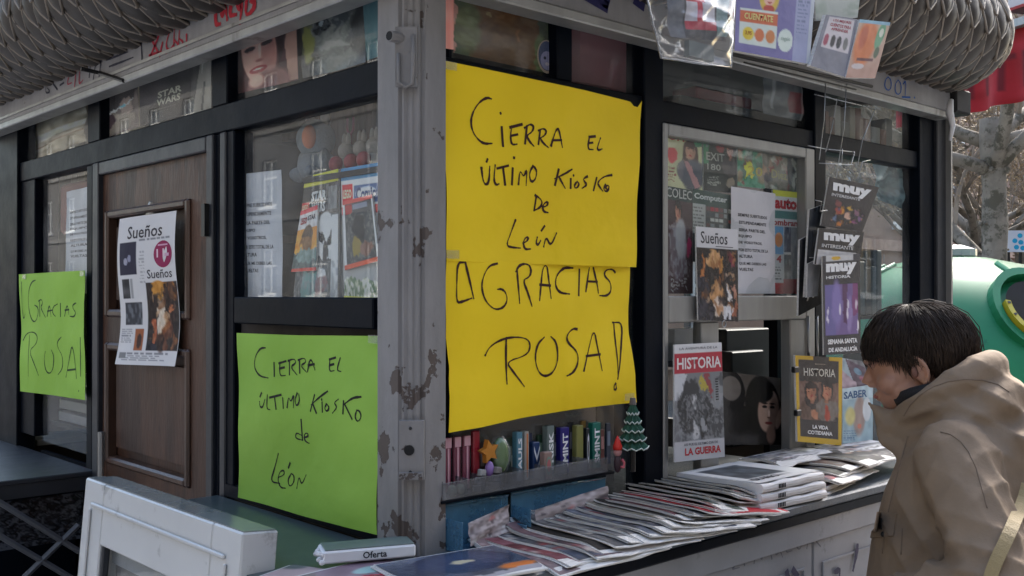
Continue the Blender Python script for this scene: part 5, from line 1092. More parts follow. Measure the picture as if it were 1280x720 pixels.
for k, (pa, pb, y, col) in enumerate((((908, 412), (962, 470), .45, (30, 34, 38)), ((915, 440), (955, 470), .40, (26, 30, 36)))):
    a = hy(*pa, y); b = hy(*pb, y); box_item('till_box', ['dark grey cabinet at the back of the serving hatch', 'black till in front of the grey cabinet inside the hatch'][k], 'box', ((a.x+b.x)/2, y+.05, ZC), (b.x-a.x, .1, a.z-ZC), flat('till_%d' % k, col, .4))
a = hy(838, 403, .12); b = hy(874, 418, .12); box_item('white_carton', 'small white carton in the narrow pane left of the grey hatch post', 'carton', ((a.x+b.x)/2, .14, ZS0-.10), (b.x-a.x-.02, .05, .08), flat('carton_white', (176, 180, 186)), 0, .002)
mb = MB(); mb.box(a.x, b.x, .1, .2, ZS0-.115, ZS0-.1005); kp(mb, 'inner_shelf', M['inner'])

# tape at the corners of the cards
for px, py, pl, f, lab in ((563, 82, .0085, hy, 'upper left corner of the yellow notice'), (566, 318, .0085, hy, 'left side of the seam of the yellow notice'), (787, 496, .011, hy, 'lower right corner of the yellow notice'), (30, 346, .010, hx, 'upper left corner of the small green card'), (102, 342, .010, hx, 'upper right corner of the small green card'), (466, 424, .010, hx, 'upper right corner of the larger green card')):
    p = f(px, py, pl); mb = MB(); 
    if f is hy: mb.box(-.016, .016, -.0003, .0003, -.008, .008)
    else: mb.box(-.0003, .0003, -.016, .016, -.008, .008)
    o = mb.build('tape_piece', M['glass_clear'], label='clear tape on the '+lab, cat='tape'); o.location = p
# ------------------------------------------------------------------ papers and magazines on the counter
cover_mats = {}
def paper_slab(mb, w, l, t, zf, x0=0, y0=0, seed=0, nx=7, ny=9, ragged=.004):
    rs = random.Random(seed); e = [rs.uniform(-ragged, ragged) for _ in range(nx+1)]
    vs = []
    for top in (0, 1):
        for j in range(ny+1):
            for i in range(nx+1):
                u, v = i/nx, j/ny; vs.append((x0+u*w, y0+v*l+(e[i]*(1-v)**3), zf(u, v)+t*top))
    W = nx+1; N = W*(ny+1); f = []
    for j in range(ny):
        for i in range(nx):
            a = j*W+i; f += [(a, a+W, a+W+1, a+1), (N+a, N+a+1, N+a+W+1, N+a+W)]
    for i in range(nx): f += [(i, i+1, N+i+1, N+i), (ny*W+i+1, ny*W+i, N+ny*W+i, N+ny*W+i+1)]
    for j in range(ny): f += [(j*W+W, j*W, N+j*W, N+j*W+W), (j*W+nx, j*W+W+nx, N+j*W+W+nx, N+j*W+nx)]
    mb.add(vs, f)
def newspaper(name, label, cat, loc, w, l, zl, zr, t, n, cv, rz=0, seed=0, wave=.004, back=0.0, group=None, pm='print', edge='pages', draw=None):
    """w across (x), l deep (y, from the front edge back); zl / zr heights of left and right edges above loc"""
    r = root(name, label, cat, loc, rz, group); rs = random.Random(seed); ph = rs.uniform(0, 6)
    def zf(u, v): return zl+(zr-zl)*min(1, u*1.05)**.85+wave*math.sin(u*9+ph)*(1-v)**2+wave*.8*math.sin(v*7+ph)*(1-u)+back*max(0, v-.8)**2*25 - .010*max(0, .16-v)/.16*(1 if w > .2 else 0)*(.4+.6*math.sin(ph)**2)
    tt = t/n
    for k in range(n):
        mb = MB(); paper_slab(mb, w*(1-.012*rs.random()), l*(1-.02*rs.random()), tt*.86, lambda u, v, k=k: zf(u, v)+k*tt, rs.uniform(-.004, .003), rs.uniform(-.004, .008), seed*7+k)
        mb.build('inner_page' if k < n-1 else 'cover_page', M[edge], r, smooth=False)
    nu, nv = cv.nu, cv.nv; C = lin(np.clip(cv.C, 0, 255)); S_ = Sheet([Vector((0, l, 0)), Vector((w, l, 0)), Vector((w, 0, 0)), Vector((0, 0, 0))])
    S_.P = lambda u, v, h=0: Vector((.001+u*(w-.004), .006+(1-v)*(l-.012), zf(min(1, u), 1-v)+t+.0008+h))
    S_.grid(cv)
    if draw: draw(S_)
    S_.build('front_page', M[pm], r)
    return r
def news_cv(seed, base=(196, 194, 190), cols=((120, 60, 70), (60, 64, 76), (150, 130, 120)), dark=False, photo=True):
    rs = random.Random(seed); cv = Canvas(34, 40, base); cv.noise(8, seed, 5)
    cv.rect(.04, .03, .96, .13, rs.choice(cols)); fake_text(cv, .06, .16, .95, .28, 3, (70, 70, 74), seed)
    if photo:
        y = rs.uniform(.32, .5); cv.rect(.05, y, rs.uniform(.5, .95), y+.3, rs.choice(cols)); cv.noise(30, seed+3, 12, box=(.05, y, .9, y+.3)); cv.blobs(6, seed, [(200, 170, 150), (50, 46, 50), (120, 120, 140)], (.1, y+.05, .6, y+.28), (.04, .1))
    fake_text(cv, .05, .82, .95, .98, 6, (110, 110, 112), seed+1)
    cv.rect(.0, .0, .26, 1, tuple(q*.7 for q in cols[0]), .7); cv.blobs(26, seed+9, [cols[0], cols[1], (170, 165, 160), (30, 28, 34), (44, 42, 50), (110, 44, 48), (60, 70, 90)], (0, 0, .35, 1), (.02, .07), .8); cv.warp(.05, 8, seed, (0, 0, .35, 1)); cv.noise(20, seed, 16)
    return cv
desc = ['pale pink broadsheet nearest the corner post, bottom of the fanned row', 'newspaper with red lower band, second from the corner post in the fanned row', 'glossy weekly with grey and black photo, leaning on the red banded newspaper', 'white newspaper with a crimson corner in the fanned row under the yellow notice',
 'dark covered magazine with a white spine in the fanned row', 'grey newspaper with plain columns, middle of the fanned row', 'thin white newspaper over the grey one with plain columns', 'bluish newspaper in the left half of the fanned row',
 'thick cream newspaper at the middle of the fanned row', 'black edged magazine on the thick cream newspaper', 'white newspaper left of the red bound magazine', 'red covered magazine in the middle of the counter', 'magazine with a red and white chequered edge beside the red covered one',
 'brown grey newspaper between the green edged magazine and the brown supplement', 'weathered grey newspaper at the end of the fanned row', 'thin beige newspaper touching the folded white bundle',
 'thin grey newspaper after the plain grey one, left half of the fanned row', 'dull brown supplement next to the weathered grey newspaper', 'slate coloured weekly just left of the thick cream newspaper', 'newspaper with a maroon photo strip, right of the black edged magazine', 'dark green edged magazine just right of the chequered edge', 'last newspaper of the fanned row, mostly under the folded white bundle']
order = [0, 1, 2, 3, 4, 5, 16, 6, 7, 18, 8, 9, 19, 10, 11, 12, 20, 13, 17, 14, 15, 21]
TN = [3, 2, 2, 3, 2, 3, 2, 3, 4, 2, 3, 1, 2, 3, 3, 3, 2, 2, 2, 3, 2, 3]; TT = [.007, .006, .005, .008, .006, .008, .005, .008, .013, .005, .008, .005, .006, .010, .009, .007, .005, .006, .005, .007, .006, .007]
cols3 = [((130, 104, 110), (190, 170, 168)), ((120, 30, 46), (60, 60, 66)), ((50, 54, 66), (120, 124, 130)), ((100, 60, 70), (90, 90, 96)), ((24, 24, 28), (46, 40, 44)), ((80, 80, 84), (110, 110, 112)), ((90, 92, 96), (120, 120, 124)), ((70, 84, 110), (120, 130, 150)),
 ((130, 126, 110), (90, 84, 76)), ((26, 26, 28), (30, 30, 34)), ((70, 70, 76), (120, 110, 110)), ((172, 22, 44), (172, 22, 44)), ((172, 22, 44), (220, 214, 210)), ((90, 84, 76), (110, 104, 92)), ((100, 98, 92), (76, 74, 70)), ((140, 130, 112), (90, 88, 80)), ((90, 92, 96), (70, 72, 78)), ((86, 66, 50), (60, 50, 44)), ((56, 66, 84), (40, 46, 60)), ((104, 34, 48), (60, 50, 54)), ((30, 60, 50), (40, 50, 46)), ((80, 80, 84), (60, 62, 66))]
x = .132; zl = .004
for pos_, i in enumerate(order):
    d_ = desc[i]; n = TN[i]; t = TT[i]*.68
    base = (28, 27, 30) if i in (4, 9) else (172, 24, 46) if i == 11 else (190, 184, 184) if i in (0, 3) else (150, 144, 132) if i in (13, 14, 15) else (60, 72, 66) if i == 20 else (96, 82, 70) if i == 17 else (92, 98, 112) if i == 18 else (194, 194, 196)
    cv = news_cv(60+i, base, cols3[i])
    if i in (4, 9, 11): cv = Canvas(20, 26, base); cv.noise(14, i, 6); cv.blobs(5, i, list(cols3[i])+[(120, 100, 96)], size=(.1, .3), a=.4)
    if i == 12:
        for k in range(40): cv.rect(0, k/40, .055, k/40+.012, (225, 215, 212) if k % 2 else (160, 24, 44)); cv.rect(0, k/40+.0125, .055, k/40+.025, (170, 24, 44))
    rs = random.Random(i+4)
    L_ = .255+rs.uniform(-.01, .012)
    newspaper('newspaper' if i not in (2, 4, 9, 11, 12, 18, 20) else 'magazine', d_, 'newspaper' if i not in (2, 4, 9, 11, 12, 18, 20) else 'magazine', (x, LY-.032+rs.uniform(-.008, .012)+(.03 if pos_ > 16 else 0)+(.012 if pos_ > 11 else 0), ZC), .30 if pos_ < 15 else .24, L_, zl, .002+.001*(i > 0), t, n, cv, R_(rs.uniform(-.8, .8)), i, wave=.0014, back=.012 if pos_ < 12 else 0.0, group='papers fanned out along the counter')
    dx = rs.uniform(.026, .036); zl = zl+t-(zl/.3)*dx+.0008; x += dx
# three thick folded newspapers
fx = .80
for k in range(3):
    r = root('folded_newspaper', ['lowest of three thick white folded newspapers near the front edge', 'middle one of the three thick white folded newspapers', 'topmost of the three thick folded newspapers, with a dark photo'][k], 'newspaper', (fx+k*.004, LY+.006, ZC+.002+k*.0205), R_(-3+k*1.5), 'folded newspapers in a pile')
    W, L_, T = .255, .24, .019
    prof = []
    for q in range(9): a = math.pi*q/8; prof.append((-math.sin(a)*.0085+.0085, T/2-math.cos(a)*T/2))
    mb = MB(); vs = []; nx = 12
    for i in range(nx+1):
        s = 1+.10*math.sin(i*1.3+k); vs += [(W*i/nx, y, z*s) for y, z in [(L_, 0)]+prof+[(L_, T*.8)]]
    m_ = len(prof)+2; mb.add(vs, [(i*m_+j, i*m_+(j+1) % m_, (i+1)*m_+(j+1) % m_, (i+1)*m_+j) for i in range(nx) for j in range(m_)]+[tuple(range(m_)), tuple(nx*m_+j for j in range(m_))]); mb.build('folded_sheets', M['paper'], r)
    for q in range(3):
        mb = MB(); yy = .0015+.001*abs(q-1); mb.tube([(W*i/14, -.0008+yy*0.6, T*(.25+.25*q)+.0009*math.sin(i*1.1+q+k)) for i in range(15)], .0009, 4); mb.build('page_fold', M['pages'], r)
    cv = Canvas(30, 20, (200, 200, 200)); cv.rect(.12, .15, .75, .75, (60, 68, 76) if k == 2 else (150, 150, 150)); cv.noise(30, k, 14, box=(.12, .15, .75, .75)); fake_text(cv, .05, .84, .95, .98, 2, (70, 70, 76), k)
    sh = Sheet([Vector((.004, L_-.004, T*.82+.0012)), Vector((W-.004, L_-.004, T*.82+.0012)), Vector((W-.004, .012, T*1.08+.0012)), Vector((.004, .012, T*1.08+.0012))], away=Vector((0, 0, 3))); sh.grid(cv)
    if k == 2: sh.text('DIARIO', .1, .80, .5, .90, (50, 50, 56), .02)
    sh.build('front_page', M['print'], r)
    cv = Canvas(12, 4, (205, 205, 205)); cv.rect(.25, .1, .35, .9, (90, 92, 96)); 
    mb = MB()
    for q in range(5): mb.box(W*.24+q*.006, W*.24+q*.006+.003, -.0012, -.0004, T*.25, T*.75)
    mb.build('edge_print', M['frame'], r)
# right hand heap
hx0 = 1.02
lab2 = ['dark magazine with red lower edge, at the bottom of the right hand heap', 'grey newspaper in the right hand heap below the yellow bordered magazine', 'blue grey magazine in the right hand heap', 'black magazine with pale edge, upper part of the right hand heap', 'beige magazine near the top of the right hand heap', 'wide dark folded paper on the right hand heap by the person', 'white crumpled newspaper lying on top of the right hand heap, at its left', 'white crumpled newspaper on top of the heap beside the person']
zz = 0.002
for i, d_ in enumerate(lab2):
    rs = random.Random(80+i); t = [.007, .009, .006, .006, .006, .007, .006, .006][i]
    base = [(60, 50, 56), (110, 104, 106), (76, 84, 104), (30, 30, 34), (120, 84, 76), (46, 46, 54), (190, 190, 192), (196, 196, 200)][i]
    cv = news_cv(90+i, base, ((150, 40, 60), (60, 64, 80), (190, 150, 140)) if i < 3 else (tuple(v*.7 for v in base), tuple(v*.55 for v in base)))
    xx = [1.02, 1.07, 1.13, 1.18, 1.24, 1.30, 1.08, 1.36][i]; yy = [.01, .02, .0, .03, .035, .02, .13, .12][i]
    zb = zz if i < 7 else zz-.004
    newspaper('magazine' if i in (0, 2, 3, 4) else 'newspaper', d_, 'magazine' if i in (0, 2, 3, 4) else 'newspaper', (xx, LY+yy, ZC), .28 if i != 5 else .34, .24 if i < 6 else .12, zb+.004, zb, t, 2, cv, R_([9, 7, 10, 8, 12, 5, 4, -6][i]), 100+i, wave=.0015 if i < 6 else .003, group='heap of papers at the right of the counter')
    if i < 6: zz += t+.0025
# flat magazine with a round picture, and the white parcel at the near corner
cv = Canvas(60, 44, (70, 78, 96)); cv.noise(20, 4, 6); cv.ell(.55, .42, .40, .40, (44, 52, 74), 0, .04); cv.ell(.55, .42, .34, .34, (56, 66, 92), 0, .1); cv.ell(.56, .42, .09, .08, (190, 180, 150), 0, .2); cv.ell(.85, .85, .16, .08, (190, 110, 60), 0, .4); cv.rect(0, .92, 1, 1, (150, 150, 160))
cv.warp(.025, 7, 4)
newspaper('magazine', 'glossy magazine with a blue round picture lying flat at the foot of the corner post', 'magazine', (-.13, -.205, ZC), .25, .17, .010, .010, .006, 2, cv, R_(-8), 201, .001, pm='gloss')
cv = Canvas(50, 40, (120, 100, 112)); cv.noise(20, 4, 6); cv.poly([(.1, .1), (.9, .6), (.9, .7), (.05, .2)], (170, 40, 60)); cv.ell(.4, .5, .25, .12, (40, 40, 48), .2); cv.ell(.75, .3, .2, .1, (150, 186, 184), .2); cv.rect(0, .8, 1, .86, (190, 190, 196))
newspaper('magazine', 'creased magazine with red stripe under the white wrapped parcel', 'magazine', (-.255, -.19, ZC), .23, .20, .002, .002, .006, 2, cv, R_(6), 203, .002, pm='gloss')
cv = Canvas(30, 20, (170, 150, 150)); cv.blobs(8, 3, [(190, 90, 70), (80, 90, 90), (190, 190, 190)], size=(.08, .2))
newspaper('magazine', 'lowest magazine poking out at the extreme near corner of the counter', 'magazine', (-.262, -.10, ZC), .14, .16, .002, .002, .004, 2, cv, R_(20), 205, .001)
def parcel():
    a = hz(404, 700, ZC+.022); b = hz(520, 690, ZC+.022); u = b-a; u.z = 0; L_ = u.length; rz = math.atan2(u.y, u.x)
    r = root('wrapped_parcel', 'long flat parcel with torn white wrapping lying at the near corner of the counter', 'parcel', (a.x, a.y, ZC+.0135), rz)
    mb = MB(); mb.box(0, L_, 0, .062, 0, .022, .003); mb.build('wrapping', M['paper'], r)
    mb = MB(); mb.box(.004, L_-.002, .003, .0600, .0222, .0245, .001); mb.build('top_face', flat('parcel_top', (96, 108, 102), .5), r)
    mb = MB()
    for k in range(12): mb.ell((-.002+.004*math.sin(k*2), .005*k, .004+.012*abs(math.sin(k*1.7))), (.006, .004, .005), 6, 4)
    mb.build('torn_end', M['paper'], r)
    sh = Sheet([Vector((L_*.42, -.0006, .017)), Vector((L_*.68, -.0006, .017)), Vector((L_*.68, -.0006, .005)), Vector((L_*.42, -.0006, .005))], away=Vector((0, -3, 0))); sh.text('Oferta', 0, 0, 1, 1, (34, 34, 40), .02); sh.build('printed_word', M['print'], r)
parcel()

# ------------------------------------------------------------------ blue trays and sweet bins under the yellow notice
for k, (pa, pb, lab) in enumerate((((567, 640), (648, 612), 'blue translucent plastic tray behind the papers, nearest the corner post'), ((652, 622), (770, 590), 'second blue translucent plastic tray, left of the small fir tree'))):
    xa, xb = hy(*pa, -.02).x, hy(*pb, -.02).x
    r = root('blue_tray', lab, 'tray', (xa, -.045, ZC+.001)); W = xb-xa
    for (nm, a0, a1, b0, b1, c0, c1) in (('back_panel', 0, W, .055, .058, 0, .082), ('end_panel', 0, .003, 0, .0545, 0, .060), ('end_panel', W-.003, W, 0, .0545, 0, .030), ('bottom_panel', .0035, W-.0035, 0, .0545, 0, .003)):
        mb = MB(); mb.box(a0, a1, b0, b1, c0, c1, .001); mb.build(nm, M['blue_tray'], r)
    mb = MB(); mb.tube([(0, .056, .082), (W, .056, .082)], .004, 6); mb.build('rim', M['blue_tray'], r, smooth=True)
    cv = Canvas(50, 12, (150, 140, 140)); cv.noise(40, 5+k, 14); cv.blobs(10, k, [(60, 54, 60), (180, 110, 110), (200, 200, 200)], size=(.03, .1))
    q = [Vector((.03, .02, .052)), Vector((W-.02, .03, .07)), Vector((W-.02, .025, .02)), Vector((.03, .01, .01))]
    q = [Vector((p.x+xa, p.y-.045, p.z+ZC)) for p in q]; base = sum(q, Vector())/4
    sh = Sheet([p-base for p in q], away=CAM-base, bend=wavy(.004, k)); sh.grid(cv); o = sh.build('magazine_sheet', M['print'], label=['creased magazine page standing upright in the first blue tray', 'greyish magazine page standing upright in the second blue tray'][k], cat='magazine page'); o.location = base
zb = 1.213
before = set(bpy.data.objects)
xs_ = [XF(p, -.03) for p in (559, 590, 612, 636, 661, 688, 716, 742, 768)]
mb = MB(); mb.box(xs_[0]-.003, xs_[-1]+.02, -.028, .031, zb-.006, zb-.001, .001)
rk = root('sweet_rack', 'row of clear plastic bins with a dark front rail for sweets under the yellow notice', 'rack', ((xs_[0]+xs_[-1])/2, .0, zb))
def rb(name, m, *a, bev=0): mb = MB(); mb.box(a[0]-rk.location.x, a[1]-rk.location.x, a[2], a[3], a[4]-zb, a[5]-zb, bev); return mb.build(name, m, rk)
rb('base_rail', M['frame'], xs_[0]-.003, xs_[-1]+.02, -.028, .031, zb-.008, zb-.002, bev=.001)
for a, b in zip(xs_[:-1], xs_[1:]):
    rb('bin_front', M['tray'], a+.0012, b-.0012, -.028, -.0265, zb-.001, zb+.028); rb('bin_side', M['tray'], a-.0006, a+.0006, -.028, .03, zb-.001, zb+.034)
    mb = MB(); mb.tube([(a-rk.location.x, -.0275, .030), (b-rk.location.x, -.0275, .030)], .0013, 5); mb.build('bin_rim', M['tray'], rk)
rb('support_bracket', M['frame'], xs_[0]+.02, xs_[0]+.032, .0, .028, ZC+.086, zb-.0085); rb('support_bracket', M['frame'], xs_[-1]-.02, xs_[-1]-.008, .0, .03, ZC+.001, zb-.0085)
rb('back_sheet', M['tray'], xs_[0], xs_[-1]+.02, .0292, .0305, zb+.0, zb+.135)
def on_rack(px, y=.0): return hy(px, 600, y).x
for k, px in enumerate((568, 580, 592)):   # pink sachets
    r = root('sweet_sachet', ['pink sachet against the corner post in the sweet rack', 'middle pink sachet in the sweet rack', 'third pink sachet, beside the red one in the sweet rack'][k], 'sachet', (on_rack(px), .012, zb+.004), 0, 'pink sachets in the sweet rack')
    mb = MB(); mb.box(-.0085, .0085, -.004, .004, 0, .105, .002); mb.build('pouch', flat('sachet_pink%d' % k, (126, 66, 82), .25), r)
    mb = MB(); mb.box(-.0075, .0075, -.0055, -.0042, .085, .104); mb.box(-.002, .002, -.0056, -.0043, .01, .084); mb.build('label', flat('sachet_label%d' % k, (196, 150, 160), .4), r)
box_item('red_packet', 'tall red packet in the sweet rack right of the pink sachets', 'packet', (on_rack(604), .012, zb+.004), (.017, .01, .112), flat('packet_red', (140, 34, 48), .3), 0, .002)
def star():
    r = root('star_sweet', 'orange star shaped sweet on a lilac base in the sweet rack', 'sweet', (on_rack(615, -.005), -.006, zb+.03)); pts = []
    for k in range(10): a = math.pi/2+k*math.pi/5+.2; q = .024 if k % 2 == 0 else .012; pts.append((q*math.cos(a), .045+q*math.sin(a)))
    mb = MB(); mb.prism(pts, 1, -.006, .006); mb.build('star', flat('sweet_orange', (180, 118, 44), .35), r)
    mb = MB(); mb.ell((.003, 0, .010), (.010, .008, .016)); mb.build('base', flat('sweet_lilac', (140, 110, 170), .4), r, smooth=True)
star()
r = root('wrapped_sweet', 'round green sweet in clear wrapping in the sweet rack', 'sweet', (on_rack(630), .0, zb+.028))
mb = MB(); mb.ell((0, 0, .034), (.020, .016, .036), 20, 14); mb.build('candy', flat('sweet_green', (88, 118, 62), .15), r, smooth=True)
mb = MB(); mb.ell((0, 0, .034), (.024, .019, .041), 16, 12); mb.build('wrapping', M['glass_clear'], r, smooth=True)
mb = MB(); mb.tube([(0, 0, -.026), (0, 0, .0)], .002); mb.build('stick', M['paper'], r)
gum = [(652, .016, .100, (96, 150, 170), 'pale blue gum stick pack', 'PAULS', -.02), (661, .012, .100, (190, 186, 176), 'white and orange gum stick pack', '', .03), (673, .020, .075, (26, 60, 110), 'dark blue sweet pack with white zigzag', '', 0), (688, .022, .056, (170, 140, 130), 'beige sweet box with a round motif', '', 0),
       (691, .022, .105, (120, 136, 132), 'grey green mint pack', 'FRISK', .05), (709, .026, .098, (46, 40, 130), 'violet mint pack with white capitals', 'SMINT', 0), (728, .021, .098, (150, 150, 86), 'olive green sweet box', '', 0), (738, .010, .090, (40, 46, 50), 'narrow black pack', 'O', 0), (749, .026, .100, (20, 120, 104), 'teal mint pack with white capitals', 'SMINT', 0)]
for k, (px, wd, hh, col, lab, t, rz) in enumerate(gum):
    yy = .012 if k != 3 else -.012; xx = hy(px, 590, yy).x
    r = root('mint_pack', lab+' in the sweet rack', 'sweet pack', (xx, yy, zb+.003 if k != 3 else zb+.003), rz)
    mb = MB(); mb.box(-wd/2, wd/2, -.008, .008, 0, hh, .0015); mb.build('carton', flat('gum_%d' % k, tuple(q*.85 for q in col), .35), r)
    if t:
        v, f = text_mesh(t, .03); sh = Sheet([Vector((-wd*.32, -.0086, hh*.12)), Vector((-wd*.32, -.0086, hh*.88)), Vector((wd*.32, -.0086, hh*.88)), Vector((wd*.32, -.0086, hh*.12))], away=Vector((0, -5, 0)))
        sh.text(t, 0, 0, 1, 1, (225, 225, 225), .03, .0001); sh.build('lettering', M['print'], r)
    elif k == 2:
        sh = Sheet([Vector((-wd/2, -.0086, hh)), Vector((wd/2, -.0086, hh)), Vector((wd/2, -.0086, 0)), Vector((-wd/2, -.0086, 0))], away=Vector((0, -5, 0)))
        sh.poly([(.1, .1), (.5, .4), (.9, .1), (.9, .2), (.5, .55), (.1, .25)], (200, 205, 210)); sh.poly([(.2, .9), (.9, .5), (.9, .6), (.4, .95)], (200, 205, 210)); sh.build('motif', M['print'], r)
    elif k == 1: mb = MB(); mb.box(-wd*.15, wd*.15, -.0088, -.0082, .005, hh-.005); mb.build('stripe', flat('gum_stripe', (196, 110, 50)), r)
    elif k == 3:
        sh = Sheet([Vector((-wd/2, -.0086, hh)), Vector((wd/2, -.0086, hh)), Vector((wd/2, -.0086, 0)), Vector((-wd/2, -.0086, 0))], away=Vector((0, -5, 0))); sh.disc(.5, .5, .36, .34, (120, 146, 130)); sh.disc(.5, .5, .26, .24, (170, 100, 100), .0008); sh.build('motif', M['print'], r)
for k, px in enumerate((569, 579)):
    mb = MB(); mb.ell((0, 0, .011), (.010, .010, .011), 12, 8); o = mb.build('wrapped_mint', flat('mint_%d' % k, (150, 156, 130), .2), smooth=True, label=['round pale mint, left one of the pair in the first sweet bin', 'round pale mint, right one of the pair in the first sweet bin'][k], cat='sweet'); o.location = (hy(px, 612, -.012).x, -.014, zb)
for k, (px, wd, hh, col, nm) in enumerate(((573, .018, .060, (96, 60, 66), 'maroon'), (607, .014, .085, (70, 60, 56), 'brown'), (620, .020, .080, (90, 96, 60), 'moss green'), (641, .016, .088, (60, 70, 60), 'dark green'), (645, .012, .064, (150, 146, 130), 'cream'), (667, .014, .092, (52, 60, 84), 'slate blue'), (680, .016, .086, (40, 66, 50), 'bottle green'),
        (700, .016, .082, (84, 84, 92), 'grey'), (719, .012, .104, (34, 36, 46), 'black'), (735, .014, .104, (120, 96, 50), 'mustard'), (758, .014, .080, (100, 50, 46), 'brick red'), (766, .014, .092, (50, 60, 76), 'navy'))):
    xx = hy(px, 590, .024).x; r = root('sweet_pack', nm+' sweet pack in the back row of the sweet rack', 'sweet pack', (xx, .0245, zb+.003), R_(random.Random(k).uniform(-8, 8)))
    mb = MB(); mb.box(-wd/2, wd/2, -.003, .003, 0, hh, .001); mb.build('carton', flat('back_pack_%d' % k, col, .35), r)
    mb = MB(); mb.box(-wd*.32, wd*.32, -.0038, -.0032, hh*.45, hh*.8); mb.build('label', flat('back_label_%d' % k, tuple(min(230, q+70) for q in col), .4), r)
for k, (px, col) in enumerate(((604, (110, 110, 108)), (624, (80, 76, 74)))):
    for j in range(3):
        mb = MB(); mb.box(-.012, .012, -.005, .005, 0, .014, .002); o = mb.build('foil_sweet', flat('foil%d%d' % (k, j), tuple(c+20*j for c in col), .2), label='%s foil sweet in the %s clear bin of the rack' % (['lowest', 'middle', 'uppermost'][j], ['second', 'third'][k]), cat='sweet'); o.location = (hy(px, 612, -.01).x+(j-1)*.004, -.012, zb+.0145*j); o.rotation_euler = (0, .1*j, .3*j-.2)
for o in set(bpy.data.objects)-before:
    if o.parent is None: o.location.y += .0255; o.location.x += .012
# small felt fir tree and red figure
def fir():
    c = hy(791, 530, -.035); zt = hy(786, 500, -.035).z; z0 = hy(791, 562, -.035).z; H = zt-z0
    r = root('toy_fir_tree', 'small green felt fir tree with white wavy garlands at the end of the sweet rack', 'toy tree', (c.x, c.y, z0))
    gr = mat('felt_green', (.018, .075, .05), .9, var=.3, vscale=40, bump=.6, bscale=200); wh = flat('garland_white', (190, 200, 195), .8)
    for k in range(5):
        zz_ = H*(.04+.17*k); rb_ = .033*(1-.155*k); n = 40; vs = [(0, 0, zz_+H*.30)]; ring = []
        for q in range(n):
            a = 2*math.pi*q/n; rr = rb_*(1+.09*math.cos(a*10)); p = (rr*math.cos(a), rr*math.sin(a), zz_+.003*math.cos(a*10)); vs.append(p); ring.append(Vector(p))
        mb = MB(); mb.add(vs, [(0, q+1, (q+1) % n+1) for q in range(n)]+[tuple(range(n, 0, -1))]); mb.build('tier', gr, r)
        mb = MB(); mb.tube(ring+[ring[0]], .0014, 5, cap=False); mb.build('garland', wh, r, smooth=True)
    mb = MB(); mb.tube([(0, 0, H*.9), (0, 0, H+.004)], [.008, .006], 8); mb.build('top', flat('fir_top', (90, 84, 86), .6), r)
    mb = MB(); mb.tube([(0, 0, -z0+zb-.002), (0, 0, H*.1)], .006, 8); mb.build('stem', M['dark_metal'], r)
fir()
c = hy(772, 555, -.03); r = root('red_figure', 'tiny figure with a red hat and pink scarf beside the felt fir tree', 'figurine', (c.x, c.y, zb))
mb = MB(); mb.ell((0, 0, .02), (.009, .008, .02)); mb.build('body', flat('fig_dark', (60, 40, 46), .6), r, smooth=True)
mb = MB(); mb.ell((0, 0, .045), (.009, .009, .010)); mb.build('head', flat('fig_pink', (180, 130, 130), .6), r, smooth=True)
mb = MB(); mb.lathe([(.0105, .050), (.010, .058), (.005, .072), (.001, .080)], n=12); mb.build('hat', flat('fig_red', (200, 40, 30), .5), r, smooth=True)
mb = MB(); mb.tube([(.004, -.009, .030), (.010, -.010, .022), (.007, -.010, .012), (.000, -.010, .014)], .003, 6); mb.build('scarf', flat('fig_scarf', (190, 90, 100), .6), r, smooth=True)
p = hy(671, 560, .05); 
mb = MB(); mb.box(p.x+.24, p.x+.30, .10, .16, 1.16, 1.36); o = mb.build('cardboard_box', flat('brown_card', (120, 112, 104), .8), label='upright pale box inside the window below the right end of the yellow notice', cat='box')

# ------------------------------------------------------------------ magazines on wire clips right of the hatch
def mg3(label, quad, cv, draw, y, **k): return magazine('magazine', label, ext(quad, y, hy), cv, draw, **k)
cv = Canvas(50, 50, (40, 36, 42)); cv.noise(8, 2, 5)
for (u, v, c) in ((.35, .62, (196, 130, 50)), (.30, .66, (150, 60, 50)), (.55, .55, (190, 150, 60)), (.72, .6, (120, 80, 100)), (.52, .72, (200, 160, 140)), (.66, .85, (130, 70, 110)), (.42, .9, (190, 110, 40)), (.8, .74, (110, 80, 120)), (.28, .82, (90, 110, 140)), (.25, .5, (120, 60, 60))): cv.ell(u, v, .07, .055, c, u*5, .5)
cv.warp(.06, 8, 3, (.15, .45, .92, .96)); cv.blobs(16, 5, [(120, 90, 80), (90, 70, 100), (150, 110, 60)], (.2, .5, .9, .95), (.01, .035))
def dmuy(sh): sh.text('muy', .10, .09, .88, .32, (222, 222, 222), .06, slant=-.03); sh.text('INTERESANTE', .1, .31, .7, .37, (190, 190, 190), .03)
mg3('topmost black magazine on the wire clip, with white lower case title and coloured dots', ((1037, 221), (1099, 234), (1078, 290), (1026, 282)), cv, dmuy, -.06)
cv = Canvas(40, 40, (34, 32, 36)); cv.rect(.05, .58, .88, 1, (190, 188, 188)); cv.ell(.6, .98, .22, .18, (50, 40, 40)); cv.rect(.5, .9, .62, 1, (200, 160, 60)); cv.noise(14, 4, 16, box=(.05, .6, .9, 1))
mg3('second black magazine on the wire clip, its title above a white picture', ((1024, 285), (1080, 290), (1074, 336), (1018, 330)), cv, lambda sh: (sh.text('muy', .12, .10, .93, .40, (218, 218, 218), .06, slant=-.03), sh.text('INTERESANTE', .1, .42, .8, .52, (180, 180, 180), .03)), -.075)
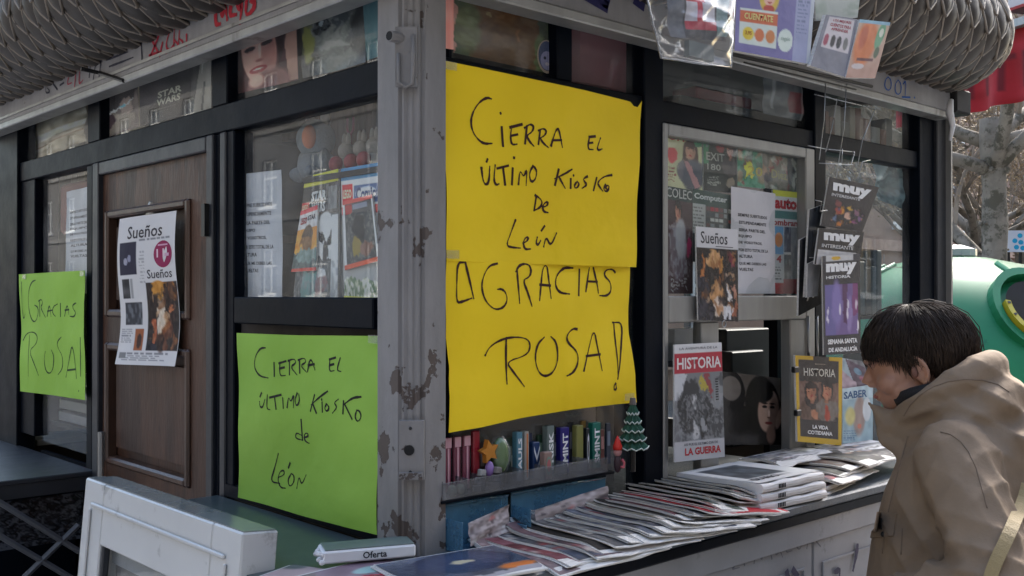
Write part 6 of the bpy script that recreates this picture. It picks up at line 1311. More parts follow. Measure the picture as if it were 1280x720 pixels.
cv = Canvas(50, 110, (48, 46, 52)); cv.rect(.06, .30, .93, .80, (110, 88, 140)); cv.rect(.06, .30, .3, .8, (104, 96, 150)); cv.rect(.52, .3, .62, .7, (84, 50, 90)); cv.rect(.8, .3, .93, .6, (120, 60, 110)); cv.ell(.35, .5, .12, .25, (126, 112, 170), 0, .4); cv.ell(.7, .6, .08, .16, (140, 120, 170), 0, .4)
for u, v in ((.64, .52), (.9, .5), (.42, .56), (.14, .56), (.93, .72), (.12, .66), (.64, .6)): cv.ell(u, v, .022, .05, (222, 216, 226), 0, .5)
cv.warp(.03, 6, 3, (.06, .3, .93, .8)); cv.rect(0, 0, 1, .07, (60, 60, 66)); cv.rect(.1, 0, .8, .06, (186, 186, 186)); cv.ell(.35, .03, .12, .02, (200, 160, 50))
mg3('lowest magazine on the wire clip, with a purple procession picture', ((1028, 320), (1075, 317), (1076, 441), (1030, 444)), cv, lambda sh: (sh.text('muy', .08, .08, .9, .2, (224, 224, 224), .07), sh.text('HISTORIA', .08, .205, .72, .235, (215, 215, 215), .03), sh.text('SEMANA SANTA', .1, .845, .9, .895, (225, 225, 225), .04), sh.text('DE ANDALUCÍA', .12, .92, .9, .975, (225, 225, 225), .04)), -.085)
for k, (q, c, lab) in enumerate(((((1000, 300), (1022, 288), (1026, 380), (998, 395)), (30, 32, 38), 'black magazine seen edge on behind the wire clip, pale letter at its foot'), (((1012, 262), (1032, 255), (1028, 345), (1006, 372)), (52, 56, 62), 'dark grey magazine behind the topmost clipped one'), (((1010, 330), (1027, 322), (1022, 370), (1009, 372)), (140, 142, 146), 'narrow pale magazine edge between the black ones on the clip'))):
    cv = Canvas(16, 40, c); cv.noise(12, k, 6)
    mg3(lab, q, cv, (lambda sh: sh.text('A', .35, .72, .7, .86, (200, 200, 200), .02)) if k == 0 else None, -.03-.012*k, thick=.006)
def clip_wires():
    r = root('wire_clip', 'bent steel wire rack hanging from the fascia and holding the clipped magazines', 'wire rack', tuple(hy(1050, 160, -.06)))
    b = r.location; P = lambda a, c, y=-.06: hy(a, c, y)-b
    for pts in ([P(1032, 102), P(1030, 150), P(1024, 200)], [P(1058, 104), P(1055, 160), P(1045, 222)], [P(1018, 118), P(1094, 136)], [P(1033, 120), P(1046, 126), P(1040, 160), P(1032, 190)], [P(1094, 136), P(1078, 175), P(1072, 206)], [P(1030, 186), P(1068, 190)], [P(1024, 204), P(1066, 206)], [P(1053, 186), P(1052, 204)], [P(1068, 190), P(1064, 206), P(1056, 207)],
                [P(1088, 200), P(1078, 202), P(1072, 224)], [P(1010, 182), P(1030, 186)], [P(1018, 250), P(1027, 252), P(1025, 264), P(1034, 263)], [P(1012, 322), P(1020, 322), P(1019, 332)], [P(1105, 318, .1), P(1105, 334, .1), P(1137, 334, .1), P(1137, 316, .1)]):
        mb = MB(); mb.tube(pts, .0013, 5); mb.build('wire', M['wire'], r, smooth=True)
    for px in (1010, 1021): mb = MB(); mb.tube([P(px, 395, -.01), P(px+1, 455, -.01)], .004, 8); mb.build('chrome_rod', M['wire'], r, smooth=True)
clip_wires()
# yellow bordered history magazine
cv = Canvas(56, 100, (196, 160, 30)); cv.rect(.07, .05, .92, .93, (52, 44, 42)); cv.grad((52, 44, 42), (52, 44, 42), a=0)
cv.rect(.07, .3, .92, .7, (110, 84, 74)); cv.portrait(.32, .42, .085, (168, 112, 84), (44, 30, 26), (88, 64, 52), asp=1.5, long=True); cv.portrait(.66, .38, .09, (176, 118, 90), (34, 26, 24), (110, 100, 92), asp=1.4); cv.ell(.66, .64, .06, .1, (160, 60, 40)); cv.ell(.38, .66, .08, .05, (176, 120, 90), .4); cv.warp(.025, 8, 3, (.08, .26, .91, .74)); cv.noise(14, 3, 26, box=(.08, .26, .91, .74)); cv.rect(.08, .74, .91, .93, (48, 40, 40)); cv.rect(.36, -.01, .7, .05, (52, 44, 42))
mg3('history magazine with a bright yellow border and two painted faces, propped right of the hatch', ((994, 444), (1053, 447), (1052, 557), (997, 552)), cv, lambda sh: (sh.text('HISTORIA', .16, .14, .84, .23, (205, 205, 200), .01), sh.text('LA VIDA', .33, .79, .68, .835, (225, 225, 225), .04), sh.text('COTIDIANA', .22, .855, .78, .90, (225, 225, 225), .04), sh.rect(.4, .085, .62, .095, (140, 130, 120))), -.03, thick=.006)
for k, px in ((0, (994, 462)), (1, (997, 516))):
    p = hy(px[0]+1, px[1], -.034); mb = MB(); mb.box(-.012, .010, -.004, .008, -.008, .008, .002); o = mb.build('bulldog_clip', M['black'], label=['upper black clip on the left edge of the yellow bordered magazine', 'lower black clip on the left edge of the yellow bordered magazine'][k], cat='clip'); o.location = p
cv = Canvas(40, 70, (150, 176, 186)); cv.rect(0, 0, 1, .2, (176, 196, 204)); cv.ell(.55, .5, .2, .34, (150, 130, 122), .1, .3); cv.ell(.25, .5, .16, .16, (196, 186, 120), 0, .4); cv.ell(.8, .4, .14, .2, (200, 206, 210)); cv.ell(.55, .68, .07, .04, (190, 110, 90)); cv.noise(14, 4, 9); fake_text(cv, .05, .75, .5, .95, 5, (80, 110, 140), 3)
mg3('pale blue magazine with a figure, standing between the yellow bordered one and the person', ((1053, 486), (1091, 481), (1091, 556), (1053, 556)), cv, lambda sh: sh.text('SABER', .04, .06, .8, .19, (60, 92, 130), .03), -.02)
cv = Canvas(40, 50, (110, 110, 116)); cv.poly([(0, 0), (.3, 0), (.45, .8), (0, .9)], (160, 176, 186)); cv.poly([(.2, 0), (.9, .2), (.95, .9), (.45, .8)], (90, 74, 88)); cv.poly([(.0, .3), (.5, .7), (.5, .95), (0, .95)], (170, 150, 160)); cv.ell(.6, .35, .14, .1, (110, 140, 160), .5); cv.ell(.75, .6, .15, .08, (140, 84, 100), .5); cv.noise(24, 7, 10)
mg3('magazine with pink and grey stripes, behind the pale blue one', ((1050, 447), (1082, 452), (1093, 490), (1052, 492)), cv, None, -.012)
cv = Canvas(24, 60, (60, 62, 60)); cv.noise(30, 4, 10, (150, 146, 130)); cv.rect(0, 0, .06, 1, (170, 170, 120))
mg3('dark magazine with a thin yellow edge, half hidden by the face of the person', ((1073, 428), (1096, 432), (1106, 485), (1090, 484)), cv, lambda sh: sh.text('HIS', .05, .08, .75, .28, (170, 170, 166), .01), -.01)

# things behind the right hand window
topgoods(None, 0, 1.115, .30, .16, .24, [(60, 66, 70), (90, 96, 100), (40, 46, 54), (120, 126, 130), (70, 80, 90)], 15, '%s grey carton on the counter behind the right window', XF(1040), XF(1150)-.05)
mb = MB(); mb.box(XF(1050), XE-.08, .09, .3, 1.52, 1.532); kp(mb, 'inner_shelf', M['inner'])
topgoods(None, 0, 1.533, .22, .12, .2, [(70, 84, 90), (50, 60, 66), (100, 120, 126), (46, 52, 60)], 25, '%s bluish carton on the shelf behind the right window', XF(1052), XF(1150)-.09)
cv = Canvas(30, 60, (84, 104, 108)); cv.noise(40, 3, 6, (120, 140, 146)); cv.noise(30, 5, 16, (56, 66, 70)); cv.poly([(0, 0), (.5, 0), (.2, .5), (0, .6)], (130, 150, 156))
poster('clear_wrapped_bag', 'bluish clear wrapped bag hanging behind the right window, upper half', ((1092, 196), (1134, 200), (1132, 262), (1096, 250)), hy, .085, cv, m='gloss', cat='bag', bend=wavy(.012, 3))
cv = Canvas(20, 70, (120, 124, 130)); cv.noise(50, 6, 9, (160, 165, 170)); cv.noise(40, 8, 18, (80, 84, 90)); 
poster('crumpled_film', 'strip of crumpled clear film hanging at the right end of the right window', ((1135, 206), (1153, 212), (1153, 318), (1139, 316)), hy, .075, cv, m='gloss', cat='plastic film', bend=wavy(.01, 5))
# inside the far left window
a = hx(110, 480, .3); mb = MB(); mb.box(.12, .9, a.y+.0, a.y+.5, 1.05, 1.07); kp(mb, 'inner_shelf', flat('white_shelf', (150, 150, 150)))
box_item('red_bag', 'red plastic bag lying inside the far left window beside the door', 'bag', (.13, YL(100), 1.071), (.10, .14, .08), flat('bag_red', (170, 40, 66), .35), .3, .02)
for k in range(4): box_item('white_carton', '%s white carton stacked inside the far left window, under the small green card' % ['lowest', 'second lowest', 'third lowest', 'topmost'][k], 'carton', (.17, YL(70), 1.17+.042*k), (.14, .36-.03*k, .032), flat('carton_w%d' % k, (150+8*k, 152+8*k, 160), .4), .02*k, .003)
mb = MB(); mb.box(.08, .3, YL(108)+.02, YL(43)-.02, 1.155, 1.169); kp(mb, 'inner_shelf', M['inner'])
box_item('folded_blind', 'dull pink folded blind at the top of the far left window', 'blind', (.12, YL(75), 1.80), (.04, .42, .17), flat('blind_pink', (118, 66, 62), .8), 0, .01)

# ------------------------------------------------------------------ things hung under the roof edge
YB = -.262
def clear_bag():
    q = ext(((806, -14), (918, -6), (914, 84), (826, 72)), YB, hy); c = sum(q, Vector())/4
    r = root('clear_bag', 'crumpled clear plastic bag with a red and white card hanging under the roof edge', 'bag', c)
    for k, (w_, off, s_) in enumerate(((1.0, .0, 1), (.94, .05, 2))):
        n = 40; vs = []; rs = np.random.RandomState(4+k)
        for j in range(n+1):
            for i in range(n+1):
                u, v = i/n, j/n; p = (q[0]*(1-u)+q[1]*u)*(1-v)+(q[3]*(1-u)+q[2]*u)*v-c
                e = math.sin(math.pi*u)**.5*math.sin(math.pi*min(1, v*.9+.1))**.5 if 0 < u < 1 and 0 < v < 1 else 0
                cr = abs(math.sin(u*9+v*6+k*2))+.6*abs(math.sin(u*4-v*11+k))+.4*abs(math.sin(u*17+v*13)); p = p+Vector((0, (-1 if k == 0 else 1)*.030*e+.006*(cr-.9)*e, 0)); vs.append(p)
        mb = MB(); mb.add(vs, [(j*(n+1)+i, j*(n+1)+i+1, (j+1)*(n+1)+i+1, (j+1)*(n+1)+i) for j in range(n) for i in range(n)]); mb.build('film', M['glass_clear'], r, smooth=True)
    mb = MB(); rim = [p-c for p in q]; mb.tube([rim[0], rim[3], rim[3]+(rim[2]-rim[3])*.5+Vector((0, -.01, -.004)), rim[2], rim[1]], .0022, 5); mb.build('sealed_edge', M['tray'], r, smooth=True)
    cv = Canvas(60, 60, (60, 58, 62)); cv.rect(.30, 0, .75, .8, (196, 190, 194)); cv.rect(.30, .12, .62, .22, (190, 50, 66)); cv.rect(.48, .0, .56, .78, (190, 46, 60)); cv.rect(.30, .62, .78, .80, (180, 44, 60)); cv.poly([(.56, .0), (.62, .3), (.72, .28), (.72, 0)], (204, 200, 200)); cv.rect(.8, 0, 1, .9, (104, 132, 130)); cv.rect(0, 0, .25, 1, (96, 98, 104)); cv.noise(14, 4, 18)
    q2 = ext(((832, -14), (912, -8), (908, 52), (838, 46)), YB+.001, hy); sh = Sheet([p-c for p in q2], away=CAM-c, bend=wavy(.004, 1)); sh.grid(cv); sh.build('card', M['print'], r)
    mb = MB(); mb.box(.02-.045, .02+.035, -.006, .006, -.06, -.03); mb.build('small_box', flat('bag_box', (90, 100, 100), .3), r)
clear_bag()
cv = Canvas(70, 56, (112, 108, 158)); cv.noise(5, 3, 6); cv.rect(.75, 0, 1, 1, (146, 152, 184)); cv.rect(.95, 0, 1, 1, (176, 184, 194)); cv.noise(6, 5, 5)
cv.ell(.40, .06, .13, .30, (196, 168, 70), 0, .1); cv.ell(.40, .04, .085, .2, (214, 168, 150), 0, .12); cv.ell(.37, .07, .02, .022, (50, 60, 90)); cv.ell(.43, .07, .02, .022, (50, 60, 90)); cv.ell(.405, .18, .03, .018, (170, 70, 70)); cv.ell(.40, .28, .07, .06, (170, 60, 50))
cv.rect(.05, .32, .52, .86, (196, 206, 200)); cv.rect(.05, .34, .52, .52, (190, 96, 62)); cv.ell(.16, .7, .07, .1, (206, 180, 50)); cv.ell(.30, .7, .06, .1, (196, 110, 70)); cv.ell(.44, .7, .06, .1, (190, 120, 70)); cv.ell(.64, .72, .10, .17, (202, 214, 206), 0, .06)
fake_text(cv, .78, .1, .94, .62, 9, (100, 110, 140), 4)
def dbl(sh): sh.text('CUENTATE', .1, .38, .46, .48, (206, 190, 120), .03); sh.text('3,95', .12, .66, .2, .73, (150, 90, 30), .02); sh.text('regalo', .58, .66, .70, .74, (150, 170, 160), .01)
magazine('hanging_book', 'violet blue children book with a blonde drawn girl, hung under the roof edge', ext(((921, -16), (1019, -6), (1012, 80), (918, 63)), -.255, hy), cv, dbl, thick=.012, cat='book')
cv = Canvas(30, 20, (170, 176, 170)); cv.noise(24, 3, 6, (120, 140, 120)); magazine('hanging_packet', 'whitish packet behind the two tilted cards under the roof edge', ext(((1018, -12), (1075, -4), (1072, 22), (1020, 26)), -.235, hy), cv, None, cat='packet')
cv = Canvas(40, 50, (122, 124, 136)); cv.rect(.12, .03, .92, .60, (196, 190, 194)); 
for i, x_ in enumerate((.2, .4, .58, .78)): cv.ell(x_, .46, .07, .11, [(150, 70, 90), (60, 60, 64), (44, 50, 60), (110, 112, 112)][i], 0, .2)
cv.noise(6, 3, 12)
magazine('hanging_card', 'tilted grey card with a white panel of four small figures, under the roof edge', ext(((1033, 18), (1072, 24), (1058, 97), (1013, 82)), -.262, hy), cv, lambda sh: (sh.text('LOS MEJORES', .25, .06, .82, .12, (150, 40, 60), .02), sh.text('CUENTOS PARA', .2, .14, .84, .2, (150, 40, 60), .02), sh.text('APRENDER', .26, .22, .78, .27, (150, 40, 60), .02)), thick=.010, cat='card')
cv = Canvas(46, 60, (176, 150, 134)); cv.grad((186, 160, 140), (176, 140, 126)); cv.ell(.36, .4, .34, .4, (202, 118, 74), .15, .3); cv.ell(.25, .3, .12, .2, (176, 92, 66), .1, .5); cv.ell(.78, .25, .13, .24, (96, 150, 116), .2, .2); cv.ell(.8, .2, .07, .08, (200, 206, 190)); cv.ell(.8, .55, .08, .1, (70, 90, 70), .2, .3); cv.rect(.2, .66, .75, .71, (90, 50, 56)); cv.rect(0, 0, 1, .06, (130, 170, 190)); cv.ell(.3, .8, .2, .05, (200, 190, 190)); cv.noise(8, 4, 8)
magazine('hanging_card', 'tilted orange and pink card with a pale frame, rightmost under the roof edge', ext(((1075, 24), (1113, 28), (1094, 98), (1057, 97)), -.265, hy), cv, None, thick=.010, cat='card')
r = root('hanging_rail', 'thin dark rail under the fascia from which the bag, book and cards hang', 'rail', tuple(hy(1000, 80, -.07))); b = r.location
for pa, pb, rr in (((915, 68), (1090, 108), .004), ((930, 78), (1070, 112), .0022)): mb = MB(); mb.tube([hy(*pa, -.07)-b, hy(*pb, -.07)-b], rr, 6); mb.build('bar', M['dark_metal'], r)
for px, py in ((925, 70), (948, 68), (985, 82), (1020, 90), (1060, 98)): mb = MB(); q = hy(px, py, -.07)-b; mb.tube([q+Vector((0, 0, .012)), q+Vector((.012, -.02, .004)), q+Vector((.03, -.04, .012))], .003, 6); mb.build('hook', M['dark_metal'], r)

# ------------------------------------------------------------------ white display cabinet at lower left
def cabinet():
    x0, x1 = -.133, -.069; y0, y1 = .36, 1.235; zt = ZC+.0
    a = hx(107, 606, x0); 
    r = root('display_cabinet', 'white framed glass display panel standing in front of the wooden door', 'display cabinet', (-.10, .8, GZ))
    r.location.z = GZ
    def bx(nm, m, *p, bev=.003, par=None): mb = MB(); mb.box(p[0]+.10, p[1]+.10, p[2]-.8, p[3]-.8, p[4]-GZ, p[5]-GZ, bev); return mb.build(nm, m, par or r)
    x0 = -.275; x1 = -.205
    f = lambda px, py: hx(px, py, x0)
    A_, B_ = f(107, 606), f(303, 671); zt = (A_.z+B_.z)/2; y1, y0 = A_.y, B_.y
    wf = .11; wt = .130
    W_ = M['white_alu']
    bx('frame', W_, x0, x1, y0, y0+wf, .35, zt); bx('frame', W_, x0, x1, y1-wf, y1, .35, zt); bx('frame', W_, x0, x1, y0+wf+.0005, y1-wf-.0005, zt-wt, zt-.0005); bx('frame', W_, x0, x1, y0+wf+.0005, y1-wf-.0005, .35, .45)
    bx('front_bead', W_, x0-.006, x0-.0005, y0+.045, y0+.052, .38, zt-.061, bev=.002); bx('front_bead', W_, x0-.006, x0-.0005, y1-.052, y1-.045, .38, zt-.061, bev=.002); bx('front_bead', W_, x0-.006, x0-.0005, y0+.0525, y1-.0525, zt-.046, zt-.054, bev=.002)
    bx('inner_bead', M['jamb'], x0+.004, x0+.02, y0+wf, y0+wf+.012, .45, zt-wt); bx('inner_bead', M['jamb'], x0+.004, x0+.02, y1-wf-.012, y1-wf, .45, zt-wt)
    bx('glass', M['glass'], x0+.022, x0+.026, y0+wf+.013, y1-wf-.013, .45, zt-wf*.9, bev=0)
    bx('back_board', W_, x1-.01, x1-.004, y0+wf+.001, y1-wf-.001, .4501, zt-wt-.001, bev=0)
    cv = Canvas(40, 40, (150, 130, 140)); cv.blobs(26, 9, [(96, 50, 80), (180, 120, 110), (210, 205, 205), (60, 70, 90), (150, 90, 100)], size=(.06, .2)); cv.noise(30, 4, 9)
    q = [Vector((x1-.012+.10, y1-wf-.8-.02, zt-wt-.02-GZ)), Vector((x1-.012+.10, y0+wf-.8+.02, zt-wt-.02-GZ)), Vector((x1-.012+.10, y0+wf-.8+.02, .5)), Vector((x1-.012+.10, y1-wf-.8-.02, .5))]
    sh = Sheet(q, away=Vector((-5, 0, 0))); sh.grid(cv); sh.build('picture', M['print'], r)
    bx('top_cap', mat('cap_grey', (.20, .215, .21), .18, var=.1), x0+.004, x1-.004, y0+.004, y1-.004, zt, zt+.002, bev=0)
    for y in (y0+.04, y1-.08): bx('leg', W_, x0+.01, x1-.01, y, y+.04, GZ, .3495, bev=.002)
    a_ = R_(5); r.rotation_euler = (0, a_, 0); r.location.x -= (zt-GZ)*math.sin(a_)
cabinet()
# ------------------------------------------------------------------ the man at the hatch
from mathutils import noise as NZ
def evaluated(mb, name, voxel, smooth_it, mats, fac=.5):
    me = bpy.data.meshes.new(name); me.from_pydata(mb.v, [], mb.f); o = bpy.data.objects.new(name, me); COL.objects.link(o)
    bm = bmesh.new(); bm.from_mesh(me); bmesh.ops.recalc_face_normals(bm, faces=bm.faces); bm.to_mesh(me); bm.free()
    m = o.modifiers.new('r', 'REMESH'); m.mode = 'VOXEL'; m.voxel_size = voxel; m.use_smooth_shade = True
    m = o.modifiers.new('s', 'SMOOTH'); m.iterations = smooth_it; m.factor = fac
    bpy.context.view_layer.update()
    ne = bpy.data.meshes.new_from_object(o.evaluated_get(bpy.context.evaluated_depsgraph_get())); bpy.data.objects.remove(o); bpy.data.meshes.remove(me)
    ne.name = name; ne.materials.clear()
    for m in mats: ne.materials.append(m)
    ne.polygons.foreach_set('use_smooth', [True]*len(ne.polygons))
    return ne
def person():
    cen = hd(1212, 367, 2.14)
    P_ = root('person', 'person in a taupe hooded jacket with dark hair, leaning towards the serving hatch', 'person', (cen.x, cen.y, GZ), R_(10))
    jm = mat('jacket_cloth', (.232, .172, .120), .82, var=.10, vscale=7, bump=.55, bscale=34, spec=.2)
    skin = mat('skin', (.36, .19, .13), .5, var=.10, vscale=18, bump=.15, bscale=300)
    skin.node_tree.nodes['Principled BSDF'].inputs['Subsurface Weight'].default_value = .08
    hm = mat('dark_hair', (.030, .019, .013), .62, var=.6, vscale=20, spec=.3)
    z0 = GZ
    # --- jacket body, sleeves and hood in one surface
    mb = MB(); rings = [(.70, -.005, .02, .22, .195), (.80, -.005, .02, .22, .195), (.95, -.005, .022, .212, .19), (1.08, 0, .018, .205, .178), (1.18, 0, .008, .205, .160), (1.26, 0, -.005, .195, .14), (1.32, 0, -.01, .16, .115), (1.37, 0, .01, .10, .09)]
    vs = []; n = 28
    for z, cx, cy, rx, ry in rings:
        for k in range(n): a = 2*math.pi*k/n; vs.append((cx+rx*math.cos(a), cy+ry*math.sin(a), z-z0))
    m_ = len(rings); mb.add(vs, [(i*n+k, i*n+(k+1) % n, (i+1)*n+(k+1) % n, (i+1)*n+k) for i in range(m_-1) for k in range(n)]+[tuple(range(n)), tuple((m_-1)*n+k for k in range(n))])
    def limb(pts, rs_):
        P = []; Rr = []
        for i in range(len(pts)-1):
            for q in range(6): t = q/6; P.append(Vector(pts[i]).lerp(Vector(pts[i+1]), t)-Vector((0, 0, z0))); Rr.append(rs_[i]*(1-t)+rs_[i+1]*t)
        P.append(Vector(pts[-1])-Vector((0, 0, z0))); Rr.append(rs_[-1]); mb.tube(P, Rr, 16); mb.ell(P[0], Rr[0], 16, 10); mb.ell(P[-1], Rr[-1], 12, 8)
    EL = (-.285, -.115, 1.075); 
    limb([(-.155, -.01, 1.275), (-.225, -.06, 1.18), EL], [.082, .078, .074]); mb.ell(Vector(EL)-Vector((0, 0, z0)), .074, 16, 10)
    limb([EL, (-.262, .02, 1.02), (-.225, .10, .985)], [.072, .066, .056])
    limb([(.155, .0, 1.275), (.235, -.02, 1.14), (.27, -.03, 1.03)], [.082, .074, .066]); limb([(.27, -.03, 1.03), (.235, .09, 1.00), (.19, .16, .99)], [.066, .062, .054])
    # hood: rolled opening round the neck, high behind, and its folded bag
    P = []; Rr = []
    for k in range(29):
        a = 2*math.pi*k/28; c_ = math.cos(a); s_ = math.sin(a)     # s_=1 front
        P.append(Vector((.102*c_, .048+.088*s_, 1.388-.062*s_-z0))); Rr.append(.024+.012*(1-s_)/2)
    mb.tube(P, Rr, 10, cap=False); mb.ell(P[0], Rr[0]); 
    mb.ell((0, -.058, 1.378-z0), (.112, .055, .058), 20, 14, Matrix.Rotation(R_(38), 3, 'X')); mb.ell((0, -.125, 1.306-z0), (.110, .058, .055), 20, 14, Matrix.Rotation(R_(35), 3, 'X'))
    mb.ell((0, .0, 1.36-z0), (.135, .115, .05), 20, 12)
    # stand-up collar corner in front of the chin
    mb.tube([Vector((-.085, .06, 1.322-z0)), Vector((-.065, .14, 1.330-z0)), Vector((-.045, .200, 1.366-z0))], [.040, .028, .006], 10, flat=.55)
    mb.tube([Vector((-.08, .09, 1.28-z0)), Vector((-.065, .15, 1.30-z0)), Vector((-.05, .18, 1.345-z0))], [.045, .030, .008], 10, flat=.5)
    me = evaluated(mb, 'jacket', .0068, 8, [jm])
    nv = len(me.vertices); co = np.empty(nv*3); me.vertices.foreach_get('co', co); co = co.reshape(-1, 3); no = np.empty(nv*3); me.vertex_normals.foreach_get('vector', no) if hasattr(me, 'vertex_normals') else None; no = no.reshape(-1, 3)
    x, y, z = co[:, 0], co[:, 1], co[:, 2]+z0
    d = np.zeros(nv)
    def crease(p, ax, wv, amp, rad, along, ph=0):
        """soft folds: ridges across axis ax, fading out from point p"""
        p = np.array(p); ax = np.array(ax, float); ax /= np.linalg.norm(ax); along = np.array(along, float); along /= np.linalg.norm(along)
        r3 = co-np.array((p[0], p[1], p[2]-z0)); t = r3@ax; u = r3@along
        w_ = np.array([NZ.noise(Vector((a*4, b*4, ph))) for a, b in zip(t, u)])
        s_ = np.sin((t+.03*w_)*2*math.pi/wv+ph+w_*1.5); f = 1-2*np.abs(np.sin((t+.03*w_)*math.pi/wv+ph+w_*1.5))**.7
        return amp*f*np.exp(-(r3**2).sum(1)/(rad*rad))
    d += crease(EL, (.3, -.2, 1), .050, .0075, .115, (1, 0, 0), .5)                 # elbow
    d += crease((-.26, .0, 1.06), (.2, 1, .9), .042, .0065, .10, (1, 0, 0), 1.2)
    d += crease((-.20, .02, 1.12), (.1, .8, -.6), .060, .006, .12, (1, 0, 0), 2.2)
    d += crease((-.19, -.05, 1.24), (.3, .9, .3), .065, .006, .10, (0, 0, 1), .3)   # armhole
    d += crease((-.12, -.15, 1.13), (.8, -.5, .22), .050, .0060, .18, (0, 0, 1), 1.0)     # folds down the back
    d += crease((.02, -.16, 1.15), (1, 0, .2), .060, .0055, .2, (0, 0, 1), 2)
    d += crease((-.10, -.12, 1.38), (.2, -.5, 1), .042, .0055, .12, (1, 0, 0), .7)   # hood
    d += crease((-.13, .06, 1.36), (.1, .4, 1), .036, .005, .09, (1, 0, 0), 2.6)
    big = np.array([NZ.noise(Vector((a*6, b*6, c*3.2))) for a, b, c in zip(x, y, z)]); d += big*.0045
    fine = np.array([NZ.noise(Vector((a*22+b*8, b*20, c*9+a*14))) for a, b, c in zip(x, y, z)]); d += fine*.0010
    # seams: armhole and hem band
    seam = np.abs((x+.165)-.35*(z-1.25)) ; d -= .003*np.exp(-(seam/.006)**2)*((z > 1.12) & (x < -.1) & (z < 1.33))
    co += no*d[:, None]; me.vertices.foreach_set('co', co.ravel()); me.update()
    J = bpy.data.objects.new('jacket', me); COL.objects.link(J); J.parent = P_
    # pocket flap with slot, front zip edge
    bpy.context.view_layer.update()
    from mathutils.bvhtree import BVHTree
    bv = BVHTree.FromPolygons([v.co for v in me.vertices], [tuple(p.vertices) for p in me.polygons])
    Mi = P_.matrix_world.inverted()
    def on_jacket(px, py, out=.0):
        o = Mi @ CAM; dd = (Mi.to_3x3() @ ray(px, py)).normalized(); h = bv.ray_cast(o, dd)
        return (h[0]+h[1]*out) if h[0] is not None else o+dd*2.0
    def patch(name, quad, m, out=.004, n=8):
        vs = []
        for lay in (out, out-.006):
            for j in range(n+1):
                for i in range(n+1):
                    u, v = i/n, j/n; px = (quad[0][0]*(1-u)+quad[1][0]*u)*(1-v)+(quad[3][0]*(1-u)+quad[2][0]*u)*v; py = (quad[0][1]*(1-u)+quad[1][1]*u)*(1-v)+(quad[3][1]*(1-u)+quad[2][1]*u)*v
                    vs.append(on_jacket(px, py, lay))
        W = n+1; N = W*W; f = []
        for j in range(n):
            for i in range(n): a = j*W+i; f += [(a, a+1, a+W+1, a+W), (N+a, N+a+W, N+a+W+1, N+a+1)]
        for i in range(n): f += [(i, N+i, N+i+1, i+1), (n*W+i, n*W+i+1, N+n*W+i+1, N+n*W+i), (i*W, (i+1)*W, N+(i+1)*W, N+i*W), (i*W+n, N+i*W+n, N+(i+1)*W+n, (i+1)*W+n)]
        q = MB(); q.add(vs, f); return q.build(name, m, J, smooth=False)
    patch('pocket_flap', ((1096, 640), (1122, 642), (1118, 670), (1090, 673)), jm)
    patch('flap_slot', ((1100, 647), (1105, 648), (1105, 662), (1101, 661)), M['black'], .0055, 4)
    def seam(name, pix, r=.0013, m=None):
        pp = []
        for (a, b) in zip(pix[:-1], pix[1:]):
            for t in np.linspace(0, 1, 7)[:-1]: pp.append(on_jacket(a[0]+(b[0]-a[0])*t, a[1]+(b[1]-a[1])*t, .0004))
        pp = [p for p in pp if (p-Vector((0, 0, 1.1))).length < .5]
        if len(pp) > 3:
            q = MB(); q.tube(pp, r, 5); q.build(name, m or seam_crease_m, J, smooth=True)
    seam_crease_m = mat('jacket_seam_crease', (.165, .12, .086), .8)
    seam('seam', [(1176, 540), (1188, 543), (1200, 551), (1211, 565), (1220, 585), (1228, 612), (1235, 640)]); seam('seam', [(1130, 520), (1138, 506), (1150, 494), (1166, 484), (1185, 477), (1205, 474), (1228, 475), (1248, 481), (1264, 492)])  # first: shade of the sleeve-edge crease as a darker tube; second: hood rim seam
    seam('seam', [(1135, 545), (1120, 600), (1108, 650), (1102, 700)]); seam('seam', [(1128, 660), (1126, 700)])
    q = MB(); b_ = on_jacket(1106, 668, .003); q.ell(b_, .006, 10, 6); q.build('snap_button', M['dark_metal'], J, smooth=True)
    # bag strap over the shoulder and back
    q = MB(); pts = []
    for t in np.linspace(0, 1, 16): 
        p = on_jacket(1236+44*t, 730-125*t, .012); pts.append(p)
    ok = [p for p in pts if (p-Vector((0, 0, 1.1))).length < .5]
    for _ in range(6): ok = [ok[0]]+[(a+b*2+c)/4 for a, b, c in zip(ok[:-2], ok[1:-1], ok[2:])]+[ok[-1]] if len(ok) > 2 else ok
    # --- trousers, shoes
    q = MB()
    for s_ in (-1, 1): q.tube([(s_*.09, 0, .80-z0), (s_*.10, .01, .45), (s_*.10, -.01, .08)], [.105, .078, .062], 16); q.ell((s_*.09, 0, .78-z0), .11, 16, 10)
    q.ell((0, -.01, .80-z0), (.17, .13, .10), 20, 12)
    tm = evaluated(q, 'trousers', .012, 4, [mat('trousers', (.03, .033, .045), .85, bump=.3, bscale=400)]); o = bpy.data.objects.new('trousers', tm); COL.objects.link(o); o.parent = P_
    for s_ in (-1, 1):
        q = MB(); q.ell((s_*.10, .04, .05), (.048, .13, .05), 20, 12); q.box(s_*.10-.045, s_*.10+.045, -.08, .16, 0, .022, .01)
        sm = evaluated(q, 'shoe', .006, 3, [mat('shoe_leather', (.02, .016, .013), .5)]); o = bpy.data.objects.new('shoe', sm); COL.objects.link(o); o.parent = P_
    # --- head and neck; local head frame, tilted forward
    HC = Vector((.0, .108, 1.454-z0)); HR = Matrix.Rotation(R_(15), 3, 'Z') @ Matrix.Rotation(R_(-14), 3, 'X')
    h = MB()
    def he(c, r, rot=None): h.ell(HR @ Vector(c)+HC, r, 24, 16, HR @ (rot if rot is not None else Matrix.Identity(3)))
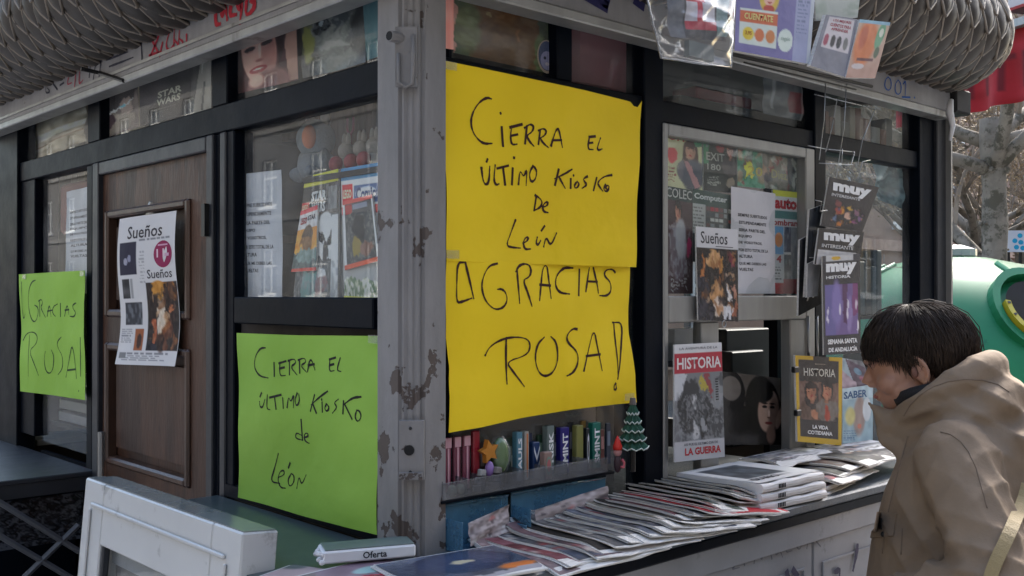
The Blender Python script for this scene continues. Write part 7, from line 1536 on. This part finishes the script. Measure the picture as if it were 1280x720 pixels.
    he((0, -.012, .028), (.074, .092, .082)); he((0, .030, -.015), (.064, .066, .080)); he((0, .042, -.062), (.050, .050, .045)); he((0, .070, -.088), (.024, .020, .018))
    for s_ in (-1, 1): he((s_*.040, .058, -.030), (.026, .030, .026)); he((s_*.05, .02, -.062), (.022, .04, .03))
    he((0, .092, .022), (.045, .014, .010))                                      # brow
    h.tube([HR @ Vector((0, .092, .010))+HC, HR @ Vector((0, .106, -.014))+HC, HR @ Vector((0, .112, -.026))+HC], [.007, .0095, .012], 10)   # nose
    for s_ in (-1, 1): he((s_*.011, .100, -.030), (.008, .009, .007))
    he((0, .094, -.052), (.022, .008, .005)); he((0, .091, -.062), (.019, .009, .006))
    h.tube([HR @ Vector((0, -.010, -.03))+HC, Vector((0, .045, 1.36-z0)), Vector((0, .03, 1.30-z0))], [.056, .055, .062], 18)
    for s_ in (-1, 1):
        Rz = Matrix.Rotation(s_*R_(20), 3, 'Z') @ Matrix.Rotation(R_(-12), 3, 'X')
        he((s_*.077, -.004, -.014), (.008, .019, .030), Rz)
        pts = []
        for k in range(12): a = -1.9+k*.40; pts.append(HR @ (Vector((s_*.081, -.004, -.014))+Rz @ Vector((s_*.004, -.018*math.cos(a)*(1), .030*math.sin(a))))+HC)
        h.tube(pts, .0042, 8)
    hmesh = evaluated(h, 'body', .0042, 5, [skin], .45)
    B_ = bpy.data.objects.new('body', hmesh); COL.objects.link(B_); B_.parent = P_
    for s_ in (-1, 1):
        q = MB(); q.ell(HR @ Vector((s_*.027, .073, .004))+HC, (.0110, .0110, .0110), 14, 10); e = q.build('eye', flat('eye_white', (200, 190, 180), .2), B_, smooth=True)
        q = MB(); q.ell(HR @ Vector((s_*.027, .0825, .003))+HC, (.005, .003, .005), 10, 8); q.build('iris', M['black'], e, smooth=True)
        q = MB(); q.tube([HR @ Vector((s_*.046, .078, .024))+HC, HR @ Vector((s_*.030, .095, .028))+HC, HR @ Vector((s_*.014, .100, .024))+HC], .003, 6); q.build('eyebrow', hm, B_)
    q = MB(); q.ell(HR @ Vector((0, .097, -.056))+HC, (.021, .0075, .006), 14, 8, HR); q.build('lips', mat('lip', (.30, .09, .07), .45), B_, smooth=True)
    em_ = mat('ear_inner', (.16, .07, .05), .6)
    for s_ in (-1, 1): q = MB(); q.ell(HR @ Vector((s_*.0835, .006, -.016))+HC, (.003, .007, .012), 10, 8, HR); q.build('ear_hollow', em_, B_, smooth=True)
    # hands: in the jacket pockets, fingers closed; built so the sleeves do not end in nothing
    for s_, W_, ax in ((-1, Vector((-.205, .105, .985-z0)), Vector((.45, .5, -.65))), (1, Vector((.18, .175, .985-z0)), Vector((-.35, .6, -.55)))):
        ax = ax.normalized(); q = MB(); side = ax.cross(Vector((0, 0, 1))).normalized(); up = side.cross(ax)
        q.tube([W_-ax*.03, W_+ax*.01, W_+ax*.05, W_+ax*.085], [.026, .028, .036, .034], 14, flat=.5)
        for k in range(4):
            b = W_+ax*.080+side*(.026-.0175*k); L_ = [.062, .072, .068, .052][k]; dn = -up
            q.tube([b, b+ax*L_*.45+dn*.006, b+ax*L_*.75+dn*.020, b+ax*L_*.85+dn*.036], [.0090, .0085, .0078, .0066], 8)
        b = W_+ax*.03+side*.032; q.tube([b, b+ax*.025+side*.016, b+ax*.055+side*.016-up*.01], [.0115, .010, .008], 8)
        hmh = evaluated(q, 'hand', .0032, 3, [skin]); o = bpy.data.objects.new('hand', hmh); COL.objects.link(o); o.parent = P_
    # --- hair: scalp cap with strands combed from the crown
    rs = random.Random(12); CR = Vector((0, -.045, .118))
    def scalp(phi, th, out):   # phi 90 = front; th from the crown down
        c = Vector((0, -.014, .024)); r = (.082+out, .099+out, .089+out)
        v = Vector((math.sin(th)*math.cos(phi)*r[0], math.sin(th)*math.sin(phi)*r[1], math.cos(th)*r[2])); return c+v
    def thmax(phi):
        f = math.sin(phi)  # 1 front, -1 back
        side = abs(math.cos(phi))
        j = R_(4)*math.sin(phi*13)+R_(3)*math.sin(phi*31+1)
        if f > .55: return R_(82)+j
        if f > .12: return R_(82)+R_(24)*(.55-f)/.43+j
        if f > -.10: return R_(100)+j*.5
        if f > -.35: return R_(100)+R_(34)*(-.10-f)/.25+j
        return R_(134)+j
    q = MB(); nph, nth = 72, 20; vs = []
    for i in range(nph):
        phi = 2*math.pi*i/nph; tm_ = thmax(phi)
        for j in range(nth+1):
            th = tm_*j/nth; vs.append(HR @ scalp(phi, th, .004*math.sin(math.pi*j/nth)+.002*math.sin(phi*23+j)-.006*(j/nth)**6)+HC)
    q.add(vs, [(i*(nth+1)+j, ((i+1) % nph)*(nth+1)+j, ((i+1) % nph)*(nth+1)+j+1, i*(nth+1)+j+1) for i in range(nph) for j in range(nth)])
    H_o = q.build('hair', hm, P_, smooth=True)
    q = MB()
    for k in range(3600):
        phi = rs.uniform(0, 2*math.pi); tm_ = thmax(phi)*rs.uniform(.86, 1.16); t0 = rs.uniform(.02, .55)*tm_; seg = 6; pts = []; sw = rs.uniform(-.16, .16)+.22*math.cos(phi)*(math.sin(phi) > 0); out = rs.uniform(.0, .014)+(.008 if rs.random() < .04 else 0)
        for j in range(seg+1):
            t = j/seg; th = t0+(tm_-t0)*t
            lift = out*math.sin(math.pi*min(1, t*.8+.15))+.004
            if math.sin(phi) > .55: lift += .014*t*t*(.4+.8*rs.random())      # fringe falls forward
            if math.sin(phi) < -.3: lift += .006*t
            pts.append(HR @ scalp(phi+sw*t+.05*math.sin(k*1.3+t*5), th, lift)+HC)
        q.tube(pts, [.0011]*seg+[.0003], 3, cap=False)
    for k in range(420):      # loose ends round the hairline
        phi = rs.uniform(0, 2*math.pi); tm_ = thmax(phi); pts = []; a = rs.uniform(-.3, .3); o_ = rs.uniform(.002, .012)
        for j in range(5): t = j/4; pts.append(HR @ scalp(phi+a*t*t, tm_*(.82+t*rs.uniform(.22, .34)), .004+o_*t)+HC)
        q.tube(pts, [.0008, .0008, .0007, .0005, .0002], 3, cap=False)
    q.build('strands', hm, H_o, smooth=True, kind='stuff')
    # dark scarf/collar lining inside the hood
    q = MB(); P = []
    for k in range(25): a = 2*math.pi*k/24; P.append(Vector((.088*math.cos(a), .045+.090*math.sin(a), 1.400-.028*math.sin(a)-z0)))
    q.tube(P, .020, 8, cap=False); q.build('neck_lining', mat('lining', (.012, .012, .014), .9, bump=.4, bscale=200), P_, smooth=True)
    # strap
    if len(ok) > 4:
        q = MB(); vs = []; prev = None
        for i, p in enumerate(ok):
            t = (ok[min(i+1, len(ok)-1)]-ok[max(i-1, 0)]).normalized(); vw = (Mi @ CAM-p).normalized(); sd_ = t.cross(vw).normalized()*.011
            for a in (-1, 1):
                for b_ in (0, 1): vs.append(p+sd_*a+vw*(.002+.003*b_))
        fs = []
        for i in range(len(ok)-1):
            a = i*4; b_ = a+4
            for (m0, m1) in ((0, 1), (1, 3), (3, 2), (2, 0)): fs.append((a+m0, a+m1, b_+m1, b_+m0))
        q.add(vs, fs); q.build('bag_strap', mat('strap_webbing', (.27, .20, .09), .7, bump=.4, bscale=300), P_)
    return P_
person()
